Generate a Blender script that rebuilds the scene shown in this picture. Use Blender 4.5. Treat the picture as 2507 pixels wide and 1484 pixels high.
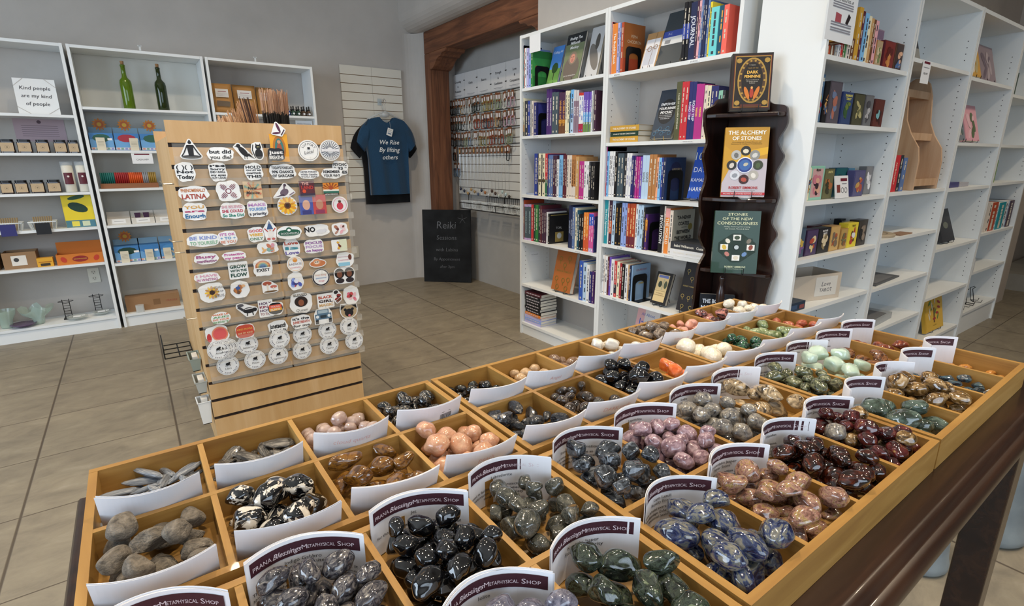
import bpy, math, random
from mathutils import Vector, Matrix, noise
R=math.radians
random.seed(7)
scn=bpy.context.scene
for o in list(bpy.data.objects): bpy.data.objects.remove(o)
COL=scn.collection
# ------------------------------------------------------------------ camera
W,H,FPX=2507.,1484.,1276.
EYE=Vector((0,0,1.24))
def basis(yaw,pitch,roll):
    f=Vector((math.sin(yaw)*math.cos(pitch),math.cos(yaw)*math.cos(pitch),-math.sin(pitch)))
    r=Vector((math.cos(yaw),-math.sin(yaw),0)); u=r.cross(f)
    return math.cos(roll)*r+math.sin(roll)*u, -math.sin(roll)*r+math.cos(roll)*u, f
CR,CU,CF=basis(R(35.66),R(15.26),R(-.25))
cd=bpy.data.cameras.new('camera'); cam=bpy.data.objects.new('camera',cd); COL.objects.link(cam)
cd.sensor_width=36; cd.lens=FPX/W*36; cd.clip_start=.02; cd.clip_end=60
cam.matrix_world=Matrix.Translation(EYE)@Matrix((CR,CU,-CF)).transposed().to_4x4()
scn.camera=cam
# ------------------------------------------------------------------ light and exposure
scn.view_settings.view_transform='Standard'; scn.view_settings.look='None'
scn.view_settings.gamma=1; scn.view_settings.use_curve_mapping=False
scn.view_settings.exposure=EXPO=0.40
wd=bpy.data.worlds.new('sky'); scn.world=wd; wd.use_nodes=True
bg=wd.node_tree.nodes['Background']; bg.inputs[0].default_value=(.62,.76,1,1); bg.inputs[1].default_value=1.0
def area(name,loc,target,sx,sy,power,color,spread=180):
    l=bpy.data.lights.new(name,'AREA'); l.shape='RECTANGLE'; l.size=sx; l.size_y=sy; l.energy=power; l.color=color
    l.spread=R(spread)
    o=bpy.data.objects.new(name,l); COL.objects.link(o); o.location=loc
    o.rotation_euler=(Vector(target)-Vector(loc)).to_track_quat('-Z','Y').to_euler(); return o
DAY=(.72,.86,1.0); WARM=(1.0,.83,.62)
area('daylight_window_left',(-3.55,1.6,1.75),(3,1.6,1.2),3.6,1.9,95,DAY)
area('daylight_window_back',(-.2,-2.55,1.8),(0,3,1.1),3.6,1.9,44,DAY)
LAMPS=[(-1.6,3.6),(.2,3.5),(1.5,3.6),(-.6,1.9),(.45,1.25),(1.35,1.9),(1.2,.35),(.1,-.3),(3.4,-.3),(5.0,-.2),(2.2,-.9)]
LAMP_Z=3.28
# ------------------------------------------------------------------ pixel -> place on a real plane (only used to read sizes off)
def ray(px,py): return (CR*((px-W/2)/FPX)+CU*(-(py-H/2)/FPX)+CF)
def at(px,py,ax,v):
    d=ray(px,py); s=(v-EYE[ax])/d[ax]; return EYE+d*s
# ------------------------------------------------------------------ materials
def lin(h):
    if isinstance(h,(tuple,list)): return tuple(h)[:3]
    h=h.lstrip('#'); v=[int(h[i:i+2],16)/255 for i in (0,2,4)]
    return tuple(x/12.92 if x<=.04045 else ((x+.055)/1.055)**2.4 for x in v)
_m={}
def mat(h,rough=.6,metal=0,spec=.5,coat=0,alpha=1,emit=0,trans=0,ior=1.45,sub=0):
    k=(h,rough,metal,spec,coat,alpha,emit,trans,ior,sub)
    if k in _m: return _m[k]
    m=bpy.data.materials.new('paint_'+str(len(_m))); m.use_nodes=True
    b=m.node_tree.nodes['Principled BSDF']; c=lin(h)
    b.inputs['Base Color'].default_value=(*c,1); b.inputs['Roughness'].default_value=rough
    b.inputs['Metallic'].default_value=metal; b.inputs['Specular IOR Level'].default_value=spec
    b.inputs['Coat Weight'].default_value=coat; b.inputs['Alpha'].default_value=alpha
    b.inputs['Transmission Weight'].default_value=trans; b.inputs['IOR'].default_value=ior
    if sub: b.inputs['Subsurface Weight'].default_value=sub; b.inputs['Subsurface Radius'].default_value=(.01,.01,.01)
    if emit: b.inputs['Emission Color'].default_value=(*c,1); b.inputs['Emission Strength'].default_value=emit
    m.diffuse_color=(*c,1); _m[k]=m; return m
class NT:
    def __init__(s,name,**kw):
        s.m=bpy.data.materials.new(name); s.m.use_nodes=True; s.t=s.m.node_tree; s.b=s.t.nodes['Principled BSDF']
        for k,v in kw.items(): s.b.inputs[k.replace('_',' ')].default_value=v
    def n(s,t,**kw):
        x=s.t.nodes.new(t)
        for k,v in kw.items():
            if hasattr(x,k): setattr(x,k,v)
            else: x.inputs[k.replace('_',' ')].default_value=v
        return x
    def l(s,a,b): s.t.links.new(a,b)
    def ramp(s,fac,stops,interp='LINEAR'):
        r=s.n('ShaderNodeValToRGB'); r.color_ramp.interpolation=interp
        e=r.color_ramp.elements
        while len(e)<len(stops): e.new(.5)
        for i,(p,c) in enumerate(stops): e[i].position=p; e[i].color=(*lin(c),1)
        s.l(fac,r.inputs[0]); return r.outputs[0]
    def coord(s,scale=(1,1,1),obj=True,rnd=False):
        tc=s.n('ShaderNodeTexCoord'); mp=s.n('ShaderNodeMapping'); mp.inputs['Scale'].default_value=scale
        s.l(tc.outputs['Object'],mp.inputs[0])
        if rnd:
            oi=s.n('ShaderNodeObjectInfo'); ml=s.n('ShaderNodeMath',operation='MULTIPLY'); s.l(oi.outputs['Random'],ml.inputs[0]); ml.inputs[1].default_value=37.
            s.l(ml.outputs[0],mp.inputs['Location'])
        return mp.outputs[0]
    def noise(s,vec,scale,detail=4,rough=.5,dist=0):
        x=s.n('ShaderNodeTexNoise'); x.inputs['Scale'].default_value=scale; x.inputs['Detail'].default_value=detail
        x.inputs['Roughness'].default_value=rough; x.inputs['Distortion'].default_value=dist; s.l(vec,x.inputs['Vector']); return x.outputs[0]
    def bump(s,h,strength=.2,dist=.01):
        x=s.n('ShaderNodeBump'); x.inputs['Strength'].default_value=strength; x.inputs['Distance'].default_value=dist
        s.l(h,x.inputs['Height']); s.l(x.outputs[0],s.b.inputs['Normal'])
    def mix(s,fac,a,b,mode='MIX'):
        x=s.n('ShaderNodeMix',data_type='RGBA',blend_type=mode)
        if isinstance(fac,(int,float)): x.inputs[0].default_value=fac
        else: s.l(fac,x.inputs[0])
        for v,i in ((a,6),(b,7)):
            if isinstance(v,str) or isinstance(v,tuple): x.inputs[i].default_value=(*lin(v),1)
            else: s.l(v,x.inputs[i])
        return x.outputs[2]
    def col(s,c): s.l(c,s.b.inputs['Base Color'])
def wood(name,c1,c2,c3,axis=0,scale=1.,rough=.45,dist=1.2,coat=0):
    t=NT(name,Roughness=rough,Coat_Weight=coat); sc=[28*scale]*3; sc[axis]=2.2*scale
    v=t.coord(tuple(sc)); a=t.noise(v,1.3,6,.6,dist); b=t.noise(v,5,3,.6)
    c=t.ramp(a,[(.3,c1),(.5,c2),(.72,c3)]); t.col(t.mix(t.ramp(b,[(.45,'#000000'),(.75,'#303030')]),c,c1)); t.bump(a,.05,.002); return t.m
def plaster(name,c1,c2):
    t=NT(name,Roughness=.9,Specular_IOR_Level=.2); v=t.coord(); a=t.noise(v,3,5,.6); b=t.noise(v,120,3)
    t.col(t.ramp(a,[(.3,c1),(.7,c2)])); t.bump(b,.08,.003); return t.m
WHITE=mat('#dfe3e4',.42); WHITE2=mat('#d8dbd8',.5)
def floor_mat():
    t=NT('floor_tiles',Roughness=.5,Specular_IOR_Level=.45)
    tc=t.n('ShaderNodeTexCoord'); sp=t.n('ShaderNodeSeparateXYZ'); t.l(tc.outputs['Object'],sp.inputs[0])
    def mth(op,a,b=None,c=None):
        x=t.n('ShaderNodeMath',operation=op)
        for i,v in enumerate((a,b,c)):
            if v is None: continue
            if isinstance(v,(int,float)): x.inputs[i].default_value=v
            else: t.l(v,x.inputs[i])
        return x.outputs[0]
    def grid(o,off,step):
        q=mth('DIVIDE',mth('SUBTRACT',o,off),step); f=mth('FRACT',q)
        e=mth('MINIMUM',f,mth('SUBTRACT',1.,f)); return mth('MULTIPLY',e,step),mth('FLOOR',q)
    ex,ix=grid(sp.outputs[0],.008,.5135); ey,iy=grid(sp.outputs[1],2.834,.479)
    e=mth('MINIMUM',ex,mth('MULTIPLY',ey,1.7)); gr=t.n('ShaderNodeMapRange'); gr.inputs[1].default_value=.0025; gr.inputs[2].default_value=.006; t.l(e,gr.inputs[0])
    cb=t.n('ShaderNodeCombineXYZ'); t.l(ix,cb.inputs[0]); t.l(iy,cb.inputs[1]); wn=t.n('ShaderNodeTexWhiteNoise'); t.l(cb.outputs[0],wn.inputs[0])
    mp=t.n('ShaderNodeMapping'); mp.inputs['Scale'].default_value=(2.0,3.6,1); t.l(tc.outputs['Object'],mp.inputs[0])
    a=t.noise(mp.outputs[0],3.2,9,.68,.5); b=t.noise(mp.outputs[0],14,6,.7,.3)
    c=t.ramp(a,[(.3,'#716a5d'),(.47,'#807869'),(.6,'#898170'),(.75,'#968e80')])
    c=t.mix(t.ramp(b,[(.4,'#000000'),(.7,'#3a3a3a')]),c,'#5f574c')
    c=t.mix(mth('MULTIPLY',wn.outputs[0],.22),c,'#766d5e')
    t.col(t.mix(gr.outputs[0],'#4f463b',c)); hh=mth('ADD',gr.outputs[0],mth('MULTIPLY',b,.25)); t.bump(hh,.25,.003); return t.m
# ------------------------------------------------------------------ mesh builder
class G:
    def __init__(s): s.v=[];s.f=[];s.mi=[];s.ms=[]
    def mid(s,m):
        if m is None: return 0
        if m not in s.ms: s.ms.append(m)
        return s.ms.index(m)
    def add(s,vs,fs,m=None,M=None):
        b=len(s.v); k=s.mid(m)
        for p in vs:
            p=Vector(p)
            if M is not None: p=M@p
            s.v.append(p)
        for f in fs: s.f.append(tuple(b+i for i in f)); s.mi.append(k)
        return s
    def box(s,x0,x1,y0,y1,z0,z1,m=None,M=None):
        return s.add([(x0,y0,z0),(x1,y0,z0),(x1,y1,z0),(x0,y1,z0),(x0,y0,z1),(x1,y0,z1),(x1,y1,z1),(x0,y1,z1)],
          [(0,3,2,1),(4,5,6,7),(0,1,5,4),(1,2,6,5),(2,3,7,6),(3,0,4,7)],m,M)
    def prism(s,pts,d0,d1,ax=1,m=None,M=None):
        # pts 2D polygon (a,b) extruded along axis ax
        def P(a,b,d): return {0:(d,a,b),1:(a,d,b),2:(a,b,d)}[ax]
        n=len(pts); vs=[P(a,b,d0) for a,b in pts]+[P(a,b,d1) for a,b in pts]
        fs=[tuple(range(n-1,-1,-1)),tuple(range(n,2*n))]+[(i,(i+1)%n,n+(i+1)%n,n+i) for i in range(n)]
        return s.add(vs,fs,m,M)
    def tube(s,path,r,seg=8,m=None,closed=False,M=None,cap=True):
        P=[Vector(p) for p in path]; n=len(P); vs=[];fs=[]
        up=None
        for i,p in enumerate(P):
            if closed: d=P[(i+1)%n]-P[i-1]
            else: d=P[min(i+1,n-1)]-P[max(i-1,0)]
            d.normalize()
            if up is None:
                up=Vector((0,0,1)) if abs(d.z)<.9 else Vector((1,0,0))
            a=d.cross(up); 
            if a.length<1e-6: a=d.orthogonal()
            a.normalize(); b=a.cross(d).normalized(); up=b
            rr=r[i] if isinstance(r,(list,tuple)) else r
            for k in range(seg):
                t=2*math.pi*k/seg; vs.append(p+a*math.cos(t)*rr+b*math.sin(t)*rr)
        m_=n if closed else n-1
        for i in range(m_):
            for k in range(seg):
                i2=(i+1)%n; fs.append((i*seg+k,i*seg+(k+1)%seg,i2*seg+(k+1)%seg,i2*seg+k))
        if not closed and cap: fs.append(tuple(range(seg-1,-1,-1))); fs.append(tuple((n-1)*seg+k for k in range(seg)))
        return s.add(vs,fs,m,M)
    def lathe(s,prof,seg=20,m=None,c=(0,0,0),M=None):
        vs=[];fs=[]; n=len(prof)
        for r,z in prof:
            for k in range(seg):
                t=2*math.pi*k/seg; vs.append((c[0]+r*math.cos(t),c[1]+r*math.sin(t),c[2]+z))
        for i in range(n-1):
            for k in range(seg): fs.append((i*seg+k,i*seg+(k+1)%seg,(i+1)*seg+(k+1)%seg,(i+1)*seg+k))
        fs.append(tuple(range(seg-1,-1,-1))); fs.append(tuple((n-1)*seg+k for k in range(seg)))
        return s.add(vs,fs,m,M)
    def quad(s,a,b,c,d,m=None): return s.add([a,b,c,d],[(0,1,2,3)],m)
    def obj(s,name,m=None,parent=None,loc=(0,0,0),rz=0,smooth=False,rot=None,bevel=0):
        me=bpy.data.meshes.new(name); me.from_pydata(s.v,[],s.f)
        ms=s.ms if s.ms else [m]
        if s.ms and m is not None and None: pass
        for x in ms: me.materials.append(x)
        me.polygons.foreach_set('material_index',s.mi)
        if smooth: me.polygons.foreach_set('use_smooth',[True]*len(s.f))
        me.update()
        o=bpy.data.objects.new(name,me); COL.objects.link(o); o.location=loc
        o.rotation_euler=rot if rot else (0,0,rz)
        if parent is not None: o.parent=parent
        if bevel:
            b=o.modifiers.new('bevel','BEVEL'); b.width=bevel; b.segments=2; b.limit_method='ANGLE'; b.angle_limit=R(40)
        return o
def tag(o,label=None,cat=None,group=None,kind=None):
    if label: o['label']=label
    if cat: o['category']=cat
    if group: o['group']=group
    if kind: o['kind']=kind
    return o
def empty(name,label,cat,loc=(0,0,0),rz=0,group=None,rot=None):
    o=bpy.data.objects.new(name,None); COL.objects.link(o); o.location=loc; o.rotation_euler=rot if rot else (0,0,rz)
    o.empty_display_size=.05
    return tag(o,label,cat,group)
def struct(o,label=None): o['kind']='structure'; 
def dup(root,loc=None,rot=None,label=None,group=None):
    r=root.copy(); COL.objects.link(r)
    if loc is not None: r.location=loc
    if rot is not None: r.rotation_euler=rot
    if label: r['label']=label
    if group: r['group']=group
    for ch in list(root.children):
        c=ch.copy(); COL.objects.link(c); c.parent=r
        for g in list(ch.children):
            d=g.copy(); COL.objects.link(d); d.parent=c
    return r
# ------------------------------------------------------------------ lettering
_tc={}
def glyphs(s,bold=0):
    k=(s,bold)
    if k in _tc: return _tc[k]
    cu=bpy.data.curves.new('t','FONT'); cu.body=s; cu.size=1; cu.resolution_u=2; cu.offset=bold; cu.align_x='LEFT'
    o=bpy.data.objects.new('t',cu); me=o.to_mesh()
    vs=[(v.co.x,v.co.y) for v in me.vertices]; fs=[tuple(p.vertices) for p in me.polygons]
    o.to_mesh_clear(); bpy.data.objects.remove(o); bpy.data.curves.remove(cu)
    if vs:
        x0=min(v[0] for v in vs); x1=max(v[0] for v in vs)
        y0=min(v[1] for v in vs); y1=max(v[1] for v in vs)
    else: x0=x1=y0=y1=0
    _tc[k]=(vs,fs,x0,x1,y0,y1); return _tc[k]
def text(g,s,cx,cy,m,h=None,w=None,bold=.0,shear=0,fn=None,ang=0,align='C',fit=None):
    """lay out s centred on (cx,cy) in 2D, cap height h or total width w, fn maps (a,b)->3D"""
    vs,fs,x0,x1,y0,y1=glyphs(s,bold)
    if not vs: return
    k=(h/.7) if h else w/max(x1-x0,1e-6)
    if fit and (x1-x0)*k>fit: k=fit/(x1-x0)
    ky=k
    if h and w: k=w/max(x1-x0,1e-6); ky=h/.7
    mx=(x0+x1)/2 if align=='C' else x0; my=.35
    ca,sa=math.cos(ang),math.sin(ang); out=[]
    for x,y in vs:
        a=(x-mx)*k+shear*(y-my)*ky; b=(y-my)*ky
        out.append(fn(cx+a*ca-b*sa,cy+a*sa+b*ca))
    g.add(out,fs,m)
# ================================================================== ROOM
FL=G().box(-3.9,9.2,-2.9,5.45,-.06,0).obj('floor',floor_mat()); FL['kind']='structure'
PL=plaster('taupe_plaster','#b1aca6','#bab5af'); PLW=plaster('warm_plaster','#b0a59a','#bbb0a5')
def S(name,g,m=None,**k):
    o=g.obj(name,m,**k); o['kind']='structure'; return o
S('wall_far',G().box(-3.9,2.9,5.19,5.35,0,3.32),PL)
# corner bull-nose and the plaster round the timber opening (x 2.47 face, timber set back at x 2.56)
g=G(); r=.1
pts=[(2.40,5.191)]+[(2.40+.16*math.sin(t),5.03+.161*math.cos(t)) for t in [i*math.pi/2/8 for i in range(0,9)]]+[(2.9,5.03),(2.9,5.191)]
g.prism(pts,0,2.45,2); 
g.obj('x') if 0 else None
S('wall_corner',g,PL,smooth=False)
pz=[(2.38,3.32),(2.38,2.60)]+[(2.56-.18*math.cos(t),2.60-.15*math.sin(t)) for t in [i*math.pi/2/8 for i in range(1,9)]]+[(2.9,2.45),(2.9,3.32)]
S('wall_above_opening',G().prism([(a,b) for a,b in pz],3.12,5.191,1),PL)
S('wall_right',G().box(2.47,2.9,1.386,3.12,0,3.32),PL)
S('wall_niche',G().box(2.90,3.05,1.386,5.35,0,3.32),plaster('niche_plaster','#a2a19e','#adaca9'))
S('wall_behind_cases',G().box(2.90,9.2,1.385,1.5,0,3.32),PLW)
S('wall_end',G().box(8.9,9.05,-2.9,1.385,0,3.32),plaster('dark_plaster','#7d7f7d','#868885'))  # end wall in a darker grey plaster than the others
S('wall_pier',G().box(6.05,6.3,1.12,1.384,0,3.32),PLW)
S('ceiling',G().box(-3.9,9.2,-2.9,5.45,3.32,3.4),mat('#cfcac2',.9))
# wall with windows, left and near
def winwall(name,ax,v0,v1,a0,a1,o0,o1,z0,z1):
    g=G()
    for (p,q,zz0,zz1) in ((a0,o0,0,3.32),(o1,a1,0,3.32),(o0,o1,0,z0),(o0,o1,z1,3.32)):
        g.box(*((v0,v1,p,q) if ax==0 else (p,q,v0,v1)),zz0,zz1)
    S(name,g,PL)
winwall('wall_left',0,-3.9,-3.75,-2.9,5.35,-.3,3.5,.75,2.75)
winwall('wall_near',1,-2.9,-2.75,-3.9,9.2,-2.1,1.7,.8,2.8)
def window(name,ax,v,o0,o1,z0,z1):
    g=G(); fr=mat('#3a3632',.5)
    def B(p,q,zz0,zz1,t=.03,m=fr): g.box(*((v-t,v+t,p,q) if ax==0 else (p,q,v-t,v+t)),zz0,zz1,m)
    n=3
    for i in range(n+1):
        c=o0+(o1-o0)*i/n; B(max(o0,c-.03),min(o1,c+.03),z0,z1)
    B(o0,o1,z0,z0+.06); B(o0,o1,z1-.06,z1)
    o=S(name,g); p=G(); t=.004
    p.box(*((v-t,v+t,o0,o1) if ax==0 else (o0,o1,v-t,v+t)),z0,z1); p.obj('pane',mat('#eef4f8',.02,trans=1,alpha=.25),o)
window('window_1',0,-3.83,-.3,3.5,.75,2.75); window('window_2',1,-2.83,-2.1,1.7,.8,2.8)
# ceiling lamps
def lamp(x,y,i):
    t=empty('ceiling_lamp','recessed round ceiling lamp number','ceiling lamp',(x,y,LAMP_Z))
    t['label']='warm white recessed round spot lamp in the ceiling, %s'%['above the left cases','above the sticker stand','above the slatted shirt panel','over the open floor at left','directly over the stone trays','over the book cases','above the near end of the table','behind the viewer','over the right hand aisle','at the far right end','near the window wall at right'][i]
    t['group']='recessed ceiling lamps'
    G().lathe([(.09,.04),(.09,0),(.072,-.004),(.066,.004),(.066,.03)],24,mat('#e8e6e0',.4)).obj('trim_ring',None,t,smooth=True)
    G().lathe([(.05,.012),(.05,.0),(.03,-.006)],20,mat('#ffe2b8',.5,emit=14)).obj('bulb',None,t,smooth=True)
    l=bpy.data.lights.new('lamp_light','SPOT'); l.energy=58; l.color=WARM; l.spot_size=R(125); l.spot_blend=.8; l.shadow_soft_size=.045
    lo=bpy.data.objects.new('lamp_light',l); COL.objects.link(lo); lo.parent=t; lo.location=(0,0,-.03)
for i,(x,y) in enumerate(LAMPS): lamp(x,y,i)
# timber opening : post, lintel, corbels
WT=wood('rough_timber','#4a2a18','#6b4128','#835436',2,.5,.75,1.5); WH=wood('rough_timber_lintel','#4a2a18','#6b4128','#835436',1,.5,.75,1.5)
t=bpy.data.objects.new('trim_1',None); COL.objects.link(t); t['kind']='structure'
G().box(2.56,2.775,4.925,5.029,0,2.249,WT).obj('post',None,t,bevel=.008)
G().box(2.56,2.775,3.13,5.029,2.25,2.449,WH).obj('lintel',None,t,bevel=.008)
def corbel(y,s):
    pts=[(0,0),(0,-.23),(.05,-.225),(.10,-.19),(.16,-.12),(.20,-.09),(.25,-.085),(.27,-.06),(.30,-.045),(.36,-.04),(.38,0)]
    g=G().prism([(y+s*a*.87,2.249+b*.65) for a,b in pts],2.562,2.77,0,WH); return g
corbel(4.924,-1).obj('corbel',None,t); 
corbel(3.14,1).obj('corbel',None,t)
# ================================================================== BOOKCASES
class Frame:
    def __init__(s,x,y,rz): s.o=Vector((x,y,0)); s.rz=rz; s.M=Matrix.Translation(s.o)@Matrix.Rotation(rz,4,'Z'); s.I=s.M.inverted()
    def hit(s,px,py,d=0):
        o=s.I@EYE; v=s.I.to_3x3()@ray(px,py); k=(d-o.y)/v.y; p=o+v*k; return p.x,p.z
    def w(s,x,y,z): return s.M@Vector((x,y,z))
HOLE=mat('#55585a',.8)
def bookcase(fr,label,shelves,back=True,w=.79,h=2.02,group='white bookcases',holes=True,name='bookcase'):
    t=empty(name,label,'bookcase',fr.o,fr.rz,group)
    for s in (0,1):
        x0=0 if s==0 else w-.018; g=G().box(x0,x0+.018,0,.28,0,h,WHITE)
        if holes:
            xi=x0+.0183 if s==0 else x0-.0003
            for k in range(8,59):
                z=.032*k
                if any(abs(z-zz)<.03 for zz in shelves): continue
                for y in (.035,.235):
                    g.quad((xi,y,z),(xi,y+.005,z),(xi,y+.005,z+.005),(xi,y,z+.005),HOLE)
        g.obj('side_panel',None,t)
    G().box(.0185,w-.0185,.001,.279,h-.02,h-.001,WHITE).obj('top_panel',None,t)
    G().box(.0185,w-.0185,.012,.028,0,shelves[-1]-.0185,WHITE).obj('plinth',None,t)
    for z in shelves: G().box(.0185,w-.0185,.003,.268,z-.018,z,WHITE).obj('shelf',None,t)
    if back: G().box(.0185,w-.0185,.270,.276,.0,h-.021,back if back is not True else WHITE).obj('back_panel',None,t)
    return t
L1=Frame(-1.02,4.905,0); L2=Frame(-.196,4.905,0); L3=Frame(.63,4.905,0)
ZL1=[1.56,1.306,1.036,.785,.52,.10]; ZL2=[1.62,1.326,1.054,.787,.50,.10]; ZL3=[1.62,1.33,1.05,.79,.50,.10]
bookcase(L1,'white open bookcase at the left edge with jars, candles and boxes, grey wall behind',ZL1,False,.805,holes=False)
bookcase(L2,'white bookcase with two green bottles on its top shelf',ZL2,mat('#cfcfc8',.6),.81,holes=False)
bookcase(L3,'white open bookcase with brown pouches and dropper bottles behind the sticker stand',ZL3,False,.80,holes=False)
C1=Frame(2.21,2.98,R(-90)); C2=Frame(2.21,2.192,R(-90))
ZC1=[1.70,1.40,1.013,.70,.381,.09]; ZC2=[1.69,1.335,1.04,.768,.463,.09]
bookcase(C1,'white bookcase of spiritual books, left one beside the timber opening',ZC1,True,.787)
bookcase(C2,'white bookcase with red spines and orange card decks, half hidden by the dark corner shelf',ZC2,True,.787)
D=[Frame(2.245,1.067,R(-1))]
for i in range(1,4): D.append(Frame(*D[0].w(.812*i,0,0)[:2],R(-1)))
ZD=[[1.633,1.383,1.071,.822,.586,.10],[1.70,1.078,.838,.58,.33,.10],[1.68,1.332,1.07,.71,.40,.10],[1.64,1.33,1.08,.74,.468,.17]]
for i,l in enumerate(['white bookcase of boxed card decks, next to the dark corner shelf','white bookcase holding the wooden two-peaked rack','white bookcase with a yellow book on its lowest shelf','white bookcase at the far right end with wire stands on the bottom shelf']):
    bookcase(D[i],l,ZD[i],True,.805)
# ================================================================== TABLE
TW=wood('dark_table_wood','#1f120c','#2f1d14','#3a2518',0,1.,.27,1.2,.1)
tb=empty('display_table','dark brown wooden table with a moulded edge under the stone trays','table',(.58,.42,0))
def T(g,n,b=0): o=g.obj(n,TW,tb,bevel=b); o.location=(-.58,-.42,0); return o
tx0,tx1,ty0,ty1=-.110,1.26,.110,.748; zt=.862
# top with an ogee edge all round
prof=[(0,0),(.030,0),(.0345,-.0008),(.0385,-.0035),(.0405,-.008),(.0425,-.0095),(.046,-.0098),(.050,-.0115),(.053,-.0155),(.054,-.0205),(.053,-.0255),(.050,-.0295),(.045,-.031),(.0,-.031)]
g=G(); ring=[]
for a,z in prof:
    o=a-.054; ring.append([(tx0-o,ty0-o,zt+z),(tx1+o,ty0-o,zt+z),(tx1+o,ty1+o,zt+z),(tx0-o,ty1+o,zt+z)])
for k in range(4):
    g.add([ring[i][q] for i in range(len(ring)) for q in (k,(k+1)%4)],[(2*i,2*i+1,2*i+3,2*i+2) for i in range(len(ring)-1)],TW)
g.add(ring[0],[(3,2,1,0)],TW); g.add(ring[-1],[(0,1,2,3)],TW)
o=T(g,'table_top'); o.data.polygons.foreach_set('use_smooth',[(i%13) not in (0,12) and i<52 for i in range(len(o.data.polygons))])
for y in (ty0+.26,ty1-.08): T(G().box(tx0+.07,tx1-.07,y,y+.02,zt-.13,zt-.032),'apron')
for x in (tx0+.06,tx1-.08): T(G().box(x,x+.02,ty0+.285,ty1-.085,zt-.13,zt-.032),'apron')
for x,y in ((tx0+.05,ty0+.045),(tx1-.13,ty0+.045),(tx0+.05,ty1-.105),(tx1-.13,ty1-.105)):
    if x>1 and y<.3: T(G().prism([(1.012,zt-.032),(1.062,zt-.032),(1.085,.0),(1.035,.0)],.118,.164,1),'leg',.003)
    else: T(G().prism([(x,zt-.032),(x+.08,zt-.032),(x+.07,.0),(x+.01,.0)],y,y+.06,1),'leg',.003)
# grey ceramic stools seen under the table
CE=NT('grey_glaze',Roughness=.45); v=CE.coord(); CE.col(CE.ramp(CE.noise(v,6,4),[(.35,'#707a80'),(.65,'#8d979a')])); CE=CE.m
for (x,y,r,l) in ((1.86,.385,.085,'grey blue glazed ceramic stool on the floor, nearer the table leg'),(2.22,.30,.11,'grey blue glazed ceramic stool on the floor, farther right')):
    o=G().lathe([(r*.9,0),(r,.012),(r*1.0,.03),(r*.94,.05),(r*.86,.12),(r*.82,.22),(r*.86,.32),(r*.96,.38),(r,.40),(r*.96,.42)],32).obj('ceramic_stool',CE,loc=(x,y,0),smooth=True); tag(o,l,'stool')
# ================================================================== TRAYS
HON=wood('honey_wood','#8a632f','#9f783c','#b28c50',0,1.1,.42,.8,.1); HONY=wood('honey_wood_y','#8a632f','#9f783c','#b28c50',1,1.1,.42,.8,.1)
a_=.105; gp=.0059
def GX(i): return -.0832+a_*i+gp*((i>4.5)+.5*(i==4)+(i>8.5)+.5*(i==8))
ZT=.9048; ZB=.8625
trays=[]
YR=[(.7011,.4385),(.4260,.1595)]
tl=[['left rear','middle rear','right rear'],['left front','middle front','right front']]
for r in range(2):
    for c in range(3):
        x0=GX(4*c)+(.0028 if c else 0)-(.0032 if c==0 else 0); x1=GX(4*c+4)-(.0028 if c<2 else 0); y1,y0=YR[r]
        y0+=.0; 
        t=empty('stone_tray','honey coloured wooden tray with eight compartments of stones, %s of the six'%tl[r][c],'tray',((x0+x1)/2,(y0+y1)/2,ZB),0,'compartment trays of stones on the table')
        def P(g,n,m): o=g.obj(n,m,t); o.location=(-(x0+x1)/2,-(y0+y1)/2,-ZB); return o
        th=.008 
        P(G().box(x0+th,x1-th,y0+th,y1-th,ZB,ZB+.011),'base',HON)
        for yy in ((y0,y0+th),(y1-th,y1)): P(G().box(x0,x1,yy[0],yy[1],ZB,ZT),'side_wall',HON)
        for xx in ((x0,x0+th),(x1-th,x1)): P(G().box(xx[0],xx[1],y0+th,y1-th,ZB,ZT-.0002),'end_wall',HONY)
        ym=.5708 if r==0 else .2965
        P(G().box(x0+th,x1-th,ym-.0032,ym+.0032,ZB+.0111,ZT-.0004),'long_divider',HON)
        for k in (1,2,3):
            xm=GX(4*c+k)
            for (p,q) in ((y0+th,ym-.0032),(ym+.0032,y1-th)): P(G().box(xm-.003,xm+.003,p,q,ZB+.0111,ZT-.0006),'cross_divider',HONY)
        trays.append(t)
def cell(r,c):
    """inner rectangle of compartment row r (0 = far) column c"""
    x0=GX(c)+(.005 if c%4 else .0085); x1=GX(c+1)-(.005 if (c+1)%4 else .0085)
    ys={0:(.5745,.6925),1:(.4470,.5672),2:(.3002,.4175),3:(.1680,.2930)}[r]
    return x0,x1,ys[0],ys[1]
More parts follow.
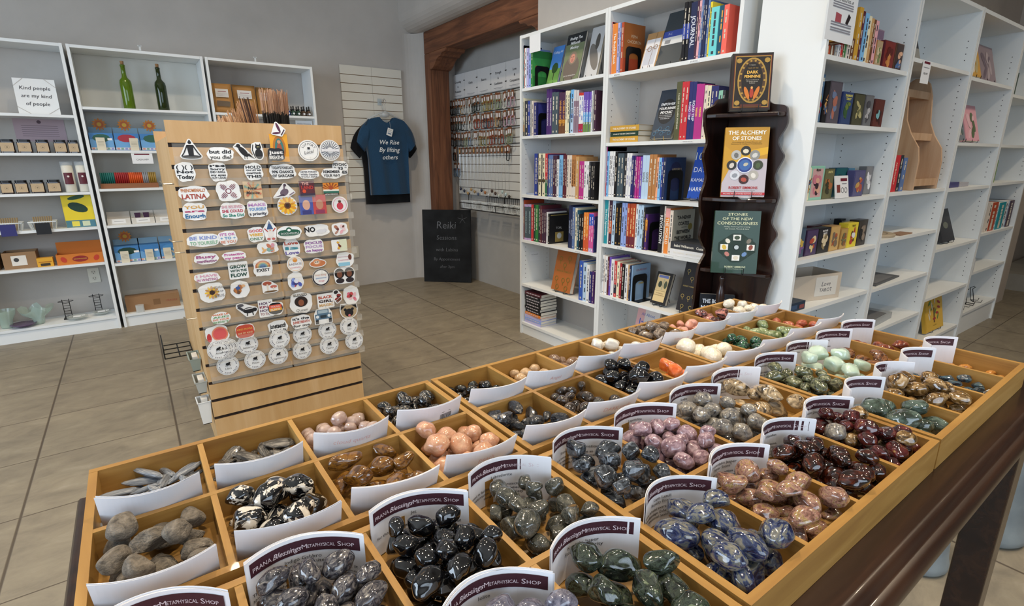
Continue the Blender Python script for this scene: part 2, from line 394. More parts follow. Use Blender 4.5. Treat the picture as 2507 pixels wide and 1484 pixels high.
# ------------------------------------------------------------------ cards
PAPER=mat('#e6e6ea',.6,sub=0); MAR=mat('#3f1d27',.55); INK=mat('#2a2a30',.7); LT=mat('#d9c9cf',.6); PINK=mat('#e3b3ae',.8)
def curve3(L,C,Rr,t):
    return L*(2*t*t-3*t+1)+C*(4*t-4*t*t)+Rr*(2*t*t-t)
CARDY={}
def card(r,c,label,yl,yc,yr,lines=(),rnd=None,extra=None,top=.0235,lean=0.0):
    x0,x1,y0,y1=cell(r,c); rnd=random.Random(r*40+c); yl+=rnd.uniform(-.002,.004)*(1 if r<2 else -1); yr+=rnd.uniform(-.002,.004)*(1 if r<2 else -1); CARDY[(r,c)]=(x0,x1-x0,yl,yc,yr); top=.0235; lean=-.35 if r<2 else 0
    base=ZB+.0125; hgt=ZT+top-base; w=(x1-x0)*.965-.002
    front=r>=2; n=3+rnd.randint(0,2)
    t=empty('info_card',label,'card',((x0+x1)/2,(y0+y1)/2,base),0,'paper information cards standing in the trays')
    def place(o): o.location=(-(x0+x1)/2,-(y0+y1)/2,-base); return o
    def S3(u,v,d,dx=0,dz=0):   # u 0..1 across, v height, d = offset towards the viewer
        y=curve3(yl,yc,yr,u); return (x0+.001+w*u+dx,y-d+lean*v,base+v+dz)
    for k in range(n):
        g=G(); N=18; d=-k*.0006 ; dx=rnd.uniform(-.0007,.0007); dz=0 if k==0 else rnd.uniform(-.0012,.0012); dz=max(dz,-.0) if k else 0
        vs=[];fs=[]
        for dd in (d+.00015,d-.00015):
            for i in range(N+1):
                for v in (0,hgt): vs.append(S3(i/N,v,dd,dx,dz))
        m_=2*(N+1)
        for i in range(N):
            a=2*i; fs+= [(a,a+2,a+3,a+1),(m_+a,m_+a+1,m_+a+3,m_+a+2),(a+1,a+3,m_+a+3,m_+a+1),(a,m_+a,m_+a+2,a+2)]
        fs+=[(0,1,m_+1,m_),(2*N,m_+2*N,m_+2*N+1,2*N+1)]
        g.add(vs,fs,PAPER); place(g.obj('sheet',None,t,smooth=False))
    sgn=1 if front else -1; d0=.0005 if front else -(n*.0006+.0003)
    g=G(); N=18; b0,b1=hgt-.0165,hgt-.0035
    U=(lambda u:u) if front else (lambda u:1-u)
    vs=[];fs=[]
    for i in range(N+1):
        u=.035+.93*i/N
        for v in (b0,b1): vs.append(S3(U(u),v,d0))
    for i in range(N): fs.append((2*i,2*i+2,2*i+3,2*i+1))
    g.add(vs,fs,MAR); bo=place(g.obj('banner',None,t))
    g=G(); f=lambda A,B: S3(U(A/w),B,d0+sgn*.0002)
    bm=(b0+b1)/2-.0005
    text(g,'PRANA',w*.145,bm-.0006,LT,h=.0042,w=w*.17,fn=f)
    text(g,'Blessings',w*.375,bm-.0003,LT,h=.0050,w=w*.25,shear=.35,bold=.012,fn=f)
    text(g,'M',w*.525,bm,LT,h=.0045,fn=f); text(g,'ETAPHYSICAL',w*.665,bm-.0004,LT,h=.0034,w=w*.225,fn=f)
    text(g,'S',w*.812,bm,LT,h=.0047,fn=f); text(g,'HOP',w*.878,bm-.0004,LT,h=.0034,w=w*.09,fn=f)
    g.obj('lettering',None,bo); g=G()
    for i,s in enumerate(lines):
        if not s: continue
        hh=.0035 if i<2 else .0031; y=b0-.0050-.0050*i-(0.0 if i<2 else .002)
        if i<2: text(g,s,w*.5,y,INK,h=hh,fn=f,shear=.0)
        else: text(g,s,w*.5,y,INK,h=hh,fn=f,fit=w*.95,bold=.008)
    if g.v: place(g.obj('printed_text',None,t))
    if extra:
        g=G(); f2=lambda A,B: S3(A/w,B,.0005); extra(g,f2,w,hgt); place(g.obj('marking',None,t))
    return t
def scrib(word,u=.6):
    def e(g,f,w,h): text(g,word,w*u,h-.014,PINK,h=.006,shear=.2,fn=f,bold=-.01)
    return e
def barcode(g,f,w,h):
    rr=random.Random(3)
    x=w*.60
    while x<w*.8:
        b=rr.choice([.0004,.0007,.001]); g.add([f(x,h-.024),f(x+b,h-.024),f(x+b,h-.016),f(x,h-.016)],[(0,1,2,3)],INK); x+=b+rr.choice([.0005,.0008])
    g.add([f(w*.62,h-.0135),f(w*.78,h-.0135),f(w*.78,h-.0128),f(w*.62,h-.0128)],[(0,1,2,3)],INK)
BK=['blade shaped blue-grey crystals','flaky dark mica','clear pale quartz','banded black stones','small glossy black stones','small tan stones','brown oval stones','white selenite','smoky clear stones','pink rose quartz','pink and black stones at the rear','white howlite']
BK2=['rough grey stones','black and white zebra stones','golden brown tiger eye','peach stones','raw black stones','smoky dark stones','large glossy black stones','orange carnelian','cream egg stones','dark green stones','light green stones','small red stones']
scr={3:barcode,2:scrib('cloud quartz',.45),5:scrib('Angel',.45),8:scrib('smoky qtz',.4)}
for c in range(12):
    card(0,c,'white card back curved along the divider, compartment of '+BK[c],.605,.5850,.594,extra=scr.get(c))
    card(1,c,'white card back curving towards the viewer, in the compartment of '+BK2[c],.4745,.4575,.463,extra={5:scrib('DARK smoky',.5),3:scrib('peach',.5),6:scrib('onyx',.6),7:scrib('carnelian',.6)}.get(c))
CT2={0:[],1:['Indigo Gabbro','"Mystic Merlinite"','This is a stone of magic and spiritual evolution. It is','said to carry the energy of Merlin the Magician. It','strengthens and balances the body'],2:['Jet','','for those who need aid in overcoming grief','a grounding stone'],3:['Labradorite','','used in facilitating astral projection. Stone of','transformation, promotes intellectual, intuitive','thought, reduces anxiety'],
4:['Larvikite','Stone of Transformation','is a stone said to give one an ability','to see the world surrounding','people. It is a stone of'],5:['Lepidolite'],6:['Lolite','','linked to heightened intuition and','clarity and insight. Ideal for','your clear vision, facilitating','Embrace'],7:['Moonstone','Stone for new beginnings.','brings harmony while supporting','the work'],8:['Nephrite Jade','','protection stone which','you may'],9:['Opalite'],10:['(Madagascar)','','Stone, sometimes'],11:['Jasper','','stone of']}
CT3={2:['Iolite','','powers'],3:['Kambaba Jasper','Stone of Prosperity'],4:['Lapis Lazuli','Royalty Energy','is the stone of total awareness. Releases one','from bondage. Enhances insight,','emotional healing and'],5:['Leopardskin Jasper','"Jaguar Stone"','gives strength to take action gracefully','used for protection and to','your needs'],6:['Obsidian','','native stone,','eases tension. Its energy','helps during personal','healing crystal for'],7:['Mookaite (Jasper)','','provides care'],8:['Agate','','considered to be','and is','agate'],9:['Tiger','',''],10:['','',''],11:['','','work on loyalty,','help in them','vision, and']}
N2=['a card banner at the lower left corner','Indigo Gabbro','Jet','Labradorite','Larvikite','lilac lepidolite stones','grey round Lolite stones','Moonstone','Nephrite Jade','glassy pale green stones','Madagascar brown stones','red jasper at the far rear']
N3={2:'Iolite',3:'Kambaba Jasper',4:'Lapis Lazuli',5:'Leopardskin Jasper',6:'reddish brown obsidian',7:'Mookaite Jasper',8:'dark green agates',9:'brown and cream pebbles',10:'blue and purple raw bits',11:'a few tan chips'}
for c in range(12):
    card(2,c,'white info card with maroon shop banner, behind '+N2[c] if c>4 else 'white info card with maroon shop banner, about '+N2[c],.4095,.4165,.386,CT2[c])
for c in range(2,12):
    card(3,c,'white info card with maroon shop banner, nearest row, behind '+N3[c],.275-.0012*max(0,c-5),.288,.257,CT3[c])
# ================================================================== STONES
import bmesh
def stone_mesh(kind,seed,lvl=3):
    rr=random.Random(hash((kind,seed))&0xffff if 0 else seed*101+sum(map(ord,kind)))
    bm=bmesh.new(); bmesh.ops.create_icosphere(bm,subdivisions=lvl,radius=1)
    off=Vector((rr.uniform(0,50),)*3)
    pl=[]; npl={'egg':0,'chunk':9,'raw':14,'shard':10,'cube':8}[kind]
    for i in range(npl):
        d=Vector((rr.gauss(0,1),rr.gauss(0,1),rr.gauss(0,1))).normalized(); pl.append((d,rr.uniform(.62,.9)))
    if kind=='cube':
        for ax in range(3):
            for s in (1,-1):
                d=Vector((rr.uniform(-.2,.2),)*3); d[ax]=s; pl.append((d.normalized(),rr.uniform(.62,.75)))
    kk={'egg':1,'chunk':10,'raw':60,'shard':40,'cube':18}[kind]
    for v in bm.verts:
        d=v.co.normalized(); q=0
        for n_,dd in pl:
            c=d.dot(n_)
            if c>0: q+=(c/dd)**kk
        r=min(1.0,(q**(-1/kk)) if q>0 else 1.0)
        if q>0: r=(q+1.0)**(-1/kk)
        a=.09 if kind=='egg' else .03
        r*=1+a*(noise.noise(d*1.3+off))*2
        if kind in('raw','shard'): r*=1+.05*noise.noise(d*6+off)
        v.co=d*r
    me=bpy.data.meshes.new('stone_'+kind); bm.to_mesh(me); bm.free()
    if kind not in('raw','shard'): me.polygons.foreach_set('use_smooth',[True]*len(me.polygons))
    return me
def smat(name,stops,scale=1.6,detail=5,dist=.6,rough=.12,coat=.6,trans=0,sub=0,vein=None,stretch=(1,1,1),bump=0,ior=1.5,interp='LINEAR',warp=0):
    t=NT(name,Roughness=rough,Coat_Weight=coat,Coat_Roughness=.05,IOR=ior)
    t.b.inputs['Transmission Weight'].default_value=trans; t.b.inputs['Subsurface Weight'].default_value=sub
    t.b.inputs['Subsurface Radius'].default_value=(.006,.006,.006); t.b.inputs['Subsurface Scale'].default_value=1
    v=t.coord(stretch,rnd=True); a=t.noise(v,scale,detail,.6,dist); c=t.ramp(a,stops,interp)
    if vein:
        w=t.noise(v,vein[1],3,.6,2.0); ab=t.n('ShaderNodeMath',operation='ABSOLUTE'); sb=t.n('ShaderNodeMath',operation='SUBTRACT'); t.l(w,sb.inputs[0]); sb.inputs[1].default_value=.5; t.l(sb.outputs[0],ab.inputs[0])
        c=t.mix(t.ramp(ab.outputs[0],[(0,'#ffffff'),(vein[2],'#000000')]),c,vein[0])
    t.col(c)
    if bump: t.bump(t.noise(v,scale*4,4),bump,.004)
    return t.m
MS=dict(
 kyan=smat('blade_crystal',[(.3,'#3a4048'),(.5,'#6d7580'),(.62,'#8a8f96'),(.75,'#b09a80')],1.5,5,.6,.35,.3,stretch=(.4,3,3)),
 mica=smat('dark_mica',[(.35,'#1a1a1c'),(.5,'#3a3836'),(.7,'#8b8780')],2,6,.5,.35,.3,stretch=(.6,3,3)),
 clear=smat('clear_quartz',[(.3,'#c4a8a0'),(.6,'#dcc8c0'),(.75,'#f0e6e0')],1.2,3,.5,.06,1,trans=.45,sub=.3),
 band=smat('banded_black',[(.42,'#0c0d10'),(.52,'#23252a'),(.58,'#8c8478'),(.62,'#1c1d22'),(.8,'#3b4048')],1.1,3,1.2,.1,.8,stretch=(.6,2.2,1)),
 black=smat('glossy_black',[(.3,'#050506'),(.75,'#15161a')],2,3,.3,.07,1),
 tan=smat('tan_stone',[(.3,'#a98a68'),(.6,'#c2a684'),(.8,'#8a6a50')],1.5,4,.5,.15,.6),
 brown=smat('striped_brown',[(.35,'#5a4234'),(.5,'#8a7260'),(.62,'#6a5040'),(.75,'#a59380')],1.2,3,1,.15,.6,stretch=(.5,2.5,1)),
 sel=smat('white_selenite',[(.3,'#d8d2c6'),(.6,'#f2eee6'),(.8,'#ffffff')],1.3,3,.4,.12,.6,trans=.15,sub=.4,stretch=(.3,2,2)),
 smoky=smat('smoky_clear',[(.35,'#57493f'),(.5,'#8a7a6c'),(.7,'#b8aa98')],1.6,5,1,.08,1,trans=.25),
 rose=smat('rose_quartz',[(.3,'#cf9484'),(.6,'#e0ab9c'),(.8,'#ecc6b8')],1.2,3,.4,.1,.8,trans=.1,sub=.4),
 rhod=smat('pink_black',[(.38,'#1d1516'),(.46,'#4a3030'),(.54,'#9a625c'),(.75,'#c0857a')],1.5,5,1,.12,.7),
 howl=smat('white_howlite',[(.35,'#cfc8b8'),(.7,'#e9e4d8')],1.4,4,.5,.15,.6,vein=('#6f6a62',1.6,.018)),
 rough=smat('rough_grey',[(.3,'#3e3932'),(.5,'#696156'),(.7,'#857c6f')],2.2,8,.5,.8,.0,bump=.5),
 zebra=smat('zebra_stone',[(.0,'#0e0f12'),(.53,'#0e0f12'),(.545,'#55524e'),(.56,'#cfc8bb'),(1,'#dedad0')],.85,4,1.0,.08,1,stretch=(.8,1.6,1.1)),
 tiger=smat('tiger_eye',[(.3,'#2a190c'),(.45,'#5a3a18'),(.6,'#80581f'),(.75,'#5a3a1a')],1.3,4,.5,.1,.9,stretch=(3,.5,3)),
 peach=smat('peach_stone',[(.3,'#b37a5c'),(.55,'#c4977a'),(.75,'#d2b294')],1.5,5,.6,.2,.5,vein=('#8a6a58',3,.008)),
 rawblk=smat('raw_black',[(.3,'#0e1014'),(.6,'#23262e'),(.72,'#3a3a40'),(.85,'#77736e')],1.8,6,.8,.25,.4,vein=('#6c6a68',1.6,.012)),
 smkd=smat('smoky_dark',[(.35,'#16120f'),(.55,'#3a3029'),(.75,'#6e6258')],1.2,3,.5,.08,1),
 carn=smat('carnelian',[(.3,'#c2521c'),(.6,'#e07a3a'),(.8,'#eda46a')],1.2,3,.5,.08,1,sub=.3),
 egg=smat('cream_egg',[(.3,'#d8cdb6'),(.7,'#ece5d4')],1.4,4,.5,.25,.4,vein=('#b0a084',1.5,.012)),
 dgrn=smat('dark_green',[(.35,'#0f1a16'),(.48,'#1d3a2c'),(.6,'#356b4c'),(.75,'#132019')],1.8,6,.8,.08,1),
 lgrn=smat('light_green',[(.3,'#4f5a38'),(.5,'#7c8c62'),(.7,'#a8b088'),(.8,'#5f4a34')],1.6,5,.8,.12,.8),
 red=smat('red_stone',[(.3,'#7a3226'),(.55,'#a85a40'),(.75,'#c69070')],1.5,4,.6,.15,.6),
 gabb=smat('indigo_gabbro',[(.36,'#17171a'),(.48,'#3a383e'),(.58,'#64605f'),(.72,'#8f8a80')],2.2,7,1.1,.1,.8),
 labr=smat('labradorite',[(.35,'#262824'),(.55,'#40413b'),(.75,'#636258')],1.2,5,.6,.12,.8,vein=('#b0aa98',2.0,.006)),
 larv=smat('larvikite',[(.38,'#14161a'),(.5,'#2f343a'),(.62,'#5a6068'),(.75,'#878a88')],2.6,8,.8,.1,.8),
 lepi=smat('lepidolite',[(.33,'#5a434c'),(.48,'#8a6e76'),(.62,'#a9929a'),(.78,'#c9bab6')],1.7,7,.7,.15,.7,interp='LINEAR'),
 loli=smat('grey_round',[(.33,'#3a3a3e'),(.46,'#6e6a66'),(.6,'#8f897c'),(.76,'#b4ab98')],1.4,6,1.2,.14,.7),
 moon=smat('moonstone',[(.33,'#2e2822'),(.42,'#6b5c48'),(.56,'#b09a78'),(.75,'#d2c2a4')],1.1,4,1.4,.1,.9,stretch=(2,.7,1)),
 jade=smat('nephrite',[(.36,'#1e211a'),(.48,'#4a4e38'),(.6,'#75785a'),(.75,'#a7a68c')],1.6,6,.9,.12,.8),
 opal=smat('opalite',[(.3,'#c0d8c6'),(.6,'#d6e8d8'),(.8,'#e8f2dc')],1.0,2,.3,.05,1,trans=.3,sub=.6),
 mada=smat('brown_petrified',[(.35,'#3d261a'),(.5,'#704830'),(.65,'#94683f'),(.8,'#b39878')],1.6,6,.8,.12,.8,stretch=(.7,2,1)),
 redj=smat('red_jasper_far',[(.4,'#5c281c'),(.6,'#8a4a34'),(.8,'#b48a70')],1.2,5,.8,.1,.8),
 iol=smat('iolite',[(.35,'#3a3a4a'),(.55,'#6b6a78'),(.75,'#9a96a0')],1.4,5,.7,.12,.8,stretch=(2,.8,1)),
 kamb=smat('kambaba',[(.38,'#0f120f'),(.46,'#232a22'),(.53,'#3c463a'),(.58,'#1c211b'),(.66,'#56614c'),(.8,'#7c876e')],1.6,5,1.6,.09,.9),
 lapis=smat('lapis',[(.32,'#0f1226'),(.42,'#1d2548'),(.48,'#353f5e'),(.54,'#66665f'),(.78,'#918a7a')],1.7,7,1.0,.1,.9,stretch=(.9,1.5,1)),
 leop=smat('leopardskin',[(.34,'#4a3628'),(.44,'#80584a'),(.52,'#a07c6c'),(.62,'#92793f'),(.76,'#b8a690')],2.2,8,.7,.14,.8,vein=('#3a2a22',3.5,.03)),
 obsi=smat('mahogany_obsidian',[(.40,'#0e0706'),(.52,'#2d120b'),(.68,'#5a2614')],1.3,5,1,.06,1),
 mook=smat('mookaite',[(.40,'#240c0c'),(.54,'#451616'),(.66,'#5c2420'),(.74,'#8a6a28'),(.82,'#b5a684')],.8,3,1,.07,1),
 agat=smat('moss_agate',[(.35,'#20291f'),(.5,'#3c4a42'),(.65,'#5e7068'),(.8,'#90a59a')],1.2,5,.8,.08,1),
 tigr=smat('brown_cream',[(.36,'#2a1d10'),(.5,'#6a4f28'),(.6,'#9a7f58'),(.78,'#cdbfa6')],1.0,5,1,.08,1),
 blue=smat('blue_purple_raw',[(.36,'#1c1a20'),(.48,'#2a3844'),(.58,'#3c5c6c'),(.68,'#6a6034'),(.8,'#4c2c44')],1.4,6,.8,.3,.5),
 chip=smat('tan_chip',[(.35,'#a86a2c'),(.7,'#c89048')],1.5,4,.5,.15,.6))
SN={'kyan': 'kyanite_blade', 'mica': 'mica_flake', 'clear': 'quartz_stone', 'band': 'banded_stone', 'black': 'black_stone', 'tan': 'tan_stone', 'brown': 'brown_stone', 'sel': 'selenite_stone', 'smoky': 'smoky_quartz', 'rose': 'rose_quartz', 'rhod': 'rhodonite_stone', 'howl': 'howlite_stone', 'rough': 'rough_stone', 'zebra': 'zebra_stone', 'tiger': 'tiger_eye_stone', 'peach': 'peach_stone', 'rawblk': 'raw_black_stone', 'smkd': 'smoky_stone', 'carn': 'carnelian_stone', 'egg': 'cream_stone', 'dgrn': 'dark_green_stone', 'lgrn': 'green_stone', 'red': 'red_stone', 'gabb': 'gabbro_stone', 'labr': 'labradorite_stone', 'larv': 'larvikite_stone', 'lepi': 'lepidolite_stone', 'loli': 'grey_stone', 'moon': 'moonstone', 'jade': 'jade_stone', 'opal': 'opalite_stone', 'mada': 'petrified_stone', 'redj': 'red_jasper_stone', 'iol': 'iolite_stone', 'kamb': 'kambaba_stone', 'lapis': 'lapis_stone', 'leop': 'jasper_stone', 'obsi': 'obsidian_stone', 'mook': 'mookaite_stone', 'agat': 'agate_stone', 'tigr': 'pebble', 'blue': 'raw_crystal', 'chip': 'stone_chip'}
_sm={}
def smesh(kind,v,lvl):
    k=(kind,v,lvl)
    if k not in _sm: _sm[k]=stone_mesh(kind,v,lvl)
    return _sm[k]
WORDO=['first','second','third','fourth','fifth','sixth','seventh','eighth','ninth','tenth','eleventh','twelfth','thirteenth','fourteenth']
def topx(p):
    q=p-EYE; z=q.dot(CF); return W/2+FPX*q.dot(CR)/z, H/2-FPX*q.dot(CU)/z
def ordlabels(items,desc,where,bands=3):
    """items: [(obj,pos)] -> unique label from the place inside the pile"""
    it=sorted(items,key=lambda a:topx(a[1])[1]); n=len(it)
    nb=1 if n<5 else (2 if n<9 else bands)
    names={1:[''],2:['rear','front'],3:['rear','middle','front'],4:['rearmost','upper middle','lower middle','front']}[nb]
    for b in range(nb):
        row=sorted(it[b*n//nb:(b+1)*n//nb],key=lambda a:topx(a[1])[0])
        for i,(o,_) in enumerate(row):
            w=('leftmost' if i==0 else 'rightmost' if i==len(row)-1 else WORDO[i]+' from left')
            o['label']='%s, %s%s'%(desc,w,(', '+names[b]+' row of its compartment') if names[b] else ' in its compartment')
def fill(r,c,mk,kind,n0,size,desc,cu=.5,cv=.5,su=.5,sv=.5,asp=(1,.78,.66),lvl=3,vary=.18,ztop=.03,name='tumbled_stone',up=0,clear=.0,extra=()):
    rr=random.Random(r*100+c*7+3); x0,x1,y0,y1=cell(r,c)
    # leave room for the card
    cy=CARDY.get((r,c))
    m=MS[mk]; placed=[]; items=[]; n=int(n0*(1.5 if r<2 else 1.6)); zf=ZB+.0112
    grp='%s in one compartment'%desc
    for i in range(n):
        k=(1+rr.uniform(-vary,vary))*(.96 if r<2 else .9); s=[size*.001*k*a*rr.uniform(.92,1.08) for a in asp]
        rxy=(s[0]*s[1])**.5*.97; rz_=(rxy*1.1+s[2])/2*.92; rad=(rxy+rz_)/2
        best=None
        for t in range(60):
            u=min(1,max(0,rr.gauss(cu,su*.5) if su<.9 else rr.random())); v=min(1,max(0,rr.gauss(cv,sv*.5) if sv<.9 else rr.random()))
            mx=(s[0]+s[1])*.475
            x=x0+mx+(x1-x0-2*mx)*u; y=y0+mx+(y1-y0-2*mx)*v; z=zf+s[2]
            if cy:
                yc_=[curve3(cy[2],cy[3],cy[4],min(1,max(0,(x+q_*mx-cy[0])/cy[1]))) for q_ in (-1,0,1)]
                if (r<2 and y-mx*1.02<max(yc_)) or (r>=2 and y+mx*1.02>min(yc_)-.0035): continue
            for (px_,py_,pz_,pr,ps) in placed:
                dd=(px_-x)**2+(py_-y)**2; q=(pr+rxy)**2
                if dd<q: z=max(z,pz_+(ps+s[2])*math.sqrt(1-dd/q)*.97)
            sc=z+rr.uniform(0,.004)
            if best is None or sc<best[0]: best=(sc,x,y,z)
        if best is None: continue
        _,x,y,z=best
        if z+s[2]*.6>ZT+ztop-.014: continue
        placed.append((x,y,z,rxy,s[2]))
        kd=kind if isinstance(kind,str) else rr.choice(kind)
        o=bpy.data.objects.new(SN[mk],smesh(kd,rr.randint(0,4),lvl)); COL.objects.link(o)
        if not o.data.materials: o.data.materials.append(None)
        o.material_slots[0].link='OBJECT'; o.material_slots[0].material=MS[mk] if not extra or rr.random()>.25 else MS[rr.choice(extra)]
        o.location=(x,y,z); o.scale=s; tl=.35 if z>zf+s[2]+.002 else .08
        o.rotation_euler=(rr.uniform(-tl,tl),rr.uniform(-tl,tl)+up,rr.uniform(0,6.28))
        o['category']='stone'; o['group']=grp; items.append((o,Vector((x,y,z))))
    ordlabels(items,desc,'in its compartment')
    return items
F=fill
E4=4
F(0,0,'kyan','shard',26,17,'blue-grey blade shaped crystal',.45,.4,.6,.5,(1.2,.3,.22),vary=.3)
F(0,1,'mica','shard',20,18,'flaky dark mica piece',.5,.45,.7,.5,(1.2,.5,.18),vary=.3)
F(0,2,'clear','egg',18,10.5,'translucent pale pink quartz stone',.55,.45,.9,.6,(1,.85,.75))
F(0,3,'band','egg',17,12,'polished banded black stone',.55,.4,.9,.7,(1,.82,.75))
F(0,4,'black','egg',17,10,'small round glossy black stone',.5,.45,.9,.7,(1,.85,.8))
F(0,5,'tan','egg',11,10.5,'small tan polished stone',.35,.5,.5,.5,(1,.85,.8))
F(0,6,'brown','egg',9,13.5,'striped brown oval stone',.45,.5,.6,.5,(1.15,.75,.65))
F(0,7,'sel',['egg','cube'],7,15.5,'white satin polished stone',.45,.55,.5,.5,(1.1,.75,.7))
F(0,8,'smoky','raw',14,14,'smoky clear rough stone',.5,.5,.9,.6,(1.1,.85,.7))
F(0,9,'rose','chunk',13,12.5,'pale pink rose quartz stone',.5,.55,.8,.5,(1.1,.8,.7))
F(0,10,'rhod','chunk',8,17,'pink and black polished stone',.5,.45,.9,.6,(1.1,.85,.7))
F(0,11,'howl','egg',14,13,'white howlite stone with grey veins',.5,.5,.9,.6,(1.05,.85,.75))
F(1,0,'rough',['raw','chunk'],12,15.5,'rough dull grey stone',.5,.4,.95,.8,(1.05,.8,.65),lvl=4)
F(1,1,'zebra','egg',15,17.5,'polished black and white striped stone',.55,.5,.95,.95,(1,.8,.7),lvl=4)
F(1,2,'tiger',['chunk','cube'],10,17,'golden brown banded tiger eye stone',.55,.4,.95,.6,(1.15,.72,.6),lvl=4)
F(1,3,'peach','egg',11,14,'peach coloured speckled stone',.5,.4,.9,.6,(1,.88,.75),lvl=4)
F(1,4,'rawblk',['raw','chunk'],13,14,'raw black stone with grey veins',.5,.4,.95,.7,(1.1,.75,.65))
F(1,5,'smkd',['egg','chunk'],17,11.5,'dark smoky polished stone',.5,.45,.95,.7,(1,.85,.75))
F(1,6,'black',['egg','chunk'],22,15,'large glossy black stone',.5,.5,.95,.95,(1.05,.85,.75),lvl=4,ztop=.035)
F(1,7,'carn','cube',4,18,'translucent orange carnelian stone',.25,.4,.3,.3,(1.05,.85,.75))
F(1,8,'egg','egg',8,16,'cream egg shaped stone',.35,.6,.5,.5,(1.05,.85,.8))
F(1,9,'dgrn','egg',13,13,'dark green mottled polished stone',.5,.5,.95,.7,(1,.82,.75))
F(1,10,'lgrn','egg',16,12.5,'light green mottled polished stone',.5,.5,.95,.8,(1.1,.8,.7))
F(1,11,'red','egg',9,12,'small red and tan stone',.4,.45,.7,.5,(1.1,.8,.7))
F(2,1,'gabb',['egg','chunk'],24,14.5,'grey and purple mottled gabbro stone',.5,.5,.95,.95,(1.1,.75,.68),lvl=4)
F(2,2,'black',['egg','egg','chunk'],28,14.5,'shiny black jet stone',.5,.5,.95,.95,(1.05,.82,.7),lvl=4,ztop=.036)
F(2,3,'labr',['chunk','egg','cube'],22,14.5,'grey green labradorite stone',.5,.55,.95,.9,(1.1,.82,.68),lvl=4)
F(2,4,'larv',['chunk','cube'],20,15.5,'dark speckled larvikite stone',.5,.6,.95,.9,(1.1,.9,.75),lvl=4,ztop=.036)
F(2,5,'lepi','egg',27,13.5,'lilac mottled lepidolite stone',.5,.5,.95,.95,(1.05,.82,.75),lvl=4)
F(2,6,'loli','egg',20,14.5,'grey and cream round polished stone',.5,.5,.95,.95,(1.02,.9,.8),lvl=4)
F(2,7,'moon','chunk',6,24,'large brown and tan moonstone',.55,.45,.5,.4,(1.15,.8,.6),lvl=4)
F(2,8,'jade',['egg','chunk'],20,13.5,'olive green mottled jade stone',.5,.5,.95,.95,(1.1,.85,.72))
F(2,9,'opal','cube',12,20,'glassy pale green opalite chunk',.5,.5,.9,.9,(1.1,.85,.75),ztop=.035)
F(2,10,'mada','raw',8,17,'brown banded petrified stone',.5,.5,.95,.9,(1.15,.8,.6))
F(2,11,'redj',['egg','chunk'],6,17,'red brown glossy stone',.5,.5,.95,.9,(1.15,.8,.6))
F(3,2,'iol','egg',18,16,'grey violet iolite stone',.7,.75,.7,.5,(1.1,.75,.68),lvl=4,ztop=.032)
F(3,3,'kamb',['chunk','egg'],17,19,'dark green kambaba stone with rings',.5,.55,.95,.95,(1.1,.85,.72),lvl=4,ztop=.036)
F(3,4,'lapis',['egg','chunk'],18,17,'blue and grey lapis stone',.5,.5,.95,.95,(1.1,.85,.75),lvl=4,ztop=.034)
F(3,5,'leop',['egg','chunk'],18,15.5,'pink and ochre speckled jasper stone',.5,.5,.95,.95,(1.12,.85,.7),lvl=4)
F(3,6,'obsi','egg',24,14,'dark reddish brown obsidian stone',.5,.5,.95,.95,(1.12,.82,.72),lvl=4)
F(3,7,'mook','egg',26,13,'dark maroon mookaite stone',.5,.5,.95,.95,(1.08,.85,.75),lvl=4,extra=('tigr','loli'))
F(3,8,'agat','egg',7,18.5,'green grey moss agate stone',.6,.5,.95,.9,(1.1,.85,.68),lvl=4)
F(3,9,'tigr',['egg','chunk'],15,16.5,'brown and cream polished pebble',.5,.5,.95,.9,(1.1,.85,.7))
F(3,10,'blue','raw',16,11,'blue and purple raw crystal bit',.5,.5,.95,.9,(1.1,.8,.6))
F(3,11,'chip','shard',8,11,'small tan chip',.7,.5,.5,.5,(1.1,.7,.5))
# ================================================================== STICKER STAND
MAPLE=wood('maple_laminate','#bd9560','#c8a372','#d2b083',2,.35,.5,.5); DKB=mat('#2c1f18',.7); ACR=mat('#f4f2ea',.08,alpha=.07,spec=.6)
SX0,SX1,SY=.144,.798,2.395
st=empty('slatwall_stand','four sided maple slatted display stand covered with stickers','display stand',((SX0+SX1)/2,2.85,0))
def SP(g,n,m=None,b=0): o=g.obj(n,m,st,bevel=b); o.location=(-(SX0+SX1)/2,-2.85,0); return o
SLOT=[1.311-.0805*k for k in range(15)]
def slatwall(x0,x1,y0,y1,z0,z1,slots,ax,m,dk,gr=.016):
    """slabs between slots plus dark groove bottom; ax = thin axis, outer face at the low side"""
    g=G(); zs=[z1]+slots+[z0]
    for i in range(len(zs)-1):
        a=zs[i]-(gr if i else 0); b=zs[i+1]
        g.box(x0,x1,y0,y1,b,a,m)
    if ax==1: g.box(x0+.001,x1-.001,y0+.010,y1+.004,z0,z1-.002,dk)
    else: g.box(x0+.010,x1+.004,y0+.001,y1-.001,z0,z1-.002,dk)
    return g
SP(slatwall(SX0,SX1,SY,SY+.018,0,1.391,SLOT,1,MAPLE,DKB),'front_panel')
SP(G().box(SX0+.001,SX0+.02,SY+.024,3.28,0,1.335,MAPLE),'side_panel'); SP(G().box(SX1-.02,SX1-.001,SY+.024,3.28,0,1.335,MAPLE),'side_panel')
SP(G().box(SX0,SX1,3.282,3.30,0,1.391,MAPLE),'rear_panel'); SP(G().box(SX0+.022,SX1-.022,SY+.026,3.278,1.30,1.318,MAPLE),'top_shelf')
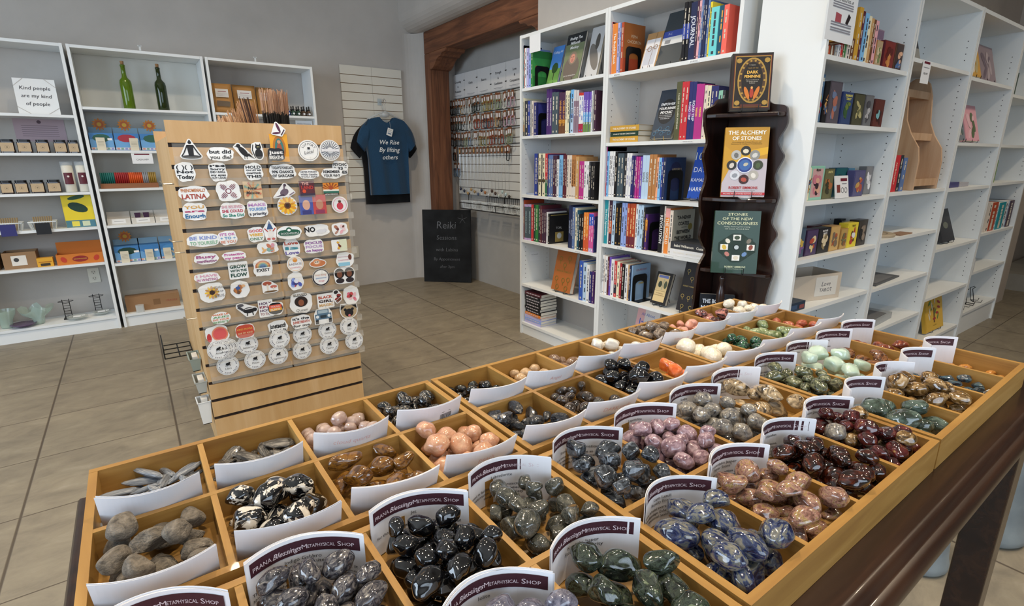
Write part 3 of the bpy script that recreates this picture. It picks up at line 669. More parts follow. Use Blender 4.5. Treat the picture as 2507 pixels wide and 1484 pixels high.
# clear ledges, one per sticker row
for z in SLOT[:12]:
    for (a,b) in ((SX0+.012,SX0+.33),(SX0+.338,SX1+.012)):
        zz=z-.078; g=G().box(a,b,SY-.034,SY-.001,zz,zz+.0025,ACR).box(a,b,SY-.0365,SY-.0345,zz,zz+.028,ACR).box(a,b,SY-.003,SY-.0008,zz+.003,zz+.076,ACR)
        for x in (a,(a+b)/2,b-.002): g.box(x,x+.002,SY-.034,SY-.004,zz+.003,zz+.028,ACR)
        SP(g,'clear_ledge')
# side hooks and baskets
for z,y in ((1.16,2.42),(.93,2.5),(.89,2.46),(.62,2.43)):
    g=G().tube([(SX0,y,z),(SX0-.035,y,z),(SX0-.045,y,z+.012)],.003,6,mat('#b9b4aa',.3,metal=.8)); SP(g,'hook')
def side_basket(y,z,w,h,col,lab,dx=.045,solid=True):
    t=empty('side_basket',lab,'basket',(SX0-dx/2,y,z),0); m=mat(col,.5); g=G()
    g.prism([(-dx*.35,0),(dx*.3,0),(dx*.5-.002,h),(-dx/2,h)],-w/2,-w/2+.003,1,m); g.prism([(-dx*.35,0),(dx*.3,0),(dx*.5-.002,h),(-dx/2,h)],w/2-.003,w/2,1,m)
    g.box(-dx*.35,dx*.3,-w/2,w/2,0,.003); g.quad((-dx*.35,-w/2,0),(-dx*.35,w/2,0),(-dx/2,w/2,h),(-dx/2,-w/2,h),m); 
    g.obj('body',None,t)
    G().tube([(-dx/2,-w/2,h),(-dx/2,w/2,h),(dx/2-.002,w/2,h),(dx/2-.002,-w/2,h)],.003,6,m,closed=True).obj('rim',None,t)
    G().box(-dx*.2,dx*.25,-w*.35,w*.2,.02,h*1.12,mat('#d9d6cf',.6)).obj('contents',None,t); return t
side_basket(2.66,.335,.13,.055,'#8f9a92','grey green lattice plastic basket on the left side of the stand, upper')
side_basket(2.50,.285,.12,.05,'#a6aaa6','grey plastic basket with papers on the left side of the stand, middle')
side_basket(2.46,.15,.08,.10,'#dcdedd','white plastic bin at the lower left of the stand',.05)
t=empty('wire_shelf','black wire shelf sticking out of the back left side of the stand','shelf',(SX0,3.15,.28)); b=mat('#141414',.4,metal=.5)
g=G()
for y in (-.12,-.04,.04,.12): g.tube([(-.005,y,0),(-.13,y,0)],.003,6,b)
for x in (-.005,-.065,-.13): g.tube([(x,-.12,0),(x,.12,0)],.003,6,b)
g.tube([(-.13,-.12,.06),(-.13,.12,.06)],.003,6,b); g.tube([(-.13,-.12,0),(-.13,-.12,.06)],.003,6,b); g.tube([(-.13,.12,0),(-.13,.12,.06)],.003,6,b); g.obj('frame',None,t)
# -------------------------------------------------------- stickers
SW=mat('#eceded',.35,coat=.3); BLKI=mat('#1c1b1e',.5)
class Art(G):
    """flat print on a plane: a right, b up, in metres"""
    def __init__(s,eps=.0004): super().__init__(); s.l=0; s.e=eps
    def fn(s,a,b): return (a,-s.e-s.l*.00018,b)
    def up(s): s.l+=1; return s
    def poly(s,pts,m,up=True):
        if up: s.l+=1
        s.add([s.fn(a,b) for a,b in pts],[tuple(range(len(pts)))],mat(m,.5) if isinstance(m,str) else m); return s
    def rect(s,a0,a1,b0,b1,m): return s.poly([(a0,b0),(a1,b0),(a1,b1),(a0,b1)],m)
    def disc(s,a,b,r,m,r2=None,n=20,ang=0): 
        r2=r2 or r; ca,sa=math.cos(ang),math.sin(ang)
        return s.poly([(a+r*math.cos(t)*ca-r2*math.sin(t)*sa,b+r*math.cos(t)*sa+r2*math.sin(t)*ca) for t in [2*math.pi*i/n for i in range(n)]],m)
    def ring(s,a,b,r,w,m,n=28):
        s.l+=1; mm=mat(m,.5) if isinstance(m,str) else m; vs=[];fs=[]
        for i in range(n):
            t=2*math.pi*i/n
            for q in (r,r-w): vs.append(s.fn(a+q*math.cos(t),b+q*math.sin(t)))
        for i in range(n): j=(i+1)%n; fs.append((2*i,2*j,2*j+1,2*i+1))
        s.add(vs,fs,mm); return s
    def t(s,txt,a,b,m,h=None,w=None,bold=0,shear=0,fit=None,ang=0):
        s.l+=1; text(s,txt,a,b,mat(m,.5) if isinstance(m,str) else m,h=h,w=w,bold=bold,shear=shear,fn=s.fn,fit=fit,ang=ang); return s
    def line(s,p,q,w,m):
        p=Vector(p);q=Vector(q); d=(q-p); n=Vector((-d.y,d.x)).normalized()*w/2
        return s.poly([tuple(p+n),tuple(p-n),tuple(q-n),tuple(q+n)],m)
def rrect(w,h,r,n=5):
    r=min(r,w/2-1e-5,h/2-1e-5); out=[]
    for cx,cy,a in ((w/2-r,h/2-r,0),(-w/2+r,h/2-r,90),(-w/2+r,-h/2+r,180),(w/2-r,-h/2+r,270)):
        for i in range(n+1): t=R(a+90*i/n); out.append((cx+r*math.cos(t),cy+r*math.sin(t)))
    return out
def hull(pts):
    pts=sorted(set((round(a,5),round(b,5)) for a,b in pts))
    def half(ps):
        o=[]
        for p in ps:
            while len(o)>1 and (o[-1][0]-o[-2][0])*(p[1]-o[-2][1])-(o[-1][1]-o[-2][1])*(p[0]-o[-2][0])<=0: o.pop()
            o.append(p)
        return o[:-1]
    return half(pts)+half(pts[::-1])
def crop(k,x,y):
    return (400+x*.2291,280+y*.2291) if k=='a' else (400+x*.31,600+y*.31)
SYP=SY-.012
def wob(w,h,seed,n=26,amp=.07):
    rr=random.Random(seed); ph=[rr.uniform(0,6.28) for _ in range(3)]
    out=[]
    for i in range(n):
        t=2*math.pi*i/n; c,s_=math.cos(t),math.sin(t); q=(abs(c)**3.2+abs(s_)**3.2)**(-1/3.2)*(1+amp*math.sin(4*t+ph[0])*.6+amp*.5*math.sin(7*t+ph[1]))
        out.append((w/2*q*c,h/2*q*s_))
    return out
def lines(cols,*ls,**k):
    """stack of text lines filling the sticker"""
    def f(A,w,h):
        n=len(ls); wt=k.get('wt'); wt=wt or [1]*n; tot=sum(wt); b=h*.40; H_=h*.80
        for i,l in enumerate(ls):
            hh=H_*wt[i]/tot; A.t(l,0,b-hh*.55,cols[i%len(cols)],h=hh*.66,w=w*.84*(k.get('ww',[1]*n)[i]),bold=k.get('bold',.035),shear=k.get('sh',0)); b-=hh
    return f
def zod(name):
    def f(A,w,h):
        r=w/2; A.ring(0,0,r*.93,r*.02,'#55545a'); 
        for i in range(30):
            if i%5==4: continue
            t=R(12*i); A.line((r*.76*math.cos(t),r*.76*math.sin(t)),(r*.76*math.cos(t+.13),r*.76*math.sin(t+.13)),r*.10,'#8a8a92')
        rr=random.Random(name)
        A.disc(0,r*.16,r*.20,BLKI,r*.13,10,rr.uniform(-.5,.5)); A.disc(r*.15,r*.28,r*.09,BLKI,n=8)
        for q in (-1,-.3,.4,1): A.line((q*r*.14,r*.14),(q*r*.22,-r*.06),r*.045,BLKI)
        A.t(name,0,-r*.28,BLKI,h=r*.20,fit=r*1.1,shear=.1)
    return f
def yoga(A,w,h):
    A.disc(0,h*.36,w*.07,BLKI); A.disc(0,h*.44,w*.035,BLKI); A.poly([(-w*.13,h*.25),(w*.13,h*.25),(w*.10,-h*.22),(-w*.10,-h*.22)],BLKI)
    A.line((-w*.11,h*.23),(-w*.26,-h*.10),w*.05,BLKI); A.line((w*.11,h*.23),(w*.26,-h*.10),w*.05,BLKI); A.line((-w*.26,-h*.10),(-w*.38,-h*.28),w*.045,BLKI); A.line((w*.26,-h*.10),(w*.38,-h*.28),w*.045,BLKI)
    A.disc(0,-h*.30,w*.38,BLKI,h*.08)
def raven(A,w,h):
    A.disc(-w*.05,0,w*.32,BLKI,h*.16,16,-.9); A.disc(-w*.26,h*.33,w*.10,BLKI); A.poly([(-w*.46,h*.27),(-w*.3,h*.38),(-w*.3,h*.30)],BLKI); A.poly([(w*.1,-h*.2),(w*.48,-h*.42),(w*.2,-h*.08)],BLKI); A.line((-w*.02,-h*.2),(-w*.02,-h*.42),w*.03,BLKI); A.line((w*.08,-h*.2),(w*.1,-h*.42),w*.03,BLKI)
def cat(A,w,h):
    A.disc(w*.05,-h*.12,w*.26,BLKI,h*.28); A.disc(w*.05,h*.25,w*.2,BLKI,h*.13); A.poly([(-w*.12,h*.3),(-w*.1,h*.46),(0,h*.35)],BLKI); A.poly([(w*.22,h*.3),(w*.2,h*.46),(w*.1,h*.35)],BLKI); A.line((-w*.2,-h*.35),(-w*.36,h*.1),w*.06,BLKI); A.line((-w*.36,h*.1),(-w*.28,h*.38),w*.06,BLKI); A.disc(0,h*.26,w*.03,'#e8e4a0'); A.disc(w*.1,h*.26,w*.03,'#e8e4a0')
def dfly(A,w,h):
    A.disc(-w*.05,h*.18,w*.09,'#5a2a4a',h*.36,14,.35); A.disc(-w*.2,-h*.2,w*.28,'#5a2a4a',h*.07,14,.1); A.line((w*.1,-h*.35),(w*.35,h*.05),w*.07,'#3a1c34')
def guad(A,w,h):
    A.rect(-w*.5,w*.5,-h*.5,h*.5,'#e8a52c'); A.disc(0,0,w*.36,'#b8742c',h*.44); A.disc(0,-h*.03,w*.25,'#3f7a78',h*.38); A.disc(0,-h*.1,w*.15,'#a8543c',h*.28); A.disc(0,h*.22,w*.1,'#c89878')
def circ_txt(top,mid):
    def f(A,w,h):
        r=w/2; A.ring(0,0,r*.88,r*.03,BLKI)
        for i,ch in enumerate(top):
            t=R(150-120*i/(len(top)-1)); A.t(ch,r*.62*math.cos(t),r*.62*math.sin(t),BLKI,h=r*.2,ang=t-math.pi/2)
        A.t(mid,0,-r*.12,BLKI,h=r*.3,fit=r*1.2,shear=.3,ang=.2); A.rect(-r*.12,r*.12,r*.12,r*.32,BLKI)
    return f
def petals(c1,c2,n=16,line=False):
    def f(A,w,h):
        r=w/2
        for i in range(n):
            t=2*math.pi*i/n; 
            if line: A.line((r*.3*math.cos(t),r*.3*math.sin(t)),(r*.85*math.cos(t),r*.85*math.sin(t)),r*.05,c1)
            else: A.disc(r*.6*math.cos(t),r*.6*math.sin(t),r*.34,c1 if i%2 else '#f0c23c',r*.15,10,t)
        if line: A.ring(0,0,r*.9,r*.03,c1); A.rect(-r*.85,r*.85,-r*.12,r*.12,'#dcdde2')
        else: A.disc(0,0,r*.34,c2); A.disc(0,0,r*.2,'#3a2414')
    return f
def zia(A,w,h):
    A.ring(0,0,w*.13,w*.04,'#7a2440')
    for k in range(4):
        t=R(45+90*k); d=Vector((math.cos(t),math.sin(t))); n=Vector((-d.y,d.x))
        for q in (-1.5,-.5,.5,1.5):
            L=.44 if abs(q)<1 else .36; p=d*w*.16+n*q*w*.055; e=d*w*L+n*q*w*.055; A.line(p,e,w*.028,'#7a2440')
def rays(bg,c,txts,tc):
    def f(A,w,h):
        A.rect(-w/2,w/2,-h/2,h/2,bg)
        for i in range(10):
            t=R(36*i); q=min(w,h)*.5; A.poly([(0,0),(q*math.cos(t),q*math.sin(t)),(q*math.cos(t+.25),q*math.sin(t+.25))],c[i%len(c)])
        for i,tx in enumerate(txts): A.t(tx,0,h*(.12-.26*i),tc,h=h*.17,fit=w*.85,shear=.2,bold=.02)
    return f
def bird(A,w,h):
    A.disc(0,-h*.1,w*.2,'#6a5a6a',h*.22,14,.6); A.line((0,0),(w*.02,h*.35),w*.06,'#6a5a6a'); A.disc(w*.05,h*.38,w*.06,'#4a3a4a'); A.poly([(-w*.45,-h*.42),(-w*.05,-h*.2),(0,-h*.3)],'#4a3a4a'); A.line((w*.2,-h*.3),(w*.42,-h*.1),w*.05,'#8a7a8a')
def blocks(*cs):
    def f(A,w,h):
        for i,c in enumerate(cs): a0=-w/2+w*i/len(cs); A.rect(a0,a0+w/len(cs),-h/2,h/2,c); A.disc(a0+w/len(cs)/2,0,w/len(cs)*.28,['#d8a890','#c08a70'][i%2],h*.26); A.rect(a0+w*.08,a0+w/len(cs)-w*.08,-h*.48,-h*.28,['#3a3a7a','#8a3a5a'][i%2])
    return f
def nmflag(A,w,h):
    A.rect(-w/2,w/2,-h/2,h/2,'#e8902c')
    for i in range(7): t=R(25+22*i); A.poly([(0,-h*.05),(w*.6*math.cos(t),h*.5*math.sin(t)),(w*.6*math.cos(t+.12),h*.5*math.sin(t+.12))],'#8a2c1c')
    A.rect(-w/2,w/2,-h*.14,-h*.02,'#e8e4da'); A.rect(-w/2,w/2,-h*.3,-h*.14,'#2c6a5a'); A.rect(-w/2,w/2,-h*.5,-h*.3,'#3a2a20'); A.disc(0,h*.12,w*.14,'#a8481c'); A.t('NEW MEXICO',0,-h*.4,'#f0eee8',h=h*.12,fit=w*.85)
def blob(cols,n=7,seed=1):
    def f(A,w,h):
        rr=random.Random(seed)
        for i in range(n): A.disc(rr.uniform(-.26,.26)*w,rr.uniform(-.26,.26)*h,w*rr.uniform(.08,.17),cols[i%len(cols)],h*rr.uniform(.07,.15),12,rr.uniform(0,3))
    return f
def gnome(A,w,h):
    A.poly([(-w*.25,h*.05),(w*.25,h*.05),(0,h*.46)],'#3a5a8a'); A.disc(0,-h*.15,w*.22,'#e4e0dc',h*.2); A.disc(0,0,w*.06,'#d8a080'); A.disc(-w*.18,-h*.40,w*.14,'#b8382c',h*.06); A.disc(w*.18,-h*.40,w*.14,'#b8382c',h*.06); A.line((-w*.2,-h*.05),(-w*.42,h*.1),w*.08,'#b8382c'); A.line((w*.2,-h*.05),(w*.42,h*.1),w*.08,'#b8382c')
def pug(A,w,h):
    A.disc(0,0,w*.44,'#b09a78',h*.42); A.disc(0,-h*.1,w*.24,BLKI,h*.24); A.disc(-w*.2,h*.1,w*.08,BLKI); A.disc(w*.2,h*.1,w*.08,BLKI); A.poly([(-w*.45,h*.1),(-w*.4,h*.42),(-w*.15,h*.36)],BLKI); A.poly([(w*.45,h*.1),(w*.4,h*.42),(w*.15,h*.36)],BLKI); A.disc(0,-h*.26,w*.07,'#c86a70')
def car(A,w,h):
    A.rect(-w*.42,w*.42,-h*.22,h*.1,'#5a7890'); A.rect(-w*.3,w*.3,h*.1,h*.34,'#5a7890'); A.rect(-w*.25,w*.25,h*.13,h*.30,'#a8bcc8'); A.disc(-w*.3,-h*.05,w*.08,'#dfe6ea'); A.disc(w*.3,-h*.05,w*.08,'#dfe6ea'); A.rect(-w*.42,-w*.26,-h*.44,-h*.22,BLKI); A.rect(w*.26,w*.42,-h*.44,-h*.22,BLKI); A.rect(-w*.16,w*.16,-h*.14,h*.02,'#2c3a44')
def skunk(A,w,h):
    A.disc(w*.1,-h*.02,w*.3,BLKI,h*.2); A.disc(w*.38,-h*.02,w*.1,BLKI,h*.13); A.line((-w*.15,0),(-w*.4,h*.3),w*.12,'#3a3a40'); A.disc(-w*.28,h*.38,w*.16,'#55555c',h*.1); A.line((-w*.1,h*.08),(w*.3,h*.1),h*.05,'#eceded'); A.line((w*.0,-h*.15),(-w*.02,-h*.4),w*.05,BLKI); A.line((w*.25,-h*.15),(w*.27,-h*.4),w*.05,BLKI)
def mush(A,w,h):
    A.disc(-w*.15,h*.2,w*.26,'#a8543c',h*.14); A.rect(-w*.2,-w*.1,-h*.3,h*.15,'#e0d4c4'); A.disc(w*.2,-h*.05,w*.2,'#c0685a',h*.1); A.rect(w*.15,w*.22,-h*.32,-h*.08,'#e0d4c4'); A.disc(0,-h*.36,w*.4,'#6a5030',h*.06)
def fox(A,w,h):
    A.disc(0,0,w*.4,'#c87a4c',h*.28); A.disc(-w*.05,h*.14,w*.2,'#d89468',h*.26); A.disc(-w*.05,h*.1,w*.13,'#f0dcc8',h*.14); A.disc(-w*.1,h*.13,w*.03,BLKI); A.disc(0,h*.13,w*.03,BLKI)
def face2(A,w,h):
    for s in (-1,1): A.disc(s*w*.2,h*.1,w*.2,'#1c1614',h*.28); A.disc(s*w*.2,h*.05,w*.11,'#7a4a34',h*.18); A.disc(s*w*.2,-h*.3,w*.17,'#2a2226',h*.14)
def blessed(A,w,h):
    A.t('BLESSED',0,h*.38,BLKI,h=h*.12,fit=w*.8,bold=.03); A.disc(0,h*.05,w*.3,'#2a1a14',h*.26); A.disc(0,0,w*.13,'#8a5238',h*.16); A.t('Queen',0,-h*.36,BLKI,h=h*.14,fit=w*.7,shear=.2)
def rain(A,w,h):
    for i,c in enumerate(['#c87a5a','#e0b070','#8ab0a8','#6a8ab0']): A.disc(0,h*.05,w*(.40-.08*i),c,h*(.36-.07*i))
    A.rect(-w*.42,w*.42,-h*.46,h*.0,SW)
    A.t('EXIST',0,-h*.14,BLKI,h=h*.17,w=w*.7,bold=.03); A.t("DON'T JUST LIVE",0,h*.06,BLKI,h=h*.07,fit=w*.7)
# (crop, cx, cy, w, h, outline, art, label)   outline: o circle, r rectangle, w wavy
K='#1c1b1e'
ST=[('a',290,385,260,205,'h',yoga,'black seated yoga figure'),('a',610,425,262,128,'w',lines([K],'but did','you die?'),'BUT DID YOU DIE lettering'),
('a',865,400,210,165,'h',raven,'black raven'),('a',1010,400,150,175,'h',cat,'black cat with raised tail'),('a',1235,170,150,135,'h',dfly,'purple dragonfly on top of the stand front'),('a',1240,360,180,260,'r',guad,'robed figure on a yellow ground'),('a',1205,430,170,120,'w',lines(['#e8e8ea'],'just','BREATHE'),'black JUST BREATHE lettering'),
('a',1553,388,215,200,'o',circ_txt('SUPPORT','Local'),'round SUPPORT LOCAL badge'),('a',1780,385,200,205,'o',petals('#3a3f55','#3a3f55',24,True),'round flower line drawing'),
('a',232,615,200,180,'w',lines([K],'(  )(  )','Not','Today',wt=[1,.8,1.1]),'NOT TODAY lettering'),('a',583,615,180,175,'w',lines([K],"I'M",'Sorry','DID I ROLL','my eyes','OUT LOUD'),"I'M SORRY lettering"),('a',965,612,180,160,'w',lines([K],'HOLD','ON LET ME','overthink','THIS',wt=[1.3,.7,.9,1.3]),'HOLD ON OVERTHINK THIS lettering'),
('a',1275,612,260,140,'w',lines([K],"TODAY'S FORECAST:",'99% CHANCE','OF SARCASM'),'99% CHANCE OF SARCASM lettering'),('a',1555,640,200,85,'w',lines(['#6a6a72'],'NEVER FORGET','Wildly Capable','YOU ARE'),'small grey script lettering'),('a',1800,632,200,95,'w',lines([K],'REMEMBER','YOUR WHY'),'REMEMBER YOUR WHY lettering'),('a',1890,575,160,135,'w',lines([K],'PSYCHIC','* 33 *','VIBES'),'PSYCHIC lettering'),
('a',325,848,300,140,'w',lines(['#c87a3a','#a8483c'],'PHENOMENALLY','LATINA',wt=[.8,1.2]),'PHENOMENALLY LATINA lettering'),('a',695,820,240,190,'w',zia,'maroon sun symbol'),('a',955,810,185,165,'r',rays('#d8bc94',['#c8785a','#8ab0a0','#e0a060'],['New','Mexico'],'#3a2a24'),'sunburst NEW MEXICO square'),
('a',1290,818,240,140,'h',bird,'long tailed bird'),('a',1535,795,155,150,'r',lambda A,w,h:(A.rect(-w/2,w/2,-h/2,h/2,'#5a2a34'),A.t('THE',-w*.1,h*.32,'#e0a8a0',h=h*.16,bold=.03),A.t('LAND',w*.02,h*.08,'#b83a34',h=h*.2,fit=w*.85,bold=.04),A.disc(-w*.2,-h*.15,w*.12,'#d8502c'),A.rect(-w/2,w/2,-h*.5,-h*.3,'#3a3448')),'dark maroon THE LAND square'),('a',1790,800,155,120,'r',nmflag,'orange and green NEW MEXICO badge'),
('a',335,1040,245,165,'w',lines(['#d8a030','#b83a6a','#2c6ca0'],'YOU','are','Enough',wt=[1,.7,1.3]),'YOU ARE ENOUGH lettering'),('a',740,1030,255,150,'w',lines(['#d8a0b0','#b8284a','#2c8a7a'],'SHE BELIEVED','SHE COULD','So She Did'),'SHE COULD SO SHE DID lettering'),('a',1005,1010,210,155,'w',lines(['#c08ad0','#6a9ad0','#3a3a4a'],'MAKE','YOURSELF','a priority'),'MAKE YOURSELF A PRIORITY lettering'),
('a',1325,975,200,180,'o',petals('#e09a20','#6a3c18'),'orange sunflower'),('a',1598,965,270,180,'r',blocks('#4a5aa8','#c04a4a'),'square with two painted faces in blue and red'),('a',1885,965,175,145,'o',lambda A,w,h:(A.ring(0,0,w*.42,w*.04,'#e0a0b4'),A.disc(0,-h*.08,w*.2,'#c84050',h*.22),A.disc(0,h*.2,w*.09,'#5a3424')),'pink ringed sticker of a person in red'),
('a',430,1345,335,120,'w',lines(['#8a9ad0','#7ab090'],'BE KIND','TO YOURSELF'),'BE KIND TO YOURSELF lettering'),('a',690,1320,185,130,'w',lines(['#c06ab0','#6a9ac8','#d07a5a'],"IT'S OK",'+ TO +','BE YOU'),"IT'S OK TO BE YOU lettering"),('a',990,1285,165,140,'w',lines(['#d8606a','#e0b03a','#2c7a5a'],'GOOD','VIBES','ONLY'),'GOOD VIBES ONLY lettering'),('a',1140,1240,130,200,'h',gnome,'gnome in a tall hat'),
('a',1345,1265,245,120,'w',lambda A,w,h:(A.poly(wob(w*.9,h*.5,3,16,.02),'#1c5a44'),A.disc(0,h*.22,w*.12,'#1c5a44',h*.2),A.disc(0,h*.2,w*.07,SW,h*.1),A.t('I DOGS>PEOPLE',0,-h*.05,SW,h=h*.2,fit=w*.8)),'green DOGS OVER PEOPLE banner'),('a',1640,1240,250,110,'w',lambda A,w,h:(A.t('NO',-w*.28,h*.1,K,h=h*.4,bold=.04),A.disc(w*.15,-h*.12,w*.2,'#d4d6dc',h*.18),A.disc(w*.33,-h*.02,w*.07,'#d4d6dc',h*.12)),'white cat with the word NO'),('a',1885,1225,160,115,'w',blob(['#e0a0b0','#a8705a','#e8c8c8','#6a3c34'],8,3),'pink sticker of a seated person'),
('a',1115,1425,210,110,'w',blob(['#c87a5a','#e0b070','#d89aa8','#8ab0a8'],10,5),'faded rainbow with flowers'),('a',1370,1425,165,170,'w',lines(['#b8503c','#3a8a9a','#5a4a9a'],'Love','is','Love'),'LOVE IS LOVE lettering'),('a',1610,1410,200,130,'w',lines(['#8a4a9a','#b08ac0'],'FOCUS','FOCUS','on happy'),'purple FOCUS lettering'),('a',1880,1400,155,110,'r',lambda A,w,h:(A.rect(0,w/2,-h/2,h/2,'#d8dcc0'),blob(['#b8503c','#e0b040','#6a3424'],6,8)(A,w*.6,h)),'person in a yellow top beside pale text'),
('b',340,108,180,75,'w',lines(['#a85a8a','#8a4a7a'],'Busy','manifesting'),'BUSY MANIFESTING lettering'),('b',560,85,175,60,'w',lines(['#c05a9a'],'Protecting','my peace'),'pink PROTECTING lettering'),
('b',1042,150,120,115,'o',lambda A,w,h:(A.disc(0,h*.25,w*.14,'#e0953c'),A.t('RADIATE',0,0,'#6a5a6a',h=h*.13,w=w*.75),A.t('positivity',0,-h*.2,'#d07a8a',h=h*.12,fit=w*.7,shear=.2),A.ring(0,0,w*.44,w*.03,'#e8c8a0')),'RADIATE badge with an orange sun'),('b',1220,145,145,80,'h',fox,'orange sloth lying down'),('b',1435,115,130,100,'w',lambda A,w,h:(A.t('WHAT IS YOUR',-w*.12,h*.2,'#c86a80',h=h*.14,fit=w*.6),A.t('SUPERPOWER',-w*.1,-h*.02,'#c86a80',h=h*.14,fit=w*.6),A.rect(-w*.4,w*.25,-h*.42,-h*.18,'#8ac0d8'),A.disc(w*.28,h*.15,w*.1,'#6a3424',h*.2)),'pink words beside a standing person'),
('b',345,257,190,65,'w',lines(['#d8a0b8','#b87aa0'],'I HAVE','IN WAITING'),'pale pink waiting lettering'),('b',593,200,148,118,'r',lines(['#1c4a3c'],'GROW','WITH THE','FLOW',wt=[1.2,.8,1.2],bold=.04),'dark green GROW WITH THE FLOW lettering'),('b',787,178,145,120,'w',rain,"EXIST lettering under a pastel rainbow"),
('b',1045,285,115,120,'w',blob(['#4a5ab0','#c04a5a','#8aa0e0','#3a3a7a','#e0e4f0'],11,7),'blue and red flower skull'),('b',1245,255,135,115,'o',lambda A,w,h:(A.disc(0,0,w*.49,'#2a1f24',h*.49),A.disc(0,0,w*.42,SW,h*.42),A.t('busy doing',0,h*.15,'#d07a5a',h=h*.1,fit=w*.6,shear=.2),A.t('awesome',0,-h*.02,'#5a8ac0',h=h*.12,fit=w*.6,shear=.2),A.t('things',0,-h*.2,'#d0506a',h=h*.1,fit=w*.5,shear=.2)),'black rimmed round badge with coloured script'),('b',1430,235,180,125,'h',face2,'two dark haired people'),
('b',385,375,195,130,'w',lambda A,w,h:(petals('#c8965c','#3a2418',12)(A,w*.62,h*.8),A.t('NEVER',w*.25,h*.25,'#3a3a50',h=h*.16,fit=w*.4),A.t('GIVE UP',w*.25,h*.03,'#3a3a50',h=h*.15,fit=w*.4),A.t('JESUS',w*.25,-h*.2,'#3a3a50',h=h*.15,fit=w*.4)),'sunflower with NEVER GIVE UP'),('b',605,350,140,115,'w',blob(['#b8743c','#3a5a9a','#6a4a34','#e0b080'],9,9),'owl in blue and orange'),('b',842,325,130,100,'h',mush,'red mushrooms'),
('b',455,577,150,85,'o',lines(['#d8743c','#6aa06a'],'WAKE UP','AND','DO YOUR','BEST'),'oval WAKE UP lettering'),('b',660,515,160,100,'h',skunk,'black and white skunk'),('b',810,500,110,120,'r',lines(['#5a3a5a','#8a3a50'],'HOLY','KIND','HOME','TO TALK'),'HOLY lettering in maroon'),('b',885,500,120,90,'w',lambda A,w,h:(A.poly(wob(w*.9,h*.86,4,20,.05),K),A.rect(-w*.4,w*.4,-h*.18,h*.28,'#e0604c'),A.rect(-w*.4,w*.4,-h*.18,h*.02,'#e8a83c'),A.t('YOUNG',0,h*.14,SW,h=h*.12,fit=w*.6),A.t('BLACK',0,-h*.08,SW,h=h*.16,fit=w*.7)),'red and yellow YOUNG BLACK badge'),
('b',1088,455,165,140,'w',blessed,'BLESSED portrait with round hair'),('b',1282,440,125,100,'r',lines(['#b8503c','#3a2a28','#c89a50'],'BLACK','GIRL','MAGIC',bold=.04),'BLACK GIRL MAGIC lettering'),('b',1385,405,80,125,'h',blob(['#1c1614','#6a3a2a','#8a2c2c','#2a2226'],7,11),'dark haired figure in red'),('b',1483,395,115,125,'w',blob(['#6a3a2a','#e8b8c0','#c84a50','#d86a80'],8,12),'small child with hearts'),
('b',425,705,175,120,'w',lambda A,w,h:(A.disc(w*.12,0,w*.36,'#e08a6a',h*.42),A.disc(w*.12,0,w*.3,'#d85a5a',h*.34),A.disc(-w*.36,-h*.15,w*.1,'#c03a3a',h*.25)),'coral pomegranate'),('b',645,680,145,100,'w',lambda A,w,h:(A.poly(wob(w*.95,h*.9,5,18,.03),'#c04a34'),A.t('KIND PEOPLE',0,h*.15,'#e8c050',h=h*.16,fit=w*.8),A.t('ARE MY KIND',0,-h*.12,'#e8dcb0',h=h*.16,fit=w*.8)),'red KIND PEOPLE badge'),('b',905,645,145,85,'w',lines([K],'juneteenth','1865',wt=[1.4,.6],sh=.15),'black JUNETEENTH script'),('b',1088,605,150,90,'w',lines(['#2a2a30','#b8503c'],"it's the",'JUNETEENTH','for me'),'coloured JUNETEENTH lettering'),('b',1262,555,145,120,'h',car,'blue off-road car'),('b',1465,520,135,115,'h',pug,'pug dog face')]
for (x,y,n,w_,h_) in ((435,830,'Aries',160,145),(480,820,'Aries',160,145),(505,815,'Aries',160,145),(665,785,'Aquarius',165,130),(918,742,'Cancer',155,130),(1098,708,'Capricorn',145,120),(1295,672,'Gemini',135,120),(1465,640,'Leo',135,120),(510,950,'Libra',165,140),(725,905,'Pisces',155,135),(908,870,'Sagittarius',142,130),(1097,832,'Scorpio',142,122),(1310,790,'Taurus',142,122),(1507,753,'Virgo',135,118)):
    ST.append(('b',x,y,w_,h_,'o',zod(n),n))
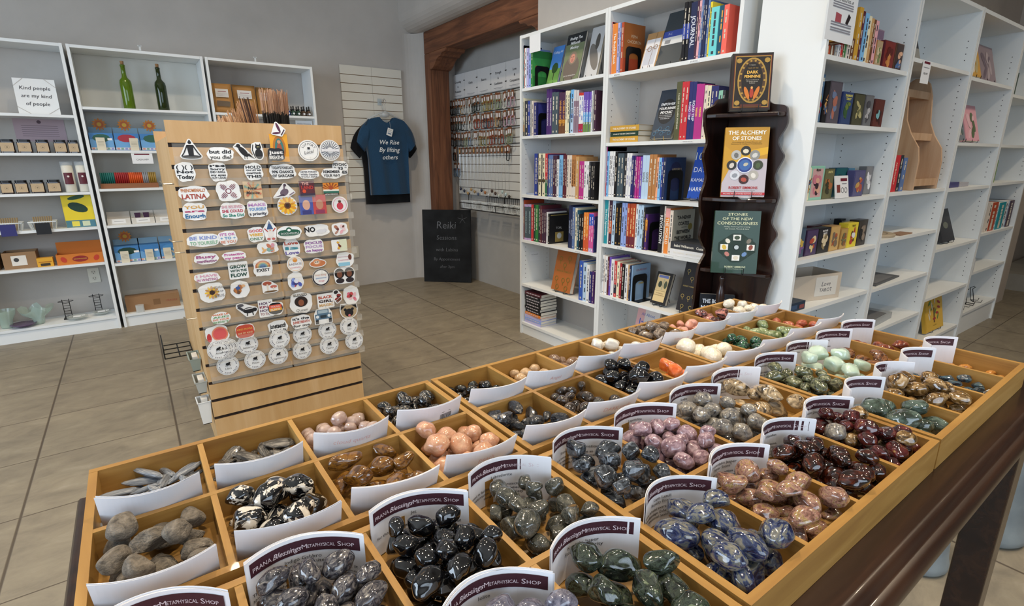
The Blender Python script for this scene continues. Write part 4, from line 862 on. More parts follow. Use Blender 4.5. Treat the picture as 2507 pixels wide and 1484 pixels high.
def sticker(k,cx,cy,w,h,ol,art,lab,i):
    p=crop(k,cx,cy); a=crop(k,cx-w/2,cy); b=crop(k,cx+w/2,cy); q=crop(k,cx,cy-h/2); r_=crop(k,cx,cy+h/2)
    yb=SYP-.004*(i%3)
    if lab in('Aries',): yb=SYP-.013+.0045*[x for x in (435,480,505)].index(cx)
    if 'BREATHE' in lab: yb=SYP-.012
    if 'dragonfly' in lab or 'robed' in lab: yb=SYP+.003
    P=at(p[0],p[1],1,yb); wd_=abs(at(b[0],b[1],1,yb).x-at(a[0],a[1],1,yb).x); hd=abs(at(q[0],q[1],1,yb).z-at(r_[0],r_[1],1,yb).z); wd_*=1.06; hd*=1.14
    if ol=='o' and 'oval' not in lab: wd_=hd=(wd_+hd)/2
    pts={'o':[(wd_/2*math.cos(t),hd/2*math.sin(t)) for t in [2*math.pi*j/28 for j in range(28)]],'r':rrect(wd_,hd,.005),'w':wob(wd_,hd,i),'h':None}[ol]
    A=Art(.0009); art(A,wd_,hd)
    if ol=='h':
        hp=hull([(v[0],v[2]) for v in A.v]); cx_=sum(a[0] for a in hp)/len(hp); cy_=sum(a[1] for a in hp)/len(hp)
        pts=hull([(a+.004*math.cos(t),b+.004*math.sin(t)) for a,b in hp for t in [j*.785 for j in range(8)]])
    zlab='white round zodiac sticker lettered %s'%lab if lab[0].isupper() and lab.istitle() and ol=='o' else None
    t=empty('sticker',(zlab or 'white edged sticker with '+lab)+('' if not zlab else ', on the slatted stand'),'sticker',P,0,'stickers on the slatted stand')
    if lab=='Aries': t['label']='white round zodiac sticker lettered Aries, %s of the three overlapping'%['frontmost','middle','rearmost'][(435,480,505).index(cx)]
    bk='#232227' if 'BREATHE' in lab else None
    G().prism(pts,-.0006,.0006,1,mat(bk,.4) if bk else SW).obj('backing',None,t)
    A.obj('print',None,t); t.rotation_euler=(R(-3),0,R(random.Random(i).uniform(-2,2)))
for i,s in enumerate(ST): sticker(*s,i)
# -------------------------------------------------------- incense on top of the stand
def incense(x,y,r,n,h0,h1,lab,stick,tip,z0=1.3186,hold='#c9ccd0',lean=.0,tiph=.5):
    rr=random.Random(int(x*1000)); t=empty('incense_bundle',lab,'incense',(x,y,z0),0,'incense stick bundles on top of the stand')
    G().lathe([(r*.95,0),(r,.004),(r*1.05,.055),(r*1.0,.056),(r*.9,.008)],24,mat(hold,.15,alpha=.6)).obj('holder',None,t,smooth=True)
    cols=[mat(c,.8) for c in stick]; tm=mat(tip,.9); g=G(); g2=G()
    for i in range(n):
        a=rr.uniform(0,6.28); q=r*.88*math.sqrt(rr.random()); bx,by=q*math.cos(a),q*math.sin(a); hh=rr.uniform(h0,h1)
        sx,sy=bx*.12+lean*hh+rr.uniform(-.004,.004),by*.12
        if tiph>0:
            hb=hh*tiph*rr.uniform(.92,1.05); p=lambda s:(bx+sx*s,by+sy*s,.006+hh*s)
            g2.tube([p(0),p(hb/hh)],.0017,5,tm); g.tube([p(hb/hh),p(1)],.0011,4,cols[i%len(cols)])
        else: g.tube([(bx,by,.006),(bx+sx,by+sy,hh)],.0015,5,cols[i%len(cols)])
    o=g.obj('sticks',None,t); o['kind']='stuff'
    if tiph>0: o=g2.obj('coated_ends',None,t); o['kind']='stuff'
incense(.578,2.60,.060,150,.20,.225,'thick bundle of incense sticks with black lower ends','#b08a70 #c09a7c #8f6a54'.split(),'#1a1816',tiph=.58)
incense(.52,2.80,.042,90,.16,.20,'bundle of pale incense sticks behind the black ended bundle'.replace(' ended',''),'#b89070 #a07858'.split(),'#a07858',tiph=0,lean=-.10)
incense(.485,2.60,.018,16,.17,.185,'thin bunch of dark brown incense sticks, standing tall','#3a2620 #4a3228'.split(),'#2a1c18',tiph=.3,lean=-.15)
incense(.465,2.71,.042,100,.11,.15,'middle height bundle of tan incense sticks','#b48a64 #9a7454 #c29c78'.split(),'#1a1816',tiph=0,lean=-.16)
incense(.40,2.60,.038,70,.075,.115,'low bundle of pale tan incense sticks at left','#b48a64 #c8a684'.split(),'#6a3030',tiph=0,lean=-.2)
incense(.345,2.68,.02,24,.04,.062,'small bunch of red and brown incense sticks at far left','#8a3a34 #5a3028 #a85a4a'.split(),'#6a3030',tiph=0,lean=-.25)
# ================================================================== SLATTED PANEL WITH SHIRTS
CRM=mat('#d9d5c9',.5); EDG=mat('#8a6a48',.7)
t=empty('slatted_wall_panel','cream slatted wall panel behind the hanging shirts','wall panel',(2.06,5.17,0))
z0,z1=.885,2.107; sl=[z1-.0768*k for k in range(1,16)]
g=slatwall(1.757,2.366,5.165,5.182,z0,z1,sl,1,CRM,EDG,.006); o=g.obj('panel',None,t); o.location=(-2.06,-5.17,0)
G().box(-.001,.001,-.0055,-.0045,z0,z1,mat('#8f8a7e',.8)).obj('seam',None,t)
SIL=mat('#b4b6b8',.25,metal=.9)
t=empty('faceout_hook','clear plastic slatwall hook carrying the shirt hangers','hook',(2.12,5.16,1.80))
G().box(-.02,.02,-.004,.0,-.03,.03,mat('#c8d4da',.1,alpha=.5)).tube([(0,-.004,0),(0,-.10,-.005),(0,-.115,.02)],.003,8,SIL).obj('arm',None,t)
def hanger(y,lab,z=1.80):
    t=empty('hanger',lab,'hanger',(2.125,y,z),0,'clear hangers for the shirts')
    g=G().tube([(.0,0,-.10),(0,0,-.03),(.012,0,-.012),(.012,0,.006),(0,0,.016),(-.012,0,.008)],.0018,6,SIL); g.obj('hook',None,t,smooth=True)
    c=mat('#cfd2d2',.15,alpha=.55)
    G().tube([(-.17,0,-.17),(-.06,0,-.115),(0,0,-.095),(.06,0,-.115),(.17,0,-.17)],.006,8,c).box(-.035,.035,-.003,.003,-.145,-.10,c).obj('shoulders',None,t,smooth=True)
hanger(5.045,'clear plastic hanger holding the blue shirt'); hanger(5.10,'clear plastic hanger holding the black shirt behind')
def shirt(y,lab,m,x,z,sc=1.,rot=0,bias=0):
    t=empty('t_shirt',lab,'shirt',(x,y,z),rot,None)
    # outline of the right half (x,z) from neck to hem, local origin at neck
    half=[(.075,.0),(.13,-.012),(.19,-.035),(.235,-.075),(.275,-.16),(.312,-.255),(.305,-.275),(.225,-.335),(.213,-.31),(.205,-.35),(.204,-.50),(.206,-.66),(.205,-.725)]
    nz=24; bm=bmesh.new(); 
    def halfw(zz):
        # body width at height zz
        pts=[(.075,0),(.13,-.012),(.19,-.035),(.225,-.08),(.222,-.16),(.214,-.31),(.205,-.4),(.206,-.725)]
        for (a,b),(c,d) in zip(pts,pts[1:]):
            if d<=zz<=b: return a+(c-a)*(b-zz)/(b-d+1e-9)
        return .2
    N=16
    def neck(u): return -.055*max(0,1-(u/.075)**2) if abs(u)<.075 else 0
    rows=[]
    for j in range(nz+1):
        zz=-.725*(j/nz); w=halfw(zz) if j else .20
        row=[]
        for i in range(N+1):
            u=-1+2*i/N
            if j==0: X=u*.19; Z=(-.035*(max(0,abs(X)-.075)/.115)) + neck(X)*1.0
            else: X=u*w; Z=min(zz,(-.035*(max(0,abs(X)-.075)/.115) if abs(X)>.075 else neck(X))-.0)-.0005*j*(0) ; Z=Z if j>0 else Z
            if j>0: Z=Z-.0004*j
            f=.010*math.sin(X*38+bias+zz*3)*min(1,-zz*2.2)+.004*math.sin(X*90+zz*9)*min(1,-zz*3)
            th=.028*math.sqrt(max(0,1-(X/.24)**2))
            row.append((X,-th-f,Z*sc))
        rows.append(row)
    vs=[p for r_ in rows for p in r_]+[(p[0],-p[1]*.6+.002,p[2]) for r_ in rows for p in r_]; n1=(N+1)*(nz+1); fs=[]
    for j in range(nz):
        for i in range(N):
            a=j*(N+1)+i; fs.append((a,a+N+1,a+N+2,a+1)); b=a+n1; fs.append((b,b+1,b+N+2,b+N+1))
        for i in (0,N):
            a=j*(N+1)+i; fs.append((a,a+n1,a+n1+N+1,a+N+1) if i else (a,a+N+1,a+n1+N+1,a+n1))
    G().add(vs,fs,m).obj('body',None,t,smooth=True)
    for s in (-1,1):
        g=G(); M=8; vs=[];
        A0,A1=Vector((s*.205,0,-.055)),Vector((s*.212,0,-.30)); B0,B1=Vector((s*.305,0,-.235)),Vector((s*.232,0,-.325))
        A0=Vector((s*.17,0,-.022))
        for i in range(M+1):
            u=i/M; top=A0.lerp(B0,u)+Vector((s*.022*math.sin(u*3.14),0,.014*math.sin(u*3.14))); bot=A1.lerp(B1,u)
            for k in range(9):
                v=k/8; p=top.lerp(bot,v); q=math.sin(v*3.14159); yy=.022*q+.002
                vs.append((p.x,-yy-.003*math.sin(v*14+u*4),p.z*sc))
            for k in range(9):
                v=1-k/8; p=top.lerp(bot,v); q=math.sin(v*3.14159); vs.append((p.x,.014*q+.002,p.z*sc))
        fs=[]
        for i in range(M):
            for k in range(18): a=i*18; b=(i+1)*18; fs.append((a+k,a+(k+1)%18,b+(k+1)%18,b+k) if s<0 else (a+k,b+k,b+(k+1)%18,a+(k+1)%18))
        g.add(vs,fs,m).obj('sleeve',None,t,smooth=True)
    return t
def cloth(n,c1,c2):
    x=NT(n,Roughness=.9,Specular_IOR_Level=.1); v=x.coord(); x.col(x.ramp(x.noise(v,300,2),[(.3,c1),(.7,c2)])); x.b.inputs['Sheen Weight'].default_value=.3; return x.m
BLU=cloth('blue_jersey','#1b3852','#24445f'); BLA=cloth('black_jersey','#0d0d0f','#17171a')
sh=shirt(5.045,'dark blue t-shirt lettered We Rise By lifting others on the slatted panel',BLU,2.125,1.655,1.0)
bs=shirt(5.125,'black t-shirt hanging behind the blue one',BLA,2.135,1.62,1.0,R(2),2.); bs.scale=(1.16,.62,1.08); bs.location.y=5.135
g=G(); f=lambda a,b:(a,-.055-.0*abs(a),b)
for i,(s,y,h) in enumerate((('We Rise',-.235,.044),('By lifting',-.305,.044),('others',-.375,.042))): text(g,s,[-.0,.0,.0][i],y,mat('#dfe2e2',.7),h=h,fn=f,shear=.25,fit=.205,bold=.008)
g.obj('lettering',None,sh)
t=empty('price_tag','white paper tag hanging at the neck of the blue shirt','tag',(2.145,4.985,1.55)); t.rotation_euler=(0,R(18),0)
G().box(-.028,.028,-.0008,.0008,-.075,-.005,mat('#dcdcd8',.7)).obj('card',None,t)
A=Art(.0011); A.t('PRANA',0,-.02,'#4a4a50',h=.008,fit=.05); A.t('Blessings',0,-.034,'#3a5a80',h=.009,fit=.05,shear=.3); A.rect(-.018,.018,-.06,-.048,'#6a7a90'); A.obj('print',None,t)
G().tube([(0,0,-.006),(-.012,.005,.03),(-.02,.02,.06)],.0006,4,mat('#d8d8d8',.6)).obj('string',None,t)
# ================================================================== BOOKS
PAL=dict(navy='#232c50',royal='#2c3f94',blue='#3458b0',sky='#7db8e6',paleblue='#b4cfe8',periwinkle='#8ea6e0',lavender='#b4b2e2',steel='#5f78a8',slate='#46555f',teal='#1f8e9c',darkteal='#1d4f66',mint='#8ec4b0',aqua='#6fd0d4',green='#2f7d3c',darkgreen='#1d3c30',olive='#55563a',black='#17171b',charcoal='#34363c',grey='#8c8f92',white='#e2e4e6',ivory='#ddd2c6',cream='#e4dec0',yellow='#e2cf3c',gold='#c79a3a',tan='#b07a48',sand='#c39a66',brown='#6a4630',rust='#b04a2c',orange='#e0853a',coral='#ef6a5c',red='#c6343c',crimson='#9c2430',maroon='#5a2430',pink='#d05a9a',palepink='#e0a8b0',magenta='#b43488',purple='#4b2c6c',violet='#6a4fb0',indigo='#2c2f6c',plum='#43293f',peach='#eda77e',mauve='#8a7484')
PG=mat('#ddd8cb',.8); GOLDM=mat('#c9a24a',.35,metal=.6)
def bookbody(t,th,d,h,cm,loc=(0,0,0)):
    """spine at local y=0 facing -Y, thickness along x, fore edge at +y"""
    g=G(); c=.0012; x0=0; 
    g.box(0,c,0,d,0,h).box(th-c,th,0,d,0,h).box(c,th-c,0,c,0,h); o=g.obj('cover',cm,t); o.location=loc
    o2=G().box(c*1.1,th-c*1.1,c*1.2,d-.003,.002,h-.002).obj('pages',PG,t); o2.location=loc
    return o
def spinemarks(A,th,h,tc,seed):
    rr=random.Random(seed); z=h*.9; x=th/2
    while z>h*.32:
        L=rr.uniform(.012,.03); A.rect(x-th*.13,x+th*.13,z-L,z,tc); z-=L+.005
        if rr.random()<.18: z-=.02
    A.l=1; A.rect(x-th*.16,x+th*.16,h*.04,h*.04+th*.35,tc)
def ordn(i,n): return 'leftmost' if i==0 else ('rightmost' if i==n-1 else WORDO[i]+' from left' if i<14 else WORDO[n-1-i]+' from right' if n-1-i<14 else 'middle')
def row(fr,z,K,x0,yb,items,where,d0=.012,dep=.15,kind='paperback',cat='book',name='book'):
    ox,oy,s=K; n=len([i for i in items if i[2]]); j=0; px=x0
    for i,it in enumerate(items):
        e,top,col=it[:3]; title=it[3] if len(it)>3 else None; tc=it[4] if len(it)>4 else None; bands=it[5] if len(it)>5 else None
        a=fr.hit(ox+px*s,oy+yb*s,d0)[0]; b=fr.hit(ox+e*s,oy+yb*s,d0)[0]; px=e
        if not col: continue
        a=max(a,.0205); b=min(b,.766); h=fr.hit(ox+(e)*s,oy+top*s,d0)[1]-z; th=max(.004,b-a-.0008); rr=random.Random(int(e*7+z*1000))
        dd=d0+rr.uniform(0,.006); dp=min(.235,dep*rr.uniform(.93,1.1))
        t=empty(name,'%s %s, %s %s'%(col.replace('darkteal','dark teal').replace('darkgreen','dark green').replace('pale','pale '),kind,ordn(j,n),where),cat,fr.w(a+.0003,dd,z+.0006),fr.rz,'books standing '+where if cat=='book' else 'decks '+where)
        j+=1; cm=mat(PAL[col],.45); cvo=bookbody(t,th,dp,h,cm)
        lum=sum(lin(PAL[col])); tc=tc or ('#3a3c48' if lum>1.2 else '#cfc8b8')
        A=Art(.0002)
        if bands:
            for (q0,q1,bc) in bands: A.rect(0,th,h*q0,h*q1,bc); A.l=0
            A.l=1
        if title:
            A.l+=1; g=glyphs(title,.02); W_=g[3]-g[2]; hh=min(th*.62,h*.62/W_*.7)
            text(A,title,h*.58,0,mat(tc,.5),h=hh,bold=.02,fn=lambda p,q,A=A,th=th,h=h: A.fn(th/2+q,h-p+h*.08))
        else: spinemarks(A,th,h,tc,e)
        A.obj('spine_print',None,cvo)
        if i==len(items)-1 or (i+1<len(items) and not items[i+1][2]): lastbook=(t,th,dp,h,a)
    return lastbook
def sideart(t,th,h,dp,fnart):
    """print on the right hand cover of a standing book (local +x face)"""
    class SA(Art):
        def fn(s,a,b): return (th+s.e+s.l*.00018,a,b)
    A=SA(.0003); fnart(A,dp,h); A.obj('cover_print',None,t)
BM=mat('#121214',.4,metal=.3)
def bookend(fr,x,z,lab,h=.14,w=.12,y=.03):
    t=empty('bookend',lab,'bookend',fr.w(x,y,z+.0006),fr.rz,'black metal bookends'); o=rrect(w,h*2,.02); 
    arch=[(w*.2,0),(w*.2,h*.62)]+[(w*.5-w*.3*math.cos(a),h*.62+w*.16*math.sin(a)) for a in [math.pi*i/8 for i in range(1,8)]]+[(w*.8,h*.62),(w*.8,0)]
    top=[(0,0),(0,h-.02),(.006,h-.006),(.02,h),(w-.02,h),(w-.006,h-.006),(w,h-.02),(w,0)]
    g=G()
    # two legs plus crown, as polygons in the y-z plane
    g.prism([(0,0),(w*.2,0),(w*.2,h*.62),(0,h*.62)],0,.0012,0); g.prism([(w*.8,0),(w,0),(w,h*.62),(w*.8,h*.62)],0,.0012,0)
    g.prism([(0,h*.62),(w*.2,h*.62)]+arch[2:-2]+[(w*.8,h*.62),(w,h*.62),(w,h-.02),(w-.006,h-.006),(w-.02,h),(.02,h),(.006,h-.006),(0,h-.02)],0,.0012,0)
    g.obj('upright',BM,t); G().box(.0015,.05,0,w,.0003,.0013).obj('base',BM,t); return t
def face(fr,K,z,xl,xr,yt,yb,col,th,lab,art,y=.08,tilt=14,yaw=0,stand=True,cat='book',name='book',hs=1.,stcol=BM,ws=1.):
    ox,oy,s=K; a=fr.hit(ox+xl*s,oy+yb*s,y)[0]; b=fr.hit(ox+xr*s,oy+yb*s,y)[0]; w=(b-a)*ws; ym=y+.03
    h=(fr.hit(ox+(xl+xr)/2*s,oy+yt*s,ym)[1]-z)*hs/math.cos(R(tilt)); 
    t=empty(name,lab,cat,fr.w((a+b)/2,y,z+.0012+th*math.sin(R(tilt))+(.0062 if stand else 0)),0); t.rotation_euler=Matrix.Rotation(fr.rz+R(yaw),4,'Z').__matmul__(Matrix.Rotation(R(-tilt),4,'X')).to_euler()
    cm=mat(PAL.get(col,col),.4); c=.0013
    G().box(-w/2,w/2,-c,0,0,h).box(-w/2,w/2,th-c,th,0,h).box(-w/2,-w/2+c,0,th-c,0,h).obj('cover',cm,t)
    G().box(-w/2+c*1.2,w/2-.003,.0002,th-c-.0002,.002,h-.002).obj('pages',PG,t)
    A=Art(c+.0002); art(A,w,h); A.obj('cover_print',None,t)
    if stand:
        st=empty('easel_stand','small %swire easel holding the %s'%('gold ' if stcol is not BM else 'black ',lab.split(' on ')[0][:60].rsplit(' ',1)[0] if 0 else ' '.join(lab.split()[:6])),'easel',fr.w((a+b)/2,y,z+.0008),fr.rz+R(yaw),'small wire easels')
        g=G(); k=w*.22; tl=R(tilt)
        for sx in (-k,k): g.tube([(sx,-.012,.022),(sx,-.011,.008),(sx,-.006,.003),(sx,.02,.003),(sx,th+.014+math.sin(tl)*h*.0,.004),(sx,th+.016+math.sin(tl)*h*.55,h*.55)],.0016,6)
        g.tube([(-k,th+.016+math.sin(tl)*h*.5,h*.5),(0,th+.03+math.sin(tl)*h*.5,h*.45),(k,th+.016+math.sin(tl)*h*.5,h*.5)],.0016,6); g.tube([(0,th+.03+math.sin(tl)*h*.5,h*.45),(0,th+.06+math.sin(tl)*h*.5,.003)],.0016,6)
        g.obj('frame',stcol,st)
    return t
def fit(*rows):
    """rows of (text,y fraction,height fraction,colour)"""
    def f(A,w,h):
        for (s,y,hh,c) in rows: A.t(s,0,h*y,c,h=h*hh,fit=w*.88,bold=.02)
    return f
A1=(1255,210,.09434);A2=(1255,360,.09434);A3=(1255,470,.10108);A4=(1460,340,.11455);A5=(1460,475,.1112);A6=(1460,610,.1213);A7=(1460,0,.13475);A8=(1460,180,.13163)
K7=(1240,0,.2695);K8=(1240,360,.3235)
LC='on the %s shelf, left book case'; RC='on the %s shelf, right book case'
# --- left case
t,th,dp,h,x=row(C1,1.70,K7,92,790,[(108,425,'navy'),(125,425,'navy'),(138,440,'darkteal'),(150,445,'teal'),(165,440,'rust'),(180,435,'white'),(197,435,'lavender'),(215,435,'periwinkle'),(235,455,'green')],LC%'top')
def butterfly(A,w,h):
    A.rect(0,w,0,h*.5,'#1d5a30'); A.l=0; A.rect(0,w,h*.3,h*.8,'#3f9a4c')
    for s in(-1,1): A.disc(w*.32+s*w*.09,h*.5,w*.10,'#c8642c',h*.07,12,s*.6)
    A.t('Butterfly',w*.5,h*.85,'#dfe8d0',h=h*.04,fit=w*.7)
sideart(t,th,h,dp,lambda A,w,h:(A.rect(0,w,h*.3,h*.8,'#3f9a4c'),[A.disc(w*.32+s*w*.10,h*.52,w*.12,'#c8642c',h*.07,12,s*.6) for s in(-1,1)]))
bookend(C1,x+th+.004,1.70,'black metal bookend beside the green butterfly book',.13)
def beach(A,w,h):
    A.rect(-w/2,w/2,h*.4,h,'#4c86d0'); A.rect(-w/2,w/2,0,h*.4,'#6a9a4a'); A.l=1
    A.t('Calling All',0,h*.84,'#f0f2f4',h=h*.07,fit=w*.8,shear=.2); A.rect(-w*.03,w*.03,h*.1,h*.4,'#3a3020'); A.disc(0,h*.42,w*.28,'#2c4a24',h*.14)
face(C1,K7,1.70,362,460,440,745,'blue',.012,'blue paperback with a tree and sky cover, left of the monkey book',beach,tilt=16)
def monkey(A,w,h):
    A.rect(-w/2,w/2,0,h,'#6f7a5c'); A.rect(-w/2,w/2,h*.78,h,'#23262a'); A.disc(0,h*.25,w*.42,'#6a6058',h*.27); A.disc(0,h*.47,w*.22,'#857868',h*.14); A.disc(0,h*.46,w*.13,'#c88a78',h*.10); A.disc(-w*.05,h*.49,w*.02,K); A.disc(w*.05,h*.49,w*.02,K); A.disc(0,h*.42,w*.06,'#b07468',h*.04)
    for i,s in enumerate(('Finding The','Millionth','Monkey')): A.t(s,w*.0,h*(.90-.10*i),'#f0f0ee',h=h*.06,fit=w*.8,shear=.2,bold=.02)
    A.t('Life After Self-Help Books',0,h*.09,'#e8e8e6',h=h*.025,fit=w*.8)
face(C1,K7,1.70,478,655,325,722,'charcoal',.014,'book with a monkey face cover on the top shelf of the left case',monkey,tilt=14,y=.05,ws=.92)
def fig(A,w,h):
    A.rect(-w/2,w/2,0,h,'#c4c6c8'); A.disc(0,h*.4,w*.3,'#77736e',h*.3,16,.4); A.disc(w*.1,h*.7,w*.16,'#55524e',h*.16)
face(C1,K7,1.70,700,815,265,690,'grey',.016,'grey and white book with a stone figure cover beside the monkey book',fig,tilt=14)
t,th,dp,h,x=row(C1,1.40,A1,105,1230,[(165,350,'periwinkle'),(235,330,'cream',None,None,[(0,.12,'#2a2420'),(.12,.3,'#b07a3a')]),(300,325,'cream',None,None,[(0,.12,'#2a2420'),(.12,.3,'#b07a3a')]),(390,385,'charcoal'),(450,390,'royal'),(490,395,'grey'),(530,395,'ivory'),(600,430,'indigo')],LC%'second'+', left group')
sideart(t,th,h,dp,lambda A,w,h:(A.rect(w*.1,w*.95,h*.5,h*.95,'#3a3f8c'),A.t('SOUL',w*.5,h*.62,'#9aa0c8',h=h*.10,fit=w*.7)))
bookend(C1,x+th+.004,1.40,'black metal bookend beside the indigo book on the second shelf',.14)
row(C1,1.40,A1,862,1200,[(930,80,'purple','THE CHAKRA COOKBOOK','#e8e6f0'),(1003,80,'purple','THE CHAKRA COOKBOOK','#e8e6f0'),(1090,165,'slate'),(1180,165,'slate'),(1262,170,'brown','WHEELS OF LIFE','#d8a04a',[(.35,1,'#4a2c4c'),(.25,.35,'#b0782c')]),(1352,170,'brown','WHEELS OF LIFE','#d8a04a',[(.35,1,'#4a2c4c'),(.25,.35,'#b0782c')]),(1400,130,'cream'),(1452,130,'cream'),(1477,200,'darkteal'),(1556,100,'paleblue',None,None,[(.8,1,'#6ab0e6'),(.35,.45,'#7a9ad0')]),(1622,115,'mauve','ROCK','#e0dce0',[(.75,1,'#c8c8cc')]),(1686,115,'mauve','ROCK','#e0dce0',[(.75,1,'#c8c8cc')]),(1750,180,'white',None,'#5a6ac0',[(.93,1,'#c0342c'),(0,.22,'#a82848')]),(1816,180,'white',None,'#5a6ac0',[(.93,1,'#c0342c'),(0,.22,'#a82848')]),(1882,165,'violet','YOUR INNER HEALER','#e0e6f4',[(.25,.5,'#5aa0d8'),(0,.25,'#6a8a4c')]),(1948,160,'violet','YOUR INNER HEALER','#e0e6f4',[(.25,.5,'#5aa0d8'),(0,.25,'#6a8a4c')]),(2018,155,'violet','YOUR INNER HEALER','#e0e6f4',[(.25,.5,'#5aa0d8'),(0,.25,'#6a8a4c')]),(2046,135,'white'),(2088,130,'grey'),(2148,120,'plum','',None)],LC%'second'+', right group')
row(C1,1.013,A2,548,1130,[(640,172,'royal'),(666,180,'charcoal'),(735,170,'cream',None,None,[(.33,.40,'#5a4a28')]),(752,200,'charcoal'),(826,170,'cream',None,None,[(.33,.40,'#5a4a28')]),(886,172,'red',None,None,[(0,.4,'#2c6a4c')]),(912,190,'indigo'),(970,212,'steel'),(1030,212,'steel'),(1085,225,'plum'),(1136,225,'plum'),(1188,325,'white'),(1240,212,'sky',None,'#2a4a80'),(1290,212,'sky',None,'#2a4a80'),(1345,200,'maroon'),(1386,200,'maroon'),(1446,212,'ivory'),(1508,212,'ivory'),(1566,212,'tan',None,'#5a3418',[(0,.28,'#d8d0c8')]),(1620,212,'tan',None,'#5a3418',[(0,.28,'#d8d0c8')]),(1700,250,'sand'),(1767,375,'magenta'),(1837,375,'magenta'),(1900,375,'white'),(1962,375,'white'),(2012,385,'charcoal'),(2062,400,'black'),(2112,400,'black')],LC%'third')
G().prism([(-.10,-.001),(.09,-.001),(.09,.0095),(-.10,.0095)],-.06,.07,1,mat('#9aa6bc',.6)).obj('flat_booklet',None,None,loc=C1.w(.125,.10,1.0150),rz=R(-90)).__setitem__('label','thin grey blue booklet lying flat at the left end of the third shelf'); bpy.data.objects['flat_booklet']['category']='book'
t,th,dp,h,x=row(C1,.70,A3,182,1150,[(217,120,'navy'),(270,200,'rust','ANIMAL SPEAK','#e8b070'),(355,305,'slate','HEALING CRYSTALS','#a8c0c8',[(.93,1,'#b09ac8'),(0,.06,'#b09ac8')]),(437,305,'slate','HEALING CRYSTALS','#a8c0c8',[(.93,1,'#b09ac8'),(0,.06,'#b09ac8')]),(490,312,'red'),(545,315,'darkgreen'),(612,322,'green'),(660,325,'charcoal'),(702,335,'maroon'),(747,425,'plum'),(802,435,'plum'),(836,495,'white'),(875,535,'black')],LC%'fourth'+', left group',dep=.17)
sideart(t,th,h,dp,lambda A,w,h:(A.t('TCHL',w*.5,h*.52,'#c8ccd4',h=h*.07,fit=w*.5),A.rect(w*.3,w*.75,h*.05,h*.38,'#8a7a44'),A.disc(w*.52,h*.25,w*.12,'#b8c0c8'),A.rect(w*.05,w*.95,h*.93,h*.96,'#8a7a44')))
row(C1,.70,A3,1335,1270,[(1378,330,'navy','ASTROLOGY','#a8b4c8'),(1432,355,'navy','ASTROLOGY','#a8b4c8'),(1482,375,'steel'),(1536,392,'cream'),(1592,452,'darkteal'),(1642,545,'black'),(1702,545,'black'),(1768,505,'orange',None,'#f0d8a0',[(0,.4,'#d05a34')]),(1816,505,'orange',None,'#f0d8a0',[(0,.4,'#d05a34')]),(1876,515,'pink',None,'#f0d0e0',[(.68,.97,'#2a5ac0'),(0,.1,'#b8a8d0')]),(1936,515,'pink',None,'#f0d0e0',[(.68,.97,'#2a5ac0'),(0,.1,'#b8a8d0')]),(1962,600,'indigo')],LC%'fourth'+', right group',dep=.17)
bookend(C1,C1.hit(1255+1320*.10108,470+1260*.10108,.02)[0]-.004,.70,'black bookend left of the second group on the fourth shelf',.14)
def signs(tx,bg,ink,):
    def f(A,w,h):
        A.rect(-w/2,w/2,0,h,bg); A.t(tx,0,h*.5,ink,h=h*.045,fit=w*.8,bold=.02)
        rr=random.Random(5)
        for (a,b) in ((-.25,.8),(.2,.84),(0,.66),(-.3,.3),(.05,.28),(.3,.32),(-.2,.1),(.25,.1)): 
            A.ring(w*a,h*b,w*.09,w*.025,ink,12); A.line((w*a,h*b-w*.09),(w*a+rr.uniform(-.04,.04)*w,h*b-w*.18),w*.025,ink)
    return f
face(C1,K8,.381,333,482,805,1100,'#a05a28',.03,'brown hardcover with gold symbols on an easel, fifth shelf of the left case',signs('SIGNS & SYMBOLS','#a8622e','#7c6a2c'),tilt=13,y=.03,ws=.95)
row(C1,.381,K8,541,1150,[(570,865,'blue'),(598,880,'paleblue'),(620,895,'white'),(638,945,'indigo'),(655,945,'purple')],LC%'fifth')
bookend(C1,C1.hit(1240+537*.3235,360+1130*.3235,.02)[0],.381,'black bookend at the left of the blue books on the fifth shelf',.10)
def stack(fr,x0,x1,z,cols,lab,dep=.15,y=.02,th=.016,grp='books lying in a stack',titles=None):
    zz=z+.0008; n=len(cols)
    for i,c in enumerate(cols):
        rr=random.Random(i*5+int(x0*100)); t_=th*rr.uniform(.85,1.15) if not isinstance(th,list) else th[i]; j=rr.uniform(-.006,.006); w=x1-x0
        t=empty('book','%s %s, %s'%(c,lab,'bottom of its stack' if i==0 else 'topmost of its stack' if i==n-1 else WORDO[i]+' from the bottom'),'book',fr.w((x0+x1)/2+j,y+rr.uniform(0,.006),zz),fr.rz+R(rr.uniform(-2.5,2.5)),grp)
        k=.0012; cm=mat(PAL[c],.45)
        G().box(-w/2,w/2,0,dep,0,k).box(-w/2,w/2,0,dep,t_-k,t_).box(-w/2,w/2,0,k,k,t_-k).obj('cover',cm,t); G().box(-w/2+.002,w/2-.002,k*1.2,dep-.003,k*1.1,t_-k*1.1).obj('pages',PG,t)
        A=Art(.0003)
        if titles and titles[i]: A.t(titles[i],0,t_/2,'#e8e4d8',h=t_*.45,fit=w*.8,bold=.02)
        else: 
            xx=-w*.4
            while xx<w*.3: L=rr.uniform(.01,.03); A.rect(xx,xx+L,t_*.35,t_*.65,'#c8c0c8'); xx+=L+.006; A.l=0
        A.obj('spine_print',None,t); zz+=t_+.0006
# stack seen from its fore edge side too
stack(C1,.03,.215,.09,['lavender','periwinkle','lavender','orange','black','black','black','black','charcoal','black','maroon'],'paperback in the stack on the lowest shelf',dep=.15,th=.0215,grp='books in the stack on the lowest shelf')
